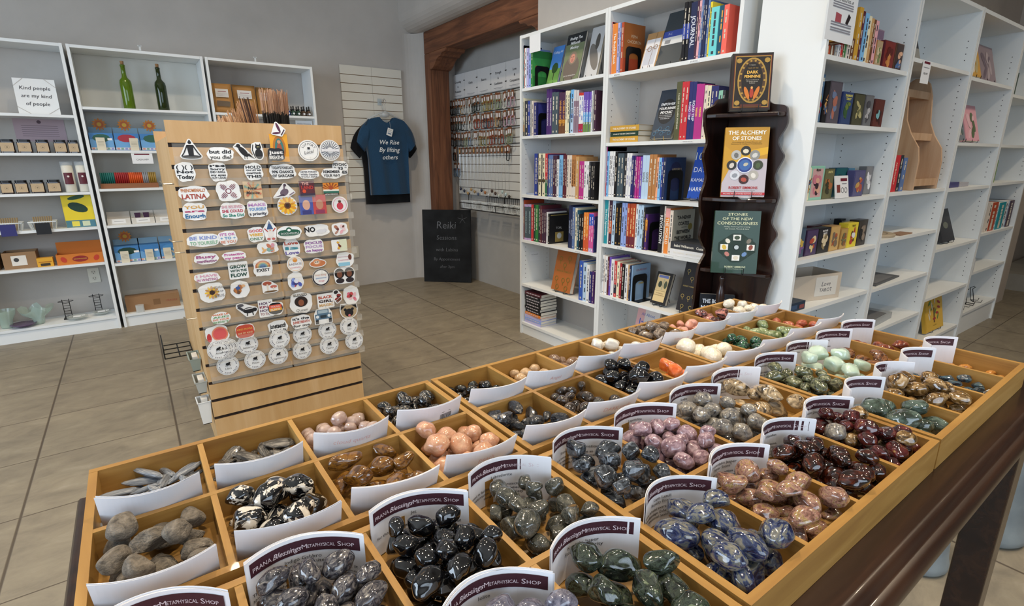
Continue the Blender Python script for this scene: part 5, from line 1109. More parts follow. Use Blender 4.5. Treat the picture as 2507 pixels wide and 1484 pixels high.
# --- right case
t,th,dp,h,x=row(C2,1.69,A7,95,1260,[(148,450,'crimson'),(202,430,'red'),(272,445,'white',None,'#3a3a44'),(358,425,'orange','The Buddha Book','#f0e8d8'),(400,420,'lavender'),(425,425,'steel'),(472,412,'rust')],RC%'top'+', left group')
sideart(t,th,h,dp,lambda A,w,h:(A.rect(0,w,h*.3,h,'#a8622c'),A.t('PEMA',w*.5,h*.75,'#dcc8a8',h=h*.06,fit=w*.5),A.t('CHODRON',w*.5,h*.64,'#dcc8a8',h=h*.06,fit=w*.85)))
bookend(C2,x+th+.004,1.69,'black metal bookend beside the brown cover on the top shelf',.13)
def parcel(A,w,h):
    A.rect(-w*.45,w*.40,h*.02,h*.82,'#dfe0e4'); A.rect(-w*.38,w*.3,h*.1,h*.6,'#c4c8d2'); A.line((-w*.5,h*.55),(w*.5,h*.6),.002,'#8a6a48'); A.line((w*.0,0),(w*.1,h),.002,'#8a6a48'); A.ring(-w*.15,h*.55,w*.14,.003,'#8a6a48',14); A.ring(w*.2,h*.58,w*.12,.003,'#8a6a48',14)
face(C2,A7,1.69,790,1075,610,1150,'#b08a5c',.012,'kraft paper card set tied with twine on the top shelf',parcel,tilt=18,cat='card set',name='card_set',hs=.95)
def nb(A,w,h): A.rect(-w/2,w/2,h*.52,h*.64,'#3f52a8'); A.rect(-w/2,w/2,h*.38,h*.52,'#d8dcde'); A.t('P-C',-w*.2,h*.58,'#e0e4f0',h=h*.04); A.rect(-w*.35,-w*.12,h*.4,h*.47,'#8a8c90')
face(C2,A7,1.69,1070,1500,225,1085,'#3c444a',.02,'dark grey notebook with a blue and white paper band',nb,tilt=20,hs=.98,name='notebook',cat='notebook')
row(C2,1.69,A7,1535,960,[(1590,50,'black',None,None,[(.38,.64,'#3f52a8')]),(1650,40,'black',None,None,[(.38,.64,'#3f52a8')]),(1765,35,'navy','JOURNAL','#cfd4e0'),(1800,25,'plum'),(1845,20,'palepink'),(1885,10,'steel'),(1912,5,'navy'),(1950,0,'navy'),(1990,0,'steel'),(2030,45,'yellow'),(2165,125,'aqua'),(2255,100,'darkteal',None,'#d8a04a'),(2345,90,'coral')],RC%'top'+', right group',dep=.17)
stack(C2,.03,.235,1.335,['gold','darkgreen','gold'],'book in the stack beside the psychic book',th=[.030,.026,.030],dep=.20,titles=['THE ALCHEMY OF STONES','STONES OF THE NEW CONSCIOUSNESS','THE ALCHEMY OF STONES'],grp='large books lying on the second shelf')
def psy(A,w,h):
    A.rect(-w/2,w/2,0,h,'#36414f'); A.disc(0,h*.55,w*.4,'#26282c',h*.26); 
    for i in range(7): A.ring(w*(-.35+.12*i),h*(.1+.05*(i%3)),w*.08,w*.015,'#4f7a98',10)
    for i,s in enumerate(('EMPOWER','YOUR INNER','PSYCHIC')): A.t(s,0,h*(.70-.085*i),'#eceef0',h=h*.052,fit=w*.8,bold=.03,shear=.1)
    for i in range(3): A.t(['HOW TO HARNESS YOUR','INTUITION AND MANIFEST','YOUR DREAM LIFE'][i],0,h*(.47-.035*i),'#d8dade',h=h*.02,fit=w*.6)
    A.rect(-w*.4,w*.4,h*.15,h*.155,'#c0c4c8')
face(C2,A8,1.335,965,1420,355,1180,'#36414f',.02,'dark slate Psychic title paperback in a gold wire easel',psy,tilt=17,stcol=GOLDM,ws=.84,y=.05)
row(C2,1.335,A8,1428,1150,[(1528,155,'olive','TALES OF THE DARK FEMININE','#d0d0b8'),(1592,160,'red'),(1660,155,'red'),(1722,160,'indigo','ROAD TRIP','#e0e0f0',[(.4,.6,'#7a3a8a')]),(1792,160,'indigo','ROAD TRIP','#e0e0f0',[(.4,.6,'#7a3a8a')]),(1862,200,'magenta','venus','#f0c860'),(1937,200,'magenta','venus','#f0c860'),(1990,225,'ivory'),(2060,230,'cream'),(2120,240,'indigo'),(2195,235,'indigo'),(2270,320,'mint'),(2320,320,'charcoal'),],RC%'second')
t,th,dp,h,x=row(C2,1.04,A4,68,1200,[(110,178,'magenta',None,'#f0c8d8',[(0,.28,'#c83a3c')]),(150,178,'magenta',None,'#f0c8d8',[(0,.28,'#c83a3c')]),(185,268,'white'),(240,270,'sky',None,'#2a4a80'),(280,268,'white'),(320,268,'white'),(365,268,'white'),(420,275,'black'),(483,312,'slate'),(550,312,'slate'),(615,315,'charcoal'),(665,308,'white',None,'#7a7aa8'),(715,308,'white',None,'#7a7aa8'),(768,362,'indigo'),(810,362,'purple'),(850,382,'magenta'),(890,382,'magenta'),(940,382,'violet'),(1012,352,'paleblue','SIGNS','#6a6a60'),(1085,352,'paleblue','SIGNS','#6a6a60'),(1162,335,'tan'),(1240,335,'tan'),(1290,400,'peach'),(1345,405,'sky'),(1385,405,'royal'),(1445,400,'navy')],RC%'third')
sideart(t,th,h,dp,lambda A,w,h:(A.rect(0,w,0,h,'#27406e'),A.disc(w*.5,h*.55,w*.35,'#232c58',h*.35),A.t('ANGELS',w*.55,h*.72,'#b8a888',h=h*.07,fit=w*.7,bold=.03)))
bookend(C2,x+th+.004,1.04,'black arched bookend in front of the Angels cover',.15)
face(C2,A4,1.04,1915,2330,150,1215,'#2350b4',.03,'bright blue hardcover partly hidden behind the dark corner shelf',lambda A,w,h:(A.t('107',-w*.12,h*.82,'#d8dcc8',h=h*.2,fit=w*.7),A.t('DAYS',-w*.0,h*.56,'#e0e4ec',h=h*.11,fit=w*.85),A.t('KAMALA',0,h*.36,'#e8ecf2',h=h*.09,fit=w*.92),A.t('HARRIS',0,h*.18,'#e8ecf2',h=h*.09,fit=w*.92)),tilt=13,ws=.9,hs=.93)
t,th,dp,h,x=row(C2,.768,A5,70,1070,[(125,130,'mauve'),(225,138,'teal','The Four Agreements','#d8ecec'),(250,145,'white'),(316,150,'plum',None,None,[(.25,.55,'#c0542c')]),(386,152,'paleblue'),(456,212,'black',None,'#b08a4a'),(526,212,'black',None,'#b08a4a'),(586,198,'periwinkle'),(645,202,'periwinkle'),(705,212,'rust',None,'#e8c890',[(0,.25,'#6a2c3a')]),(760,212,'rust',None,'#e8c890',[(0,.25,'#6a2c3a')]),(828,215,'rust',None,'#e8c890',[(0,.25,'#6a2c3a')]),(880,225,'white'),(938,252,'paleblue'),(1000,252,'paleblue'),(1035,300,'charcoal'),(1092,452,'purple',None,'#e8b050',[(.55,.85,'#b8742c')])],RC%'fourth'+', left group')
bookend(C2,x+th+.004,.768,'black arched bookend in the middle of the fourth shelf',.15)
t,th,dp,h,x=row(C2,.768,A5,1335,1200,[(1430,255,'black','REVOLUTION','#d8d8d8'),(1462,265,'ivory'),(1556,322,'orange','THE WORLD','#f0e8d8',[(.8,1,'#e0a0a0')]),(1628,365,'ivory',None,'#4a4a50')],RC%'fourth'+', right group',dep=.19)
sideart(t,th,h,dp,lambda A,w,h:(A.rect(0,w,0,h,'#c4c4b8'),A.t('TA-NEHISI',w*.5,h*.83,'#2a2a2c',h=h*.075,fit=w*.85,bold=.04),A.t('COATES',w*.5,h*.69,'#2a2a2c',h=h*.075,fit=w*.65,bold=.04),A.disc(w*.82,h*.6,w*.1,'#9a8a3a'),A.rect(w*.4,w*.65,h*.595,h*.605,'#2a2a2c'),A.t('BETWEEN',w*.5,h*.5,'#2a2a2c',h=h*.075,fit=w*.7,bold=.04),A.t('THE WORLD',w*.5,h*.36,'#2a2a2c',h=h*.075,fit=w*.8,bold=.04)))
x0=C2.hit(1460+1640*.1112,475+1180*.1112,.01)[0]; stack(C2,x0,x0+.22,.768,['white','charcoal'],'thick hardcover lying flat, right end of the fourth shelf',th=[.033,.036],dep=.16,y=.004,titles=['BECOMING - MICHELLE OBAMA','Isabel Wilkerson   Caste'],grp='hardcovers lying at the right end')
t,th,dp,h,x=row(C2,.463,A6,42,930,[(85,122,'white',None,'#3a3c48'),(125,120,'white',None,'#3a3c48'),(150,125,'ivory'),(198,142,'white',None,'#3a3c48'),(232,155,'maroon'),(272,160,'violet','DESTINY OF SOULS','#c8b0d8'),(335,215,'white'),(385,245,'red',None,None,[(.1,.35,'#2a2a3a')]),(440,262,'cream'),(492,292,'crimson'),(545,300,'black'),(602,315,'white'),(640,325,'sand'),(668,330,'navy')],RC%'fifth')
sideart(t,th,h,dp,lambda A,w,h:(A.rect(0,w,0,h,'#23303f'),A.t('MAGIA',w*.5,h*.86,'#c8ccd0',h=h*.08,fit=w*.85)))
x_=x+th+.0006; t=empty('book','pale blue paperback faced sideways behind the bookend on the fifth shelf','book',C2.w(x_,.02,.463),C2.rz); bookbody(t,.008,.15,.205,mat('#8fb0d4',.45)); sideart(t,.008,.205,.15,lambda A,w,h:(A.t('LOUISE HAY',w*.5,h*.86,'#a04a50',h=h*.07,fit=w*.6),A.t('¡CURE!',w*.5,h*.48,'#d8b830',h=h*.05,fit=w*.5,bold=.03)))
bookend(C2,x_+.012,.463,'black arched bookend in front of the pale blue paperback',.15,y=.02)
def frame_art(A,w,h): A.rect(-w/2,w/2,0,h,'#1c1c1e'); A.rect(-w*.40,w*.34,h*.08,h*.92,'#cdb888'); A.rect(-w*.34,w*.28,h*.82,h*.9,'#6a78b0'); A.disc(-w*.15,h*.62,w*.12,'#3c4638',h*.1); A.disc(w*.2,h*.62,w*.1,'#4a5442',h*.12); A.line((w*.0,h*.45),(w*.05,h*.78),w*.05,'#a8a890'); A.rect(-w*.38,w*.33,h*.41,h*.415,'#6a5a3a'); A.t('Las Siete Leyes',-w*.03,h*.34,'#6a5a44',h=h*.03,fit=w*.55); A.t('Espirituales del Exito',-w*.03,h*.28,'#6a5a44',h=h*.035,fit=w*.66)
face(C2,A6,.463,1062,1400,510,1140,'#1c1c1e',.02,'small black framed book cover in tan and blue, fifth shelf',frame_art,tilt=18,yaw=0,y=.05,ws=.9)
face(C2,A6,.463,1585,1995,300,1200,'#1c1a1e',.03,'black hardcover with gold symbols leaning right on the fifth shelf',signs('SIGNOS Y SIMBOLOS','#1e1c20','#a08c50'),tilt=14,y=.04,ws=.9)
face(C2,(1460,610,.1213),.09,600,1150,1250,2250,'#d8d0cc',.012,'pale picture book with a Japan title on the lowest shelf',lambda A,w,h:(A.rect(-w/2,-w*.15,h*.4,h,'#d8a8a8'),A.t('All About',0,h*.9,'#4a6ab0',h=h*.07,fit=w*.6),A.t('Japan',0,h*.74,'#3a5ab0',h=h*.14,fit=w*.8)),tilt=12,hs=1,y=.08,ws=.8)
# shelf edge labels and pinned notes
def lab(fr,x,z,s,where):
    t=empty('shelf_label','tiny white shelf edge label reading %s'%s,'label',fr.w(x,.0023,z-.009),fr.rz,'small shelf edge labels'); G().box(-.03,.03,-.0004,0,-.006,.006,mat('#e8ebec',.5)).obj('strip',None,t); A=Art(.0006); A.t(s,0,0,'#3a3c44',h=.006,fit=.055); A.obj('lettering',None,t)
for fr,x,z,s in ((C1,.40,1.70,'LOCAL AUTHORS'),(C1,.17,1.40,'MEDITATION'),(C1,.52,1.40,'CHAKRA HEALING'),(C1,.33,1.013,'HERBALISM'),(C1,.20,.70,'ANIMALS & NATURE'),(C1,.60,.70,'ASTROLOGY'),(C1,.12,.381,'KIDS'),(C2,.08,1.69,'BUDDHISM'),(C2,.56,1.69,'JOURNALS'),(C2,.56,1.335,'FEMININE MYSTICISM'),(C2,.24,1.04,'INTUITIVE DEVELOPMENT'),(C2,.16,.768,'SELF HELP'),(C2,.50,.768,'BLACK AUTHORS'),(C2,.14,.463,'ESPANOL')): lab(fr,x,z,s,'')
def note(fr,x,y,z,w,h,label,lines_=(),rot=0,col='#e4e7ea'):
    t=empty('paper_note',label,'note',fr.w(x,y,z),fr.rz+rot,None); G().box(-w/2,w/2,-.0003,.0003,-h,0,mat(col,.6)).obj('sheet',None,t)
    A=Art(.0005)
    for (s,b,hh,c) in lines_:
        if s: A.t(s,0,-h*b,c,h=hh,fit=w*.85)
        else: A.rect(-w*.36,w*.36,-h*b,-h*b+hh,c)
    if lines_: A.obj('print',None,t)
    return t
note(C1,.16,-.001,2.0,.11,.10,'blank white card hanging from the top left edge of the book case')
note(C1,.0195,.12,.60,.09,.065,'white paper card taped inside the left book case, fifth opening',[('White Sage $4.00',.3,.006,'#4a4c55')],R(90))
# ================================================================== DARK CORNER SHELF
DW=wood('dark_stained_wood','#150a07','#23110c','#321a12',2,1.,.28,1,.3)
QX,QY=2.203,1.425
cs=empty('corner_shelf','dark stained wooden corner shelf with scalloped sides in front of the book cases','corner shelf',(QX,QY,0))
S1=(1680,100,.4585)
def edge(pts,ax,v,base):
    out=[]
    for a,b in pts:
        p=at(S1[0]+a*S1[2],S1[1]+b*S1[2],ax,v); out.append((p.x-QX if ax==1 else p.y-QY,p.z))
    return out
def smooth(P,n=6):
    out=[]
    for i in range(len(P)-1):
        p0=P[max(i-1,0)];p1=P[i];p2=P[i+1];p3=P[min(i+2,len(P)-1)]
        for k in range(n):
            t=k/n; out.append(tuple(.5*((2*p1[j])+(-p0[j]+p2[j])*t+(2*p0[j]-5*p1[j]+4*p2[j]-p3[j])*t*t+(-p0[j]+3*p1[j]-3*p2[j]+p3[j])*t**3) for j in (0,1)))
    return out+[P[-1]]
Lp=[(186,308),(160,318),(140,345),(100,368),(90,400),(93,470),(103,540),(82,610),(92,680),(95,740),(68,830),(66,900),(78,960),(62,1040),(78,1090),(92,1130),(62,1190),(50,1240),(42,1300),(32,1390),(22,1440)]
Rp=[(440,308),(470,335),(535,345),(550,375),(545,450),(498,530),(512,580),(528,620),(492,690),(480,740),(502,820),(480,900),(462,970),(490,1035),(458,1090),(445,1130),(462,1180),(470,1240),(448,1310),(428,1380),(420,1430)]
def low(P):   # the hidden lower part repeats the scallop down to the floor
    a=P[-1]; out=list(P)
    for dz,dx in ((-.05,.012),(-.10,0),(-.15,-.02),(-.22,-.025),(-.28,0),(-.33,.012),(-.38,.0),(-.44,-.02),(-.50,-.01)):
        if a[1]+dz>.03: out.append((a[0]+dx,a[1]+dz))
    out.append((a[0],.0)); return out
PL_=smooth(low(edge(Lp,1,QY,0))); PR_=smooth(low(edge(Rp,0,QX,0)))
def board(P,ax):
    pts=[(-.002,P[0][1]),]+P+[(-.002,0)]
    if ax==1: g=G().prism([(QX+a,b) for a,b in pts],QY-.012,QY,1)
    else: g=G().prism([(QY-.0125+a if a>-.01 else QY+a,b) for a,b in pts],QX-.012,QX,0)
    o=g.obj('side_board',DW,cs); o.location=(-QX,-QY,0)
board(PL_,1); board(PR_,0)
zsh=[at(1735,285,1,QY).z-.002,at(1722,490,1,QY).z,at(1708,668,1,QY).z,.30]
SHZ=[1.425,1.082,.762,.39]
for i,z in enumerate(SHZ):
    wl=min(PL_,key=lambda q:abs(q[1]-z))[0]; wr=min(PR_,key=lambda q:abs(q[1]-z))[0]; wl+=.018; wr+=.018; k=min(-wl,-wr)/.20; f=[(0,0),(wl,0),(wl*.97,-.05*k),(-.142*k,-.142*k),(-.05*k,wr*.97),(0,wr)]
    if i==1: f=[(0,0),(wl,0)]+[(wl*math.cos(t),wr*math.sin(t)) for t in [math.pi/2*j/8 for j in range(1,8)]]+[(0,wr)]
    o=G().prism([(p-.0135,q-.0135) for p,q in f],z-.016,z,2).obj('shelf',DW,cs,bevel=.003)
g=G().lathe([(.004,.028),(.014,.024),(.020,.018),(.022,.012),(.014,.008),(.008,.0)],16,c=(-.142,-.142,SHZ[2]+.0003)).lathe([(.010,0),(.013,-.01),(.008,-.03),(.011,-.05),(.016,-.07),(.019,-.10),(.014,-.14),(.009,-.16),(.013,-.19),(.018,-.23),(.012,-.27),(.009,-.32),(.012,-.345)],16,c=(-.142,-.142,SHZ[2]-.0165)); g.obj('turned_post',DW,cs,smooth=True)
class FF:   # book frame standing on the corner shelf
    pass
def cbook(x,y,z,w,h,th,yaw,tilt,cm,lab,art,st=True):
    t=empty('book',lab,'book',(x,y,z+.005+th*math.sin(R(tilt)))); t.rotation_euler=(Matrix.Rotation(R(yaw),4,'Z')@Matrix.Rotation(R(-tilt),4,'X')).to_euler(); c=.0015
    G().box(-w/2,w/2,-c,0,0,h).box(-w/2,w/2,th-c,th,0,h).box(-w/2,-w/2+c,0,th-c,0,h).obj('cover',cm,t); G().box(-w/2+c*1.2,w/2-.003,.0002,th-c-.0002,.002,h-.002).obj('pages',PG,t)
    A=Art(c+.0003); art(A,w,h); A.obj('cover_print',None,t)
    if st:
        s=empty('easel_stand','small black wire easel under the '+st,'easel',(x,y,z+.0012),R(yaw),'small wire easels'); g=G()
        for sx in (-w*.2,w*.2): g.tube([(sx,-.014,.030),(sx,-.013,.006),(sx,-.008,.002),(sx,th+.02,.002),(sx,th+.03,h*.4)],.0016,6)
        g.tube([(-w*.2,th+.03,h*.4),(w*.2,th+.03,h*.4)],.0016,6); g.obj('frame',BM,s)
    return t
GD='#a8853c'
def dark_f(A,w,h):
    A.rect(-w*.44,w*.47,h*.04,h*.96,'#6a2c20'); A.l=1
    A.rect(-w*.40,w*.43,h*.06,h*.94,'#1d1512')
    for (a0,a1,b0,b1) in ((-.42,.45,.05,.065),(-.42,.45,.935,.95),(-.42,-.405,.05,.95),(.435,.45,.05,.95)): A.rect(w*a0,w*a1,h*b0,h*b1,GD); A.l-=1
    A.l+=1
    for s in (-1,1):
        for bb in (.13,.87): A.disc(w*(.015+s*.34),h*bb,w*.07,GD,h*.045,8)
    A.disc(w*.015,h*.52,w*.36,GD,h*.40,30); A.disc(w*.015,h*.52,w*.325,'#4a3420',h*.37,30); A.disc(w*.015,h*.52,w*.26,'#1a1412',h*.32,30)
    for i in range(18): t=R(20*i); A.disc(w*(.015+.30*math.cos(t)),h*(.52+.345*math.sin(t)),w*.028,GD,h*.018,8); A.l-=1
    A.l+=1; A.t('V. Castro',0,h*.79,'#d8d0c0',h=h*.02,fit=w*.3); A.t('TALES OF THE',w*.015,h*.735,GD,h=h*.02,fit=w*.35); A.t('DARK',w*.015,h*.665,'#e0b050',h=h*.05,bold=.03); A.t('FEMININE',w*.015,h*.59,'#e0b050',h=h*.045,fit=w*.50,bold=.03)
    for i,s in enumerate(('Empowered Women of','the World\'s Fiercest','Goddesses')): A.t(s,w*.015,h*(.53-.028*i),'#d8d0c0',h=h*.016,fit=w*.4)
    for s in (-1,1): A.disc(w*(.015+s*.12),h*.30,w*.05,'#c8742c',h*.12,12,s*-.35); A.l-=1
    A.disc(w*.015,h*.30,w*.05,'#a83a28',h*.09,10); A.disc(w*.015,h*.39,w*.03,'#d8a060',h*.025,8)
    A.rect(-w*.25,w*.28,h*.055,h*.10,'#5a2a20')
def alch(A,w,h):
    A.rect(-w/2,w/2,h*.55,h,'#b98a2e'); A.l-=1; A.rect(-w/2,w/2,0,h*.55,'#b8b0b8'); A.poly([(-w/2,h*.45),(w/2,h*.62),(w/2,h*.72),(-w/2,h*.60)],'#d8a830'); A.poly([(-w/2,h*.2),(-w*.2,h*.6),(-w/2,h*.75)],'#c0922e')
    A.t('THE ALCHEMY',0,h*.925,'#eceae0',h=h*.055,w=w*.86,bold=.02); A.t('OF STONES',0,h*.845,'#eceae0',h=h*.05,w=w*.66,bold=.02)
    A.t('Co-creating with Crystals, Minerals, and',0,h*.79,'#3a3018',h=h*.017,fit=w*.8); A.t('Gemstones for Healing and Transformation',0,h*.765,'#3a3018',h=h*.017,fit=w*.8)
    for i,(c1,c2) in enumerate((('#2a2a26','#d8d0b8'),('#8a8a86','#c8c8c4'),('#3a4030','#4a5a3a'),('#a8a49c','#d8d4cc'),('#3a2020','#a84a3a'),('#c8ccd4','#8a8f98'),('#2c2c2c','#c8c0b8'),('#b0b0ac','#6a6a68'))):
        t=R(90-45*i); A.disc(w*.30*math.cos(t),h*.46+w*.34*math.sin(t),w*.115,c1,n=22); A.disc(w*.30*math.cos(t),h*.455+w*.34*math.sin(t),w*.07,c2,w*.055,7,i*.7); A.l-=2
    A.l+=2; A.disc(0,h*.46,w*.19,'#dfe4ee'); A.disc(0,h*.46,w*.17,'#2a3c80'); A.disc(0,h*.46,w*.13,'#3a62a0'); A.disc(w*.02,h*.47,w*.06,'#b8b4a0',w*.04,9,.4)
    A.t('ROBERT SIMMONS',0,h*.135,'#a82c34',h=h*.035,w=w*.66,bold=.02); A.t('from the co-author of The Book of Stones',0,h*.095,'#55555c',h=h*.014,fit=w*.55)
    A.rect(-w/2,w/2,h*.025,h*.065,'#b0222c'); A.t('INCLUDES AN ILLUSTRATED DICTIONARY OF STONES',0,h*.045,'#e8e0e0',h=h*.018,fit=w*.9)
def newc(A,w,h):
    A.t('STONES',0,h*.945,'#d8d8b0',h=h*.042,w=w*.42,bold=.01); A.t('OF THE NEW',0,h*.875,'#d8d8b0',h=h*.042,w=w*.66,bold=.01); A.t('CONSCIOUSNESS',0,h*.805,'#d8d8b0',h=h*.045,w=w*.88,bold=.01)
    A.t('Healing, Awakening & Co-creating',0,h*.75,'#c8d0c0',h=h*.02,fit=w*.65,shear=.2); A.t('with Crystals, Minerals & Gems',0,h*.715,'#c8d0c0',h=h*.02,fit=w*.58,shear=.2)
    cx,cy=w*.02,h*.42
    A.poly([(cx-w*.40,cy+h*.07),(cx-w*.1,cy+h*.22),(cx+w*.1,cy+h*.22),(cx+w*.42,cy+h*.07),(cx+w*.42,cy-h*.07),(cx+w*.1,cy-h*.24),(cx-w*.1,cy-h*.24),(cx-w*.40,cy-h*.07)],'#1c3026')
    for (a,b,c1,c2) in ((0,.155,'#e0e0da','#3c4a38'),(.26,.10,'#26382e','#7a7468'),(.31,0,'#e4e2dc','#8a4434'),(.18,-.11,'#26382e','#6a8ab8'),(0,-.17,'#e8e8e4','#d8d0bc'),(-.2,-.11,'#26382e','#b87a70'),(-.27,0,'#e4e2dc','#d0b048'),(-.2,.10,'#26382e','#d8d4c8')):
        A.rect(cx+w*(a-.085),cx+w*(a+.085),cy+h*(b-.045),cy+h*(b+.045),c1); A.disc(cx+w*a,cy+h*b,w*.065,c2,h*.034,7,a*4); A.l-=2
    A.l+=2; A.disc(cx,cy,w*.07,'#0e1a14'); A.disc(cx,cy,w*.05,'#b8c4c8')
    A.t('ROBERT SIMMONS',w*.02,h*.105,'#c8d0b0',h=h*.028,w=w*.46,bold=.02); A.t('co-author of The Book of Stones',w*.02,h*.07,'#a8b4a0',h=h*.015,fit=w*.4,shear=.2)
def mold(A,w,h):
    A.t('THE BOOK OF',0,h*.87,'#d8e0ec',h=h*.075,w=w*.84,bold=.02); A.t('MOLDAVITE',0,h*.745,'#d8e0ec',h=h*.085,w=w*.9,bold=.02); A.t('Starborn Stone of Transformation',0,h*.65,'#c8d0dc',h=h*.034,fit=w*.85,shear=.2)
    for i in range(4): A.rect(w*(-.42+.22*i),w*(-.24+.22*i),h*.30,h*.58,['#c8d0cc','#8a9a90','#b8c4c0','#6a7a70'][i]); A.disc(w*(-.33+.22*i),h*.44,w*.05,'#2a3c2c',h*.1,7)
def pl(px,py,z): d=ray(px,py); s=(z-1.24)/d.z; return d.x*s,d.y*s
bx,by=2.075,1.265
cbook(2.100,1.265,1.4255,.155,.222,.028,-46,9,mat('#231a18',.4),'dark hardcover lettered Dark Feminine in gold on top of the corner shelf',dark_f,'dark hardcover on top')
cbook(2.080,1.243,1.0825,.170,.282,.018,-49,8,mat('#b98a2e',.3,coat=.3),'large gold and grey paperback about alchemy of stones on the corner shelf',alch,'gold stones book')
cbook(2.052,1.228,.7625,.183,.264,.02,-47,7,mat('#1c3a28',.35,coat=.2),'dark green stones paperback lower on the corner shelf',newc,'green stones book')
cbook(2.095,1.315,.3905,.15,.25,.02,-50,5,mat('#10141c',.35,coat=.2),'black paperback with moldavite title at the bottom of the corner shelf',mold,None)
t=empty('glass_dish','tiny clear faceted dish on the corner shelf under the gold book','dish',(2.035,1.205,1.0828)); G().lathe([(.012,0),(.022,.006),(.026,.010),(.020,.012),(.006,.009)],14,mat('#b8c0cc',.05,coat=1)).obj('bowl',None,t)
# ================================================================== RIGHT WALL OF BOOKCASES
E7=(2000,60,.3097); E6=(1960,380,.3333); Q2=(1860,0,.2830); Q3=(1860,380,.3235)
RR='on the %s shelf, deck case'
row(D[0],1.633,E7,64,235,[(105,165,'rust'),(145,160,'brown'),(166,165,'grey'),(184,160,'white'),(204,150,'red'),(236,148,'green'),(262,130,'ivory'),(292,110,'brown'),(322,-150,'gold'),(345,-120,'maroon'),(372,-100,'sky'),(404,-80,'cream'),(420,-60,'sand'),(438,-50,'brown'),(462,-40,'palepink')],RR%'top',d0=.01,dep=.17)
def deck(fr,K,z,xl,xr,yt,col,lab,art=None,th=.035,y=.03,dz=0,yaw=0,tilt=0):
    ox,oy,s=K; a=fr.hit(ox+xl*s,oy+yt*s,y); b=fr.hit(ox+xr*s,oy+yt*s,y); a=(max(a[0],.022),a[1]); b=(min(b[0],.782),b[1]); w=max(.02,b[0]-a[0]-.002); h=fr.hit(ox+(xl+xr)/2*s,oy+yt*s,y)[1]-z-dz; h=min(h,{.822:.225,1.071:.29,1.383:.228}.get(z,.34))
    t=empty('card_deck_box',lab,'card deck',fr.w((a[0]+b[0])/2,y,z+dz+.0006),fr.rz+R(yaw),'boxed card decks'); 
    if tilt: t.rotation_euler=(Matrix.Rotation(fr.rz+R(yaw),4,'Z')@Matrix.Rotation(R(-tilt),4,'X')).to_euler()
    g=G().box(-w/2,w/2,0,th,0,h); g.obj('box',mat(PAL.get(col,col),.35),t,bevel=.0012)
    A=Art(.0004); 
    if art: art(A,w,h)
    else: pic(col if col[0]=='#' else PAL[col],['#8a5a3a','#c8a060','#4a5a7a'],seed=int(xl)+3)(A,w,h); 
    A.obj('cover_print',None,t); return t
def pic(bg,cols,title=None,tc='#e0d8c0',seed=1,frame=None):
    def f(A,w,h):
        A.rect(-w*.46,w*.46,h*.03,h*.97,bg)
        if frame: A.rect(-w*.38,w*.38,h*.08,h*.92,frame)
        rr=random.Random(seed); 
        for i in range(9): A.disc(rr.uniform(-.2,.2)*w,h*rr.uniform(.2,.7),w*rr.uniform(.08,.2),cols[i%len(cols)],h*rr.uniform(.06,.15),9,rr.uniform(0,3))
        if title: 
            for i,s in enumerate(title): A.t(s,0,h*(.89-.1*i),tc,h=h*.07,fit=w*.8,bold=.03)
    return f
deck(D[0],E7,1.633,462,540,38,'mauve','mauve card deck box beside the spines on the top shelf',pic('#77607a',['#5a4a6a','#9a8a9a'],seed=2),y=.08)
deck(D[0],E7,1.633,478,530,128,'tan','narrow tan deck box in front of the mauve one',pic('#b09a7a',['#7a8a5a','#d0c0a0'],seed=3),y=.02)
deck(D[0],E7,1.633,542,632,132,'maroon','red and gold figure card deck on the top shelf',pic('#7a2c28',['#c8864a','#5a1c1a'],seed=4),y=.03)
deck(D[0],E7,1.633,634,697,152,'brown','dark brown deck with pale circles on the top shelf',pic('#3a2420',['#d8a888','#4a6a9a'],seed=5),y=.03)
DK=[(2,75,390,'#3a5a7a',pic('#4a6a8a',['#c8c040','#8a2c3a'],['HERBS','FOR'],seed=6),'yellow and blue illustrated deck at the left end'),(78,112,450,'#1a1a1e',None,'narrow black deck box'),(114,212,452,'#4a4650',pic('#55505a',['#a86a5a','#6a7a9a'],seed=8),'dark deck with pink and blue figures'),(214,298,535,'#2c3a6a',pic('#34466e',['#3a5a3a','#6a7a3a'],["SHAMAN'S",'TAROT'],'#d8d070',seed=9),'blue and green shaman tarot deck'),(302,390,548,'#2a2a22',pic('#4a4a38',['#b0a878','#6a6a4a'],seed=10),'dark gold figure deck'),(393,460,560,'#5a5a60',pic('#6a6c70',['#b0b0b4','#4a4a50'],seed=11),'grey deck'),(464,545,592,'#4a2420',pic('#5a2c26',['#7ab0b8','#3a1c1a'],seed=12),'maroon deck with a pale blue spot')]
for d in DK: deck(D[0],E7,1.383,*d[:4],d[5]+' on the second shelf',d[4])
DK=[(62,93,92,'cream',None,'cream deck at the left end'),(84,186,80,'mint',pic('#8ec4b0',['#3a2a34','#c87a8a','#d8a890'],['Mystic'],'#3a3a3a',seed=13,frame='#c8a0a0'),'mint green framed deck'),(184,258,100,'#5a5a40',pic('#6a6848',['#a86a3c','#3a3a28'],['EARTH'],'#d8d090',seed=14),'olive deck lettered EARTH'),(265,352,92,'darkteal',pic('#1d5a60',['#3a8a8a','#1a3a44'],seed=15),'teal deck behind the small sign'),(358,402,95,'#4a7a98',None,'blue deck right of the small sign'),(404,482,112,'#4a4a78',pic('#5a5a80',['#c8a060','#b05a4a'],seed=16),'blue and tan deck'),(488,568,82,'#6a6c70',pic('#77787c',['#e0e0e4','#c8c8cc'],seed=17),'grey deck with white flowers')]
for i,d in enumerate(DK): deck(D[0],E6,1.071,*d[:4],d[5]+' on the third shelf',d[4],y=.07 if i in(3,4,6) else .03)
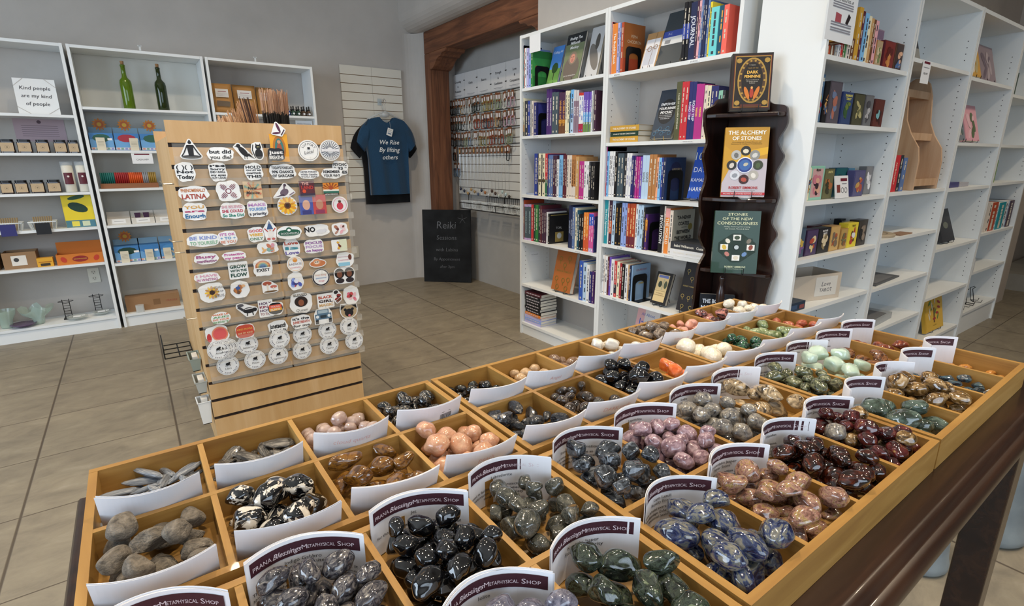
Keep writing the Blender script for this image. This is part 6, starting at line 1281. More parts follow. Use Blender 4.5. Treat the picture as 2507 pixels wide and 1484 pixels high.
t=face(D[0],E6,1.071,258,352,152,305,'white',.003,'small white sign with maroon bar on the third shelf of the deck case',lambda A,w,h:(A.rect(-w*.1,w*.4,h*.75,h*.88,'#6a2434'),A.rect(-w*.4,-w*.15,h*.25,h*.6,'#7a3a34'),A.ring(w*.02,h*.35,w*.1,w*.02,'#4a4a50'),A.ring(w*.28,h*.35,w*.1,w*.02,'#4a4a50'),A.rect(0,w*.35,h*.62,h*.66,'#8a8a90')),y=.008,tilt=10,cat='sign',name='counter_sign',stand=False)
DK=[(-6,46,535,'#3a4a5a',pic('#44566a',['#c8a850','#7a5a8a'],seed=18),'blue grey tarot deck at the left end'),(52,136,548,'#3a2a4a',pic('#4a3c60',['#d8c8a0','#b0503c','#e0d090'],seed=19),'purple deck with a winged figure'),(138,228,535,'#1c1c20',pic('#2a2a2e',['#d8c8a8','#8a7a5a'],['MOTHER','WAITE'],'#e0e0e0',seed=20),'black tarot deck'),(230,298,520,'#b08a50',pic('#c8a468',['#7a6a5a','#a85a3a'],seed=21),'tan tarot deck'),(302,354,540,'#a8804a',pic('#b8965a',['#6a6a50','#8a5a3a'],seed=22),'smaller tan tarot deck'),(358,430,498,'yellow',pic('#dcc83c',['#b03a34','#e0e0e0','#6a4a2a'],['TAROT'],'#3a2a1a',seed=23),'bright yellow tarot deck'),(434,500,475,'#2a2624',pic('#3a342e',['#8a7a6a','#1a1a1a'],seed=24),'dark deck at the right')]
for d in DK: deck(D[0],E6,.822,*d[:4],d[5]+' on the fourth shelf',d[4],y=.04,th=.045)
deck(D[0],E6,.822,300,425,462,'black','tall black book behind the yellow decks on the fourth shelf',pic('#1c1c20',['#3a3a40'],['GOLDEN','THREAD'],'#c8c0a0',seed=25),y=.16)
deck(D[0],E6,.822,100,215,515,'maroon','maroon box standing behind the row on the fourth shelf',pic('#5a2a2a',['#8a4a3a'],seed=26),y=.16)
# cardboard box and small box
def carton(loc,rz,w,d,h,col,lab,art=None,lid=None,name='cardboard_box',th=.003):
    t=empty(name,lab,'box',loc,rz); m=mat(col,.75); g=G().box(-w/2,w/2,-d/2,d/2,0,th,m)
    g.box(-w/2,w/2,-d/2,-d/2+th,th,h,m).box(-w/2,w/2,d/2-th,d/2,th,h*(lid or 1),m).box(-w/2,-w/2+th,-d/2+th,d/2-th,th,h,m).box(w/2-th,w/2,-d/2+th,d/2-th,th,h,m); g.obj('body',None,t)
    if art:
        A=Art(d/2+.0005); art(A,w,h); A.obj('print',None,t)
    return t
carton(D[0].w(.36,.135,.5868),R(-14),.33,.16,.125,'#c4b8a8','open grey cardboard carton with a handwritten label, fifth shelf of the deck case',lambda A,w,h:(A.rect(-w*.02,w*.42,h*.15,h*.9,'#d4d2cc'),A.t('Love',w*.2,h*.62,'#4a4a55',h=.022,shear=.2),A.t('TAROT',w*.2,h*.38,'#4a4a55',h=.018)))
o=G().box(-.075,.075,-.03,.03,0,.04).box(-.074,.0,-.0305,-.03,.004,.03,mat('#2c3c58',.4)); o.ms[:0]=[]; 
t=empty('small_box','small dark blue box lying at the front left of the fifth shelf','box',D[0].w(.09,.04,.5868),D[0].rz); G().box(-.07,.07,-.03,.03,0,.04).obj('body',mat('#27384c',.4),t,bevel=.001); A=Art(.0304); A.rect(.02,.06,.008,.026,'#8a4a4a'); A.rect(-.06,0,.01,.03,'#3c5474'); A.obj('print',None,t)
# flyer on the first case
note(D[0],.085,-.003,1.845,.225,.165,'white flyer with two small pictures hanging on the top corner of the deck case',[('Buy One',.06,.011,'#3a3a44'),('Get the Second 50% off',.12,.011,'#3a3a44'),(None,.20,.004,'#8a8a94'),(None,.25,.004,'#8a8a94'),(None,.30,.004,'#8a8a94'),(None,.62,.004,'#8a8a94'),(None,.67,.004,'#8a8a94'),(None,.74,.004,'#8a8a94'),(None,.79,.004,'#8a8a94')])
A=Art(.0007); A.poly([(-.05,-.10),(-.005,-.10),(-.005,-.07),(-.05,-.065)],'#a8505a'); A.poly([(.03,-.095),(.05,-.10),(.07,-.07),(.05,-.06)],'#2a2024'); A.obj('pictures',None,bpy.data.objects['paper_note'+('' if 'paper_note.002' not in bpy.data.objects else '.002')])
# case two
face(D[1],Q2,1.70,1310,1395,262,500,'charcoal',.02,'dark photo cover book leaning at the left end of the top shelf, second deck case',lambda A,w,h:(A.rect(-w/2,w/2,h*.05,h*.4,'#8a8a86'),A.disc(0,h*.6,w*.2,'#6a6a66',h*.1)),y=.05,tilt=16,stand=False)
note(D[1],.17,-.003,1.695,.10,.10,'small white note with maroon bar clipped to the second case shelf',[(None,.12,.010,'#6a2434'),(None,.3,.003,'#8a8a90'),('VISA MC',.55,.010,'#4a4a50')],R(0))
PB=wood('pale_birch','#b08a68','#be9b7a','#cbab8c',2,.5,.55,.5)
t=empty('wooden_rack','pale wooden rack with two tall rounded side boards on the second deck case','rack',D[1].w(.50,.14,1.0786),D[1].rz)
def peak(x0):
    pts=[(-.13,0),(.120,0),(.120,.52),(.10,.575),(.065,.60),(.02,.595),(-.01,.565),(-.03,.50),(-.045,.36),(-.075,.29),(-.12,.22),(-.132,.15)]
    G().prism(pts,x0,x0+.014,0).obj('side_board',PB,t,bevel=.002)
peak(-.17); peak(.155)
for z,y0,y1 in ((.03,-.12,.115),(.27,-.06,.115),(.49,-.015,.115)): G().box(-.1555,.1545,y0,y1,z,z+.012).obj('shelf',PB,t); G().box(-.1555,.1545,y0-.004,y0-.0005,z-.01,z+.028).obj('lip',PB,t)
t=empty('figurine','small dark figurine on the middle shelf of the wooden rack','figurine',D[1].w(.46,.16,1.0786+.283)); G().lathe([(.018,0),(.02,.01),(.012,.03),(.022,.055),(.012,.075),(.004,.08)],12,mat('#3a2c34',.4)).obj('body',None,t,smooth=True)
row(D[1],1.078,Q3,985,270,[(1030,0,'red','ASTROLOGY','#f0d8c0'),(1052,0,'charcoal'),(1078,20,'steel')],'beside the wooden rack in the second deck case',d0=.02)
t=empty('wooden_plaque','round pale carved plaque lying on the fourth shelf, second deck case','plaque',D[1].w(.20,.13,.8386),D[1].rz); G().lathe([(.118,0),(.12,.004),(.12,.012),(.116,.015),(.105,.013)],32,mat('#a89a84',.6)).obj('disc',None,t); 
A=Art(0); A.fn=lambda a,b,A=A:(a,b,.0155+A.l*.0002); A.ring(0,0,.085,.003,'#5a5044'); A.line((-.06,-.03),(.05,.05),.004,'#5a5044'); A.obj('carving',None,t)
t=empty('board','flat brown board lying on the fourth shelf beside the plaque','board',D[1].w(.30,.055,.8386),D[1].rz); G().box(.0,.16,-.04,.02,0,.006).obj('slab',mat('#8f7058',.6),t)
for n_,(z,c,l) in enumerate(((.5806,'#55585c','grey folder lying on the fifth shelf of the second deck case'),(.3306,'#9aa0a4','clear wrapped flat stack on the sixth shelf of the second deck case'))):
    t=empty('folder',l,'folder',D[1].w(.30,.135,z),D[1].rz+R(4)); G().box(-.19,.19,-.10,.10,0,.008+.03*n_).obj('slab',mat(c,.3 if n_ else .6),t); G().box(-.16,.12,-.09,.06,.0085+.03*n_,.012+.03*n_).obj('sheet',mat('#6a6c70',.6),t)
# case three
for (xl,xr,yt,z,c,l,yy) in ((1825,1905,330,1.68,'#c89a48','yellow wrapped card packet leaning on the top shelf',.03),(1915,2040,380,1.68,'#8a7c84','mauve wrapped card packet leaning on the top shelf',.05),(1725,1770,890,1.332,'#7a808a','grey patterned deck leaning on the second shelf',.03),(1790,1890,900,1.332,'#d8a0ac','pink deck leaning on the second shelf',.05)):
    face(D[2],Q2,z,xl,xr,yt,700 if z>1.5 else 1230,c,.03,l+' of the third deck case',pic(c,['#b8a878','#d8c8b0'] if 'yellow' in l else ['#a89aa0','#6a5c68'] if 'mauve' in l else ['#5a6a6a','#b0a8a0'] if 'grey' in l else ['#5a6a4a','#e0b8c0'],seed=3),y=yy,tilt=16,cat='card deck',name='card_deck_box',ws=1.15,hs=.92)
def sb(fr,x,y,z,w,d,h,c,lab,rz=0,name='small_box',cat='box',art=None):
    t=empty(name,lab,cat,fr.w(x,y,z+.0006),fr.rz+rz); G().box(-w/2,w/2,-d/2,d/2,0,h).obj('body',mat(PAL.get(c,c),.45),t,bevel=.001)
    if art: A=Art(d/2+.0004); art(A,w,h); A.obj('print',None,t)
    return t
sb(D[2],.06,.05,1.07,.05,.03,.115,'#6a7480','tall grey blue deck at the left end of the third shelf, third case'); sb(D[2],.26,.12,1.07,.13,.04,.085,'#6a2c24','dark red box at the back of the third shelf, third case',art=pic('#7a3428',['#3a6a9a','#c85a3a'],seed=30))
sb(D[2],.22,.06,1.07,.17,.05,.032,'#4a4a7a','blue violet box lying on the third shelf, third case'); sb(D[2],.44,.07,1.07,.16,.05,.026,'#a8a8b0','pale grey box lying on the third shelf, third case')
face(D[2],Q3,.71,1385,1480,430,640,'charcoal',.02,'dark book leaning back on the fourth shelf of the third deck case',lambda A,w,h:A.disc(0,h*.5,w*.2,'#6a7068',h*.1),y=.05,tilt=20,ws=.9); sb(D[2],.40,.16,.71,.18,.08,.03,'#3a3a3c','black box lying behind the leaning dark book')
def tree(A,w,h):
    A.rect(-w*.46,w*.46,h*.03,h*.97,'#d8b048'); A.rect(-w*.04,w*.04,h*.2,h*.6,'#7a5a34')
    for i in range(12): A.disc(w*math.sin(i*2.3)*.28,h*(.3+.045*i),w*.09,['#a83a44','#5a8a4a','#e0d8c8'][i%3],h*.035,8,i)
    A.t('tree of life',0,h*.14,'#6a4a28',h=h*.035,fit=w*.6)
face(D[2],Q3,.10,1268,1375,1000,1320,'#d0a840',.02,'yellow book with a flowering tree leaning on the bottom shelf of the third case',tree,y=.04,tilt=12,ws=1.1,hs=.80)
t=empty('chalk_sign','grey board with white script behind the yellow book','sign',D[2].w(.30,.22,.1006),D[2].rz); G().box(-.13,.14,-.006,.006,0,.27).obj('board',mat('#77787a',.8),t); A=Art(.0065); A.t('Living',0,.19,'#e0e2e4',h=.08,shear=.25,fit=.24); A.obj('lettering',None,t)
# case four
sb(D[3],.10,.05,1.64,.14,.04,.14,'#4a5a50','dark green deck at the left of the top shelf, last case'); sb(D[3],.14,.06,1.08,.13,.04,.15,'#6a8a4a','green and brown deck on the third shelf of the last case',art=pic('#7a9a50',['#7a4a30','#a8b878'],seed=31)); sb(D[3],.05,.05,1.33,.05,.03,.16,'#6a7078','grey deck at the left of the second shelf, last case')
row(D[3],.74,Q3,1712,530,[(1730,360,'ivory'),(1775,360,'rust'),(1785,360,'white'),(1830,360,'teal'),(1850,350,'white'),(1860,350,'paleblue'),(1905,345,'plum')],'in the last deck case',d0=.02)
sb(D[3],.03,.05,.468,.02,.10,.10,'#c8ccd0','thin white packet standing on the fifth shelf of the last case')
for i in range(4):
    t=empty('easel_stand','spare black wire easel, %s on the bottom shelf of the last case'%['leftmost','second from the left','third from the left','rightmost'][i],'easel',D[3].w(.10+.14*i,.08,.1706),D[3].rz+R(20*i-30),'spare wire easels'); g=G()
    for sx in (-.035,.035): g.tube([(sx,-.05,.02),(sx,-.045,.0025),(sx,0,.0025),(sx*1.0,.01,.05),(sx*.7,.02,.10),(sx*.4,.0,.115)],.0025,6)
    g.tube([(-.035,0,.0025),(.035,0,.0025)],.0025,6); g.obj('frame',BM if i!=1 else SIL,t)
# cords
t=empty('extension_lead','black electric lead running down behind the second deck case','cord',D[1].w(.04,.265,0)); g=G(); g.tube([(0,0,.12),(.004,0,.6),(-.003,0,1.1),(.002,0,1.7),(0,0,1.95)],.003,6).tube([(.03,-.002,.12),(.028,-.002,.8),(.03,-.002,1.5),(.028,-.002,1.95)],.003,6); g.obj('cable',mat('#1a1a1c',.5),t)
t=empty('stone_hearth','low grey tiled step on the floor at the far right','step',(7.4,1.05,0)); G().box(-.55,1.3,-.8,.3,0,.16).obj('slab',plaster('step_stone','#8c8a84','#a09d95'),t); o=t
t=empty('bag','small black bag on the floor at the far right edge','bag',(7.30,1.0,.161)); G().lathe([(.05,0),(.10,.01),(.12,.05),(.10,.09),(.03,.10)],14,mat('#141416',.5)).obj('body',None,t,smooth=True)
# ================================================================== LEFT BOOKCASES
B1=(0,60,.337); B2=(0,440,.337)
def lsign(A,w,h):
    for (s1,s2) in ((-1,1),(1,1),(-1,-1),(1,-1)): pass
    for (a,b,c,d) in ((-.5,.78,-.25,1.),(.5,.78,.25,1.),(-.5,.2,-.2,0),(.5,.2,.2,0)): A.line((w*a,h*b),(w*c,h*d),.004,'#b8b4b0')
    for i,s in enumerate(('Kind people','are my kind','of people')): A.t(s,0,h*(.74-.22*i),'#2c2a34',h=h*.10,fit=w*.8,shear=.12)
x0,_=L1.hit(45,270,.10); x1,_=L1.hit(147,270,.10)
t=empty('canvas_sign','white canvas sign lettered Kind people are my kind of people','sign',L1.w((x0+x1)/2,.10,1.5635)); t.rotation_euler=(R(-8),0,0); w=x1-x0; G().box(-w/2,w/2,0,.018,0,.235).obj('canvas',mat('#e2e4e4',.7),t); A=Art(.0004); lsign(A,w,.235); A.obj('lettering',None,t)
t=empty('paper_notice','pinkish printed notice on the wall behind the second shelf, left case','notice',L1.w(L1.hit(97,310,.28)[0],.2835,1.545)); G().box(-.14,.14,-.001,0,-.155,0).obj('sheet',mat('#b09aa0',.7),t); A=Art(.0014)
for i in range(6): A.rect(-.10,.10,-.05-.014*i,-.047-.014*i,'#7a6870'); A.l-=1
A.disc(0,-.022,.012,'#55404a'); A.obj('print',None,t)
JG=mat('#2a1c16',.15,coat=.6)
def jar(fr,K,z,xl,xr,yt,lab,r=None):
    ox,oy,s=K; a=fr.hit(ox+xl*s,oy+yt*s,.06)[0]; b=fr.hit(ox+xr*s,oy+yt*s,.06)[0]; a=max(a,.022); b=min(b,.780); w=(b-a)/2-.002
    t=empty('candle_jar',lab,'jar',fr.w((a+b)/2,.07,z+.0006),0,'small amber candle jars'); h=.088
    G().prism(rrect(2*w,2*w*.9,.014),.0,h*.82,2).obj('glass',JG,t,smooth=False); G().prism(rrect(1.8*w,1.7*w,.02),h*.822,h,2).obj('lid',mat('#141214',.3),t)
    A=Art(w*.9+.0005); A.rect(-w*.88,w*.88,h*.10,h*.74,'#b7a080'); A.ring(0,h*.42,w*.34,w*.03,'#8a7a60',16); A.disc(0,h*.42,w*.12,'#7a6a54'); A.obj('label',None,t)
for i,(a,b) in enumerate(((-5,110),(122,235),(258,362),(388,488),(490,590))): jar(L1,B1,1.306,a,b,880,'amber candle jar, %s on the second shelf of the left case'%ordn(i,5))
for i,(a,b) in enumerate(((-5,95),(102,205),(215,325),(338,445))): jar(L1,B1,1.036,a,b,1160,'amber candle jar, %s on the third shelf of the left case'%ordn(i,4))
for i,(a,b) in enumerate(((450,545),(555,645))):
    p=L1.hit(a*.337,60+1100*.337,.07)[0]; q=L1.hit(b*.337,60+1100*.337,.07)[0]; r=(q-p)/2
    t=empty('pillar_candle','tall glass candle with a maroon label, %s of the pair'%['left','right'][i],'candle',L1.w((p+q)/2,.07,1.0366),0,'tall glass candles'); 
    G().lathe([(r*.86,0),(r*.9,.004),(r*.9,.185),(r*.3,.187)],24,mat('#ddd6c4',.5)).obj('wax',None,t,smooth=True); G().lathe([(r,0),(r,.21),(r*.96,.212),(r*.96,.19)],24,mat('#e8eef0',.05,alpha=.25)).obj('glass',None,t,smooth=True)
    g=G(); N=8; vs=[]
    for k in range(N+1):
        tt=R(-90-42+84*k/N)
        for zz in (.055,.135): vs.append((r*1.01*math.cos(tt),r*1.01*math.sin(tt),zz))
    g.add(vs,[(2*k,2*k+2,2*k+3,2*k+1) for k in range(N)],mat('#5a1c28',.5)); g.add([(r*.2*math.cos(R(60*k)),-r*1.02,.11+r*.2*math.sin(R(60*k))) for k in range(6)],[tuple(range(6))],mat('#dcd4d0',.5)); g.obj('label',None,t)
def wbasket(fr,x,y,z,w,d,h,lab,tagc,grp,flip=0):
    t=empty('plastic_basket',lab,'basket',fr.w(x,y,z+.0006),fr.rz,grp); m=mat('#e0e6e8',.35); g=G(); k=.85
    g.box(-w/2*k,w/2*k,-d/2*k,d/2*k,0,.002,m); n=9
    for s in (-1,1):
        for i in range(n+1):
            u=-1+2*i/n; g.tube([(u*w/2*k,s*d/2*k,.001),(u*w/2,s*d/2,h)],.0016,4,m)
        for i in range(6):
            u=-1+2*i/5; g.tube([(s*w/2*k,u*d/2*k,.001),(s*w/2,u*d/2,h)],.0016,4,m)
    g.tube([(-w/2,-d/2,h),(w/2,-d/2,h),(w/2,d/2,h),(-w/2,d/2,h)],.004,6,m,closed=True); g.obj('basket',None,t)
    if tagc: G().box(-w*.27,w*.27,-d/2-.006,-d/2-.005,-.03,h*.9,mat(tagc,.5)).obj('hang_tag',None,t)
    return t
for i,(px,tg,wd_) in enumerate(((20,'#2c2c6a','indigo'),(106,'#141418','black'))):
    x=L1.hit(px,548,.045)[0]; wbasket(L1,x,.045,.785,.15,.10,.055,'white plastic basket of smudge sticks with %s tag, fourth shelf of the left case'%wd_,tg,'white baskets of smudge sticks')
    t=empty('smudge_sticks','bundle of tan sticks in the basket with the %s tag'%wd_,'sticks',L1.w(x,.04,.789),0,'bundles of tan sticks'); g=G()
    for k in range(9): g.tube([((k-4)*.011,.0,.0),((k-4)*.012,.02,.085)],.005,6,mat('#8f7a58',.8)); 
    g.obj('sticks',None,t)
sx=lambda fr,px,py,y=.08: fr.hit(px,py,y)[0]
def leafbox(A,w,h): A.rect(-w*.49,w*.49,h*.22,h*.99,'#e0c82c'); A.disc(0,h*.62,w*.34,'#16382a',h*.14,14,-.4); A.disc(0,h*.93,w*.3,'#1c4a30',h*.06,12,.2); A.rect(-w*.49,w*.49,0,h*.22,'#4a7a8a'); A.rect(-w*.3,-w*.05,h*.03,h*.19,'#e0d050'); A.rect(w*.05,w*.3,h*.03,h*.19,'#c8d0b0')
a,b=sx(L1,170,580),min(.784,sx(L1,241,560)); sb(L1,(a+b)/2,.09,.785,b-a,.07,.228,'#c8b42c','yellow box with a dark green leaf on the fourth shelf, left case',art=leafbox,cat='box')
a,b=sx(L1,6,630),sx(L1,88,620); carton(L1.w((a+b)/2,.13,.5206),0,b-a,.16,.115,'#8f7050','brown cardboard box with a white label on the fifth shelf, left case',lambda A,w,h:(A.rect(-w*.25,w*.2,h*.2,h*.8,'#d8d4cc'),A.disc(-w*.1,h*.55,w*.08,'#3a3a3a'))); G().box(-.001,.001,-.001,.001,0,.001)
carton(L1.w(a-.10,.13,.5206),0,.15,.16,.105,'#8a6a4a','brown cardboard box cut by the left picture edge, fifth shelf')
a,b=sx(L1,92,640),sx(L1,131,635); sb(L1,(a+b)/2,.07,.52,b-a,.06,.062,'#d8a02c','small yellow box on the fifth shelf between the cartons',art=lambda A,w,h:(A.rect(-w*.3,w*.3,h*.1,h*.4,'#3a3020'),A.rect(-w*.4,w*.4,h*.5,h*.6,'#a86a1c')))
a,b=sx(L1,141,640),min(.784,sx(L1,258,630))
t=carton(L1.w((a+b)/2,.11,.5206),0,b-a,.15,.075,'#c8742c','orange incense display box with red print on the fifth shelf, left case',lambda A,w,h:(A.disc(0,h*.5,w*.17,'#8a2420',h*.3),A.t('DRAGON BLOOD',0,h*.5,'#e8c850',h=h*.16,fit=w*.28),A.disc(-w*.35,h*.5,w*.06,'#b83a24',h*.3,9,.5),A.disc(w*.35,h*.5,w*.06,'#b83a24',h*.3,9,-.5)),lid=2.0)
# bottom shelf, left
GV=mat('#a8c0b4',.12,alpha=.55,coat=.5)
def vase(px,py,hs,r0,r1,m,lab,name='glass_vase',wave=0):
    x=sx(L1,px,py); t=empty(name,lab,'vase',L1.w(x,.09,.1006)); g=G(); N=24; vs=[];fs=[]
    for j,(r,z) in enumerate(((r0*.8,0),(r0,.01),(r0*1.05,hs*.4),(r1*.9,hs*.75),(r1,hs))):
        for i in range(N): tt=6.283*i/N; k=1+wave*math.sin(tt*4)*(j/4); vs.append((r*k*math.cos(tt),r*k*math.sin(tt),z*(1+wave*.6*math.cos(tt*4)*(j/4))))
    for j in range(4):
        for i in range(N): fs.append((j*N+i,j*N+(i+1)%N,(j+1)*N+(i+1)%N,(j+1)*N+i))
    fs.append(tuple(range(N-1,-1,-1))); g.add(vs,fs,m); g.obj('glass',None,t,smooth=True); return t
vase(12,780,.13,.035,.065,GV,'grey green glass vase with a dark rim at the left edge, bottom shelf'); vase(92,770,.12,.03,.08,GV,'pale green wavy glass vase on the bottom shelf, left case',wave=.35)
def dish(px,y,r,m,lab,tagged=True):
    x=sx(L1,px,775,y); t=empty('glass_dish',lab,'dish',L1.w(x,y,.1006)); G().lathe([(r*.4,0),(r*.5,.004),(r,.022),(r*.97,.026),(r*.45,.009)],28,m).obj('bowl',None,t,smooth=True)
    if tagged: g=G(); g.box(-.025,.02,-.02,.02,.024,.026,mat('#e4e6e8',.6)); g.box(.025,.045,-.005,.015,.026,.028,mat('#e4e6e8',.6)); g.obj('paper_tags',None,t)
dish(53,.06,.075,mat('#6a5a78',.1,alpha=.75),'purple glass dish on the bottom shelf, left case',False); dish(190,.06,.065,mat('#c8d0cc',.08,alpha=.5),'clear glass dish with white tags beside the left coil stand'); dish(252,.12,.06,mat('#c8d0cc',.08,alpha=.5),'clear glass dish with white tags beside the right coil stand')
for i,(px,y) in enumerate(((168,.13),(245,.2))):
    x=sx(L1,px,770,y); t=empty('wire_holder','black wire ladder holder with a ring, %s of the two on the bottom shelf'%['left','right'][i],'holder',L1.w(x,y,.1006),0,'black wire ladder holders'); g=G(); 
    for s in (-.02,.02): g.tube([(s,0,0),(s,0,.15)],.0025,6)
    for k in range(7): g.tube([(-.02,0,.02+.02*k),(.02,0,.02+.02*k)],.002,6)
    g.tube([(.045*math.cos(q),.03*math.sin(q),.135) for q in [6.283*k/18 for k in range(18)]],.002,6,closed=True); g.box(-.03,.03,-.03,.03,0,.006); g.obj('frame',BM,t)
x=sx(L1,232,682,.284); t=empty('power_outlet','white wall outlet behind the bottom shelf of the left case','outlet',L1.w(x,.284,.385)); G().box(-.036,.036,-.006,0,-.058,.058).obj('plate',mat('#d6d2c4',.5),t,bevel=.002); A=Art(.0065)
for z in (-.025,.025):
    A.disc(0,z,.017,'#cfcabc'); A.rect(-.009,-.006,z-.002,z+.009,'#2a2a2a'); A.l-=1; A.rect(.005,.008,z-.002,z+.008,'#2a2a2a'); A.disc(0,z-.009,.003,'#2a2a2a',n=8); A.l-=3
A.obj('sockets',None,t)
# middle case
def bottle(px,lab,c,k):
    x=sx(L2,px,262,.14); t=empty('wine_bottle',lab,'bottle',L2.w(x,.14,1.6206),0,None); m=mat(c,.05,trans=.5,ior=1.3,coat=.5)
    G().lathe([(.036,0),(.0375,.004),(.0375,.185),(.034,.205),(.018,.225),(.0145,.24),(.014,.30),(.016,.302),(.016,.312),(.012,.314)],28,m).obj('glass',None,t,smooth=True)
    G().lathe([(.010,.3145),(.012,.335),(.011,.338)],12,mat('#a07850',.8)).obj('cork',None,t,smooth=True)
bottle(318,'bright green glass wine bottle with a cork, left of the two','#6a8a18',0); bottle(401,'dark green glass wine bottle with a cork, right of the two','#2c3c16',1)
def bluebox(fr,px0,px1,z,lab,c2,zz=560,top=True,bottom='#2c6ab0'):
    a,b=max(.0215,sx(fr,px0,zz,.05)),sx(fr,px1,zz,.05); w=b-a-.003; t=empty('display_box',lab,'box',fr.w((a+b)/2,.06,z+.0006),0,'blue sun topped display boxes')
    G().box(-w/2,w/2,-.03,.09,0,.12).obj('body',mat('#3c78b4',.5),t,bevel=.001); G().box(-w/2,w/2,.088,.09,.1205,.165).obj('back_card',mat('#86a8bc',.5),t)
    A=Art(.0305); A.rect(-w*.49,w*.49,.022,.075,'#6aa0d0'); A.disc(0,.085,w*.38,c2,.028,10); A.rect(-w*.49,w*.49,.004,.021,'#c8ccd0')
    for i in range(6): A.rect(w*(-.45+.16*i),w*(-.35+.16*i),.006,.018,['#c88a7a','#7aa088','#8a8ac0'][i%3]); A.l-=1
    A.rect(w*.25,w*.45,.07,.085,'#e8e8e8'); A.obj('front_print',None,t)
    if top:
        A=Art(-.0875); m='#d8862c'
        for i in range(12): tt=R(30*i); A.disc(.030*math.cos(tt),.185+.030*math.sin(tt),.014,m,.006,8,tt)
        A.disc(0,.185,.026,'#c8642c'); A.disc(0,.185,.014,'#e0b03c'); A.obj('sun_topper',None,t)
    if top: G().prism([(.034*math.cos(q),.185+.034*math.sin(q)) for q in [6.283*k/20 for k in range(20)]],.0885,.0895,1).obj('topper_card',mat('#d8862c',.5),t)
    return t
def cardtag(fr,px,z,lab):
    t=empty('price_card',lab,'card',fr.w(sx(fr,px,z,.0),-.001,0),0,'tall cream price cards'); return t
for i,(a,b,c) in enumerate(((213,280,'#2c5a4a'),(281,343,'#a02c3c'),(344,404,'#2c5a4a'))): bluebox(L2,a,b,1.326,'blue box with an orange sun on top, %s on the second shelf'%ordn(i,3),c,350)
for i,px in enumerate((246,327)):
    x=sx(L2,px,345,.02); t=empty('price_card','cream price card standing before the blue boxes, second shelf, %s'%['left','right'][i],'card',L2.w(x,.018,1.3266),0,'cream price cards'); G().box(-.026,.026,-.0008,.0008,0,.088).obj('card',mat('#d4cdb8',.7),t); A=Art(.001); [A.rect(-.018,.018,.03+.01*k,.032+.01*k,'#9a9484') for k in range(4)]; A.obj('print',None,t)
a,b=sx(L2,247,455),sx(L2,388,455)
t=empty('carton_tray','low brown carton tray of chime candles on the third shelf, middle case','carton',L2.w((a+b)/2,.08,1.0546)); G().box(-(b-a)/2,(b-a)/2,-.05,.05,0,.035).obj('tray',mat('#8a5a3c',.7),t)
ii=0
tubes=[('teal','#1d6a64',7),('red','#9c2424',7),('orange','#d85a24',7),('silver','#9a9a9c',3),('gold','#a8863c',4)]; nT=sum(q[2] for q in tubes); k=0
for nm,c,n_ in tubes:
    for j in range(n_):
        x=a+.006+(b-a-.012)*(k+.5)/nT; k+=1
        t=empty('chime_candle','%s stick candle, %s of its colour in the carton tray'%(nm,ordn(j,n_)),'candle',L2.w(x,.055,1.0905),0,'%s stick candles'%nm); G().lathe([(.0062,0),(.0062,.075),(.004,.078)],8,mat(c,.4)).obj('wax',None,t,smooth=True); t.rotation_euler=(R(-4),0,0)
t=note(L2,sx(L2,345,368,.0)-.0,-.002,1.306,.13,.075,'white card notice hanging from the second shelf of the middle case',[(None,.15,.008,'#6a2434'),('CASH APP',.6,.012,'#5a5a60')])
for i,(p,q) in enumerate(((262,319),(322,378),(380,435))):
    a,b=sx(L2,p,540),sx(L2,q,535); 
    if b>.78: b=.785
    t=carton(L2.w((a+b)/2,.08,.7876),0,b-a-.003,.10,.045,'#ccc8c0','white low carton, %s on the fourth shelf, middle case'%ordn(i,3),lambda A,w,h:(A.rect(-w*.3,w*.3,h*.2,h*.9,'#e4e4e2'),A.rect(-w*.2,w*.2,h*.5,h*.6,'#a8a8a8')),lid=2.,name='carton_tray')
    for k in range(2 if i==1 else 0):
        o=empty('incense_cone_pack','dark purple incense pack in the white carton, %s of the two'%['left','right'][k],'incense',L2.w((a+b)/2-.03+.055*k,.09,.795),0,'purple incense packs'); G().prism([(-.013,0),(.013,0),(.020,.07),(-.020,.07)],-.012,.012,1).obj('pack',mat('#3a1c3c',.6),o)
for i,(a,b,c) in enumerate(((280,345,'#16382c'),(341,392,'#3a7ab8'),(394,440,'#4a8ac0'))):
    bluebox(L2,a,min(b,436),.50,'blue box, %s on the fifth shelf of the middle case'%ordn(i,3),c,620,i==0)
for i,px in enumerate((306,367,412)):
    x=min(sx(L2,px,628,.02),.74); t=empty('price_card','cream price card standing before the blue boxes, fifth shelf, %s'%ordn(i,3),'card',L2.w(x,.018,.5006),0,'cream price cards'); G().box(-.026,.026,-.0008,.0008,0,.088).obj('card',mat('#d4cdb8',.7),t); A=Art(.001); [A.rect(-.018,.018,.03+.01*k,.032+.01*k,'#9a9484') for k in range(4)]; A.obj('print',None,t)
a,b=sx(L2,312,765),sx(L2,443,750); b=min(b,.785)
sb(L2,(a+b)/2,.12,.10,b-a,.12,.115,'#93704e','long brown cardboard box on the bottom shelf of the middle case',name='cardboard_box',art=lambda A,w,h:(A.rect(0,w*.13,h*.3,h*.7,'#7a5a3a'),A.t('FRAGILE',w*.35,h*.5,'#9a4a3a',h=h*.15,fit=w*.2)))
t=empty('glass_cube','clear pressed glass cube before the long box, bottom shelf','glass',L2.w(sx(L2,343,755,.03),.028,.1006)); G().prism(rrect(.055,.05,.012),0,.055,2).obj('glass',mat('#dfe6e6',.08,alpha=.45,coat=.5),t)
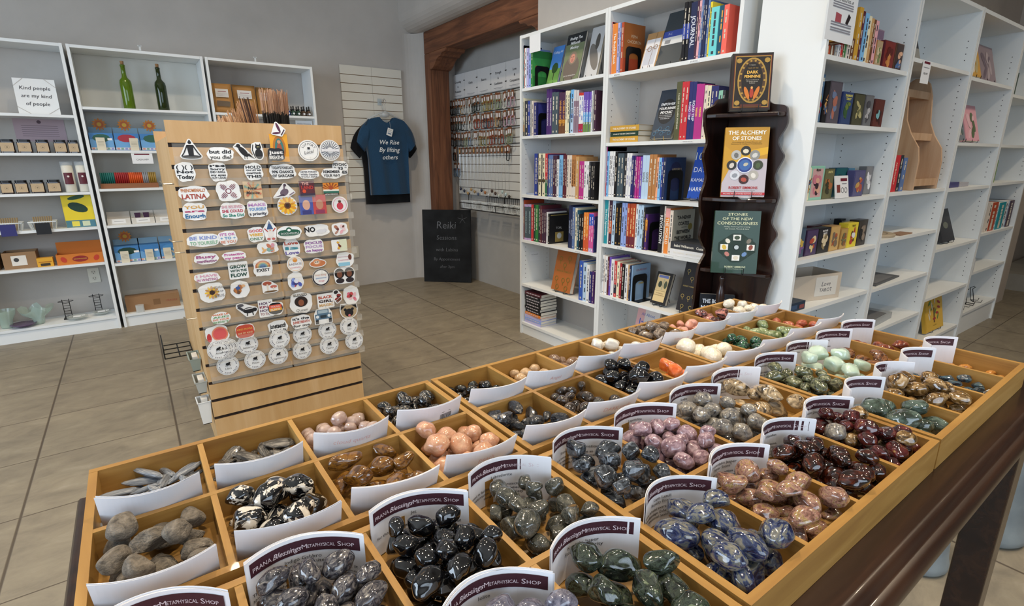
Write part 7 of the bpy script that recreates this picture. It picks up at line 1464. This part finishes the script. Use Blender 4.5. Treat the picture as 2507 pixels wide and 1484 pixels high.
for fr,xx,l in ((L2,.42,'middle'),(L3,.36,'right')):
    t=empty('clear_clip','small clear plastic clip on top of the %s bookcase at left'%l,'clip',fr.w(xx,.01,2.0206)); G().box(-.006,.006,-.004,.004,0,.035).box(-.012,.012,-.004,.004,.028,.036).obj('clip',mat('#dfe4e6',.2,alpha=.7),t)
# right case of the left wall
def pouch(px0,px1,yt,y,lab,win=True):
    a,b=sx(L3,px0,265,y),sx(L3,px1,265,y); w=b-a; h=L3.hit((px0+px1)/2,yt,y)[1]-1.62; t=empty('kraft_pouch',lab,'pouch',L3.w((a+b)/2,y,1.625),0,'brown kraft herb pouches'); m=mat('#b5854a',.6)
    g=G(); 
    for j in range(8): pass
    N=8; vs=[];fs=[]
    for s in (0,1):
        for i in range(N+1):
            z=h*i/N; d=.028*(1-i/N)**.6*math.sin(math.pi*min(1,(i/N)*.85+.15)) ; yy=(-d if s==0 else d)-0
            for k in range(5): u=-1+k/2; vs.append((u*w/2,yy*(1-.6*u*u)+(.001 if s else -.001),z))
    for s in (0,1):
        for i in range(N):
            for k in range(4): q=s*(N+1)*5+i*5+k; fs.append((q,q+1,q+6,q+5) if s==0 else (q,q+5,q+6,q+1))
    M_=(N+1)*5
    for i in range(N):
        for k in (0,4): q=i*5+k; fs.append((q,q+5,M_+q+5,M_+q) if k==0 else (q,M_+q,M_+q+5,q+5))
    for k in range(4): fs.append((N*5+k,N*5+k+1,M_+N*5+k+1,M_+N*5+k)); fs.append((k,M_+k,M_+k+1,k+1))
    g.add(vs,fs,m); g.obj('bag',None,t,smooth=True); t.rotation_euler=(R(-5),0,0)
    A=Art(.027); A.rect(-w*.32,w*.30,h*.52,h*.80,'#dcdad6'); A.rect(-w*.2,w*.2,h*.70,h*.72,'#8a2c3c'); [A.rect(-w*.26,w*.26,h*(.56+.03*k),h*(.565+.03*k),'#9a98a0') for k in range(4)]
    if win: A.poly([(-w*.34,h*.22),(w*.30,h*.20),(w*.34,h*.38),(-w*.3,h*.40)],'#6a5a48')
    A.obj('label',None,t)
pouch(523,573,206,.10,'kraft pouch with a clear window, left end of the top shelf behind the stand'); pouch(575,630,210,.16,'kraft pouch with a white label, middle of the three',False); pouch(632,672,216,.19,'kraft pouch partly hidden behind the incense, right of the three',False)
DBC=[('#1c3c88','blue'),('#1c3c88','blue'),('#24402f','green'),('#24402f','green'),('#4a3420','brown'),('#4a3420','brown')]
for r_ in range(2):
    for i in range(6):
        px=694+i*12.6+(0 if r_==0 else -5); y=.04+.05*r_; x=sx(L3,px,280,y); c,nm=DBC[i]
        t=empty('dropper_bottle','%s glass dropper bottle, %s in the %s row on the top shelf'%(nm,ordn(i,6),['front','back'][r_]),'bottle',L3.w(x,y,1.6206),0,'%s glass dropper bottles'%nm)
        G().lathe([(.0135,0),(.015,.002),(.015,.035),(.011,.042),(.007,.045)],14,mat(c,.1,coat=.6)).obj('glass',None,t,smooth=True); G().lathe([(.009,.0455),(.009,.057),(.005,.060),(.006,.066),(.006,.078),(.003,.082)],10,mat('#141416',.5)).obj('dropper_cap',None,t,smooth=True)
        A=Art(.0155); A.disc(0,.018,.008,'#d4d8dc'); A.obj('label',None,t)
note(L3,.70,.05,1.585,.14,.05,'small white sign under the dropper bottle shelf',[('Herbal Tinctures',.5,.012,'#6a6a70')])
# ================================================================== TIMBER OPENING : JEWELLERY WALL
NX=2.895
jp=empty('slatted_jewellery_panel','white slatted wall panel in the timber opening covered with bracelets','wall panel',(NX,4.1,0))
js=[2.07-.078*k for k in range(1,15)]
g=G(); zs=[2.07]+js+[.905]
for i in range(len(zs)-1): g.box(NX-.018,NX-.002,3.15,4.975,zs[i+1],zs[i]-(.006 if i else 0),mat('#cfcfca',.5))
g.box(NX-.010,NX-.0015,3.151,4.974,.906,2.068,mat('#5a4636',.7)); o=g.obj('panel',None,jp); o.location=(-NX,-4.1,0)
XF=NX-.019
def nat(px,py,x): p=at(px,py,0,x); return p.y,p.z
def banner(px0,px1,txts,lab):
    xx=XF-.004; y0,z1=nat(px0,200,xx)[0],2.075; y1=nat(px1,200,xx)[0]; w=y0-y1-.003; t=empty('wall_sign',lab,'sign',(xx,(y0+y1)/2,1.86),R(-90),'white category signs'); G().box(-w/2,w/2,-.001,.001,0,.222).obj('card',mat('#d6d6d6',.6),t)
    A=Art(.0014); 
    for i,s in enumerate(txts): A.t(s,0,.15-.045*i+ (.0 if len(txts)>1 else -.03),'#2a2a30',h=.020,fit=w*.8,bold=.02)
    A.rect(-w*.3,w*.3,.02,.023,'#7a7a84'); A.rect(-w*.22,w*.22,.012,.014,'#7a7a84'); A.obj('lettering',None,t)
    G().box(w/2-.012,w/2+.012,-.004,-.0015,.06,.068).box(w/2-.012,w/2+.012,-.004,-.0015,.15,.158).obj('clips',mat('#2a2420',.5),t)
for a,b,tx,l in ((1106,1137,['Grounding','&','Protection'],'GROUNDING AND PROTECTION'),(1137,1168,['Clarity'],'CLARITY'),(1168,1202,['Balance'],'BALANCE'),(1202,1239,['Strength','&','Confidence'],'STRENGTH AND CONFIDENCE'),(1239,1282,['Love','&','Compassion'],'LOVE AND COMPASSION')): banner(a,b,tx,'white wall sign lettered '+l)
CCODE=dict(k=('#1a1c1e','black'),d=('#3a3e40','dark grey'),c=('#c8c8c0','clear'),b=('#9a8a50','olive gold'),g=('#8a9478','pale green'),s=('#26302a','dark green'),w=('#d0d0ca','white'),p=('#c0a0b0','pink'),r=('#8a3a28','rust red'),n=('#2c3248','navy'),t=('#b89a70','tan'),o=('#3a2820','brown'),u=('#6a7c90','blue grey'),m=('#7a5a48','mixed brown'))
KR=mat('#7a4a2c',.7)
_br={}
def bracelet(code,y,z,lab,grp,dx):
    if code not in _br:
        r0=empty('bracelet',lab,'bracelet',(XF-dx,y,z),R(-90),grp); c,n_=CCODE[code]; g=G()
        g.tube([(.027*math.sin(q),0.004*math.sin(3*q),-.100+.042*math.cos(q)) for q in [6.283*k/20 for k in range(20)]],[.0052 if k%2 else .0036 for k in range(20)],6,mat(c,.25,coat=.4),closed=True); g.obj('beads',None,r0,smooth=True)
        G().box(-.017,.017,-.001,.001,-.078,-.003).obj('hang_card',KR,r0); G().box(-.010,.010,-.0022,-.0012,-.058,-.022).obj('price_label',mat('#dcdcdc',.6),r0)
        _br[code]=r0; return r0
    return dup(_br[code],(XF-dx,y,z),None,lab,grp)
ROWS=[(288-22,'kkkdktcccsssgbbbbgggcwpp','top'),(322-18,'ooosskcwcwrrrnnrrttooppp','second'),(357-15,'kkkddgguwwbbgtrrmmrggg','third')]
def hookrow(z,lab):
    G()
hz=[1.845,1.690,1.535]
for (pyy,codes,nm),z in zip(ROWS,hz):
    n=len(codes); rr=random.Random(n); cnt={}
    for i,cc in enumerate(codes):
        px=1104+(1264-1104)*(i+.5)/n; y=nat(px,300,XF)[0]; lab='%s bead bracelet, %s in the %s row of the jewellery wall'%(CCODE[cc][1],(WORDO[i]+' from the left') if i<12 else WORDO[n-1-i]+' from the right',nm)
        bracelet(cc,min(4.995,y),z-rr.uniform(0,.012),lab,'bracelets in the %s row'%nm,.020+rr.uniform(0,.03))
for i,(px,z,cc) in enumerate(((1104,1.385,'d'),(1118,1.385,'m'),(1122,1.385,'m'),(1250,1.385,'k'),(1112,1.225,'u'),(1122,1.225,'u'),(1129,1.225,'u'))):
    y=min(4.995,nat(px,400,XF)[0]); bracelet(cc,y,z,'%s bead bracelet, %s of the lower scattered ones on the jewellery wall'%(CCODE[cc][1],ordn(i,7)),'lower scattered bracelets',.03)
for i in range(15):
    px=1132+i*8.6; y=nat(px,400,XF)[0]; cc=['#1c2440','#1c2440','#b09060','#b09060','#a08050','#4a5a78','#2c3448','#b07040','#c8ccd0','#4a342c','#4a342c','#c8d0c8','#b8d0d0','#c0d4d8','#3a3230'][i]
    t=empty('necklace','fine silver necklace with a stone pendant, %s under the bracelets'%((WORDO[i]+' from the left') if i<14 else 'rightmost'),'necklace',(XF-.028,y,1.375),R(-90),'pendant necklaces'); g=G()
    dz=.40+.02*((i*7)%3); g.tube([(-.010,0,-.06),(-.008,0,-.2),(0,0,-dz),(.008,0,-.2),(.010,0,-.06)],.0010,4,SIL); g.obj('chain',None,t)
    G().lathe([(.003,-.0),(.012,-.008),(.013,-.018),(.008,-.03),(.002,-.034)],8,mat(cc,.2,coat=.5),c=(0,0,-dz)).obj('pendant',None,t,smooth=True)
    G().box(-.017,.017,-.001,.001,-.066,0).obj('hang_card',KR,t); G().box(-.009,.009,-.0022,-.0012,-.05,-.02).obj('price_label',mat('#dcdcdc' if i%4 else '#d8b070',.6),t)
for z in hz+[1.388]:
    G().box(XF-.006,XF-.001,3.3,4.97,z+.002,z+.008).obj('hook_bar',mat('#3a342e',.4,metal=.5),jp,loc=(-NX,-4.1,0))
t=empty('wire_rack','black wire wall rack holding white plastic bins under the jewellery','rack',(XF,4.2,.80)); g=G()
y0,y1=.55,-.62
for (zz,xx) in ((.10,-.015),(.0,-.02),(-.03,-.12),(.03,-.125)): g.tube([(xx,y0 if xx<-.1 else .22,zz),(xx,y1,zz)],.004,6)
for i in range(28):
    y=.22-(.84)*i/27; g.tube([(-.015,y,.10),(-.02,y,0)],.002,5)
for y in (y0,-.1,y1): g.tube([(-.003,y,.12),(-.015,y,.10),(-.02,y,-.03),(-.12,y,-.03),(-.125,y,.035)],.004,6)
g.obj('frame',BM,t)
for i in range(6):
    y=.46-.19*i; wbasket(Frame(XF-.07,4.2+y,R(-90)),0,0,.774,.17,.085,.07,'white slotted plastic bin, %s in the black wire rack'%ordn(i,6),None,'white bins in the wire rack')
# chalkboard leaning in the opening
p0=Vector((2.405,4.955,0)); p1=Vector((2.775,4.60,0)); d=(p1-p0); L_=d.length; ang=math.atan2(d.y,d.x)
t=empty('chalkboard','black chalkboard about Reiki sessions leaning in the corner by the timber post','chalkboard',(p0+p1)/2); t.rotation_euler=(Matrix.Rotation(ang,4,'Z')@Matrix.Rotation(R(-3),4,'X')).to_euler(); t.location.z=.003
CBM=NT('chalk_black',Roughness=.85,Specular_IOR_Level=.2); v=CBM.coord(); CBM.col(CBM.ramp(CBM.noise(v,6,5),[(.35,'#17181a'),(.75,'#26282a')])); 
G().box(-L_/2,L_/2,0,.02,0,.755).obj('board',CBM.m,t,bevel=.002); A=Art(.0006); ch='#6a6c70'
for s,b,h_,w_ in (('Reiki',.60,.075,.26),('Sessions',.47,.045,.26),('with Labina',.345,.036,.28),('By Appointment',.245,.030,.28),('after 3pm',.165,.028,.2)): A.t(s,.0,b,ch,h=h_,fit=w_,shear=.1,bold=-.014)
for i in range(5): q=R(72*i+20); A.line((.17,.66),(.17+.05*math.cos(q),.66+.05*math.sin(q)),.002,ch)
A.obj('chalk_lettering',None,t)
t=empty('wall_switch','small cream wall plate low beside the stand','switch',(at(870,617,1,5.189).x,5.1885,at(870,617,1,5.189).z)); G().box(-.035,.035,-.006,0,-.058,.058).obj('plate',mat('#cfcabc',.5),t,bevel=.002)
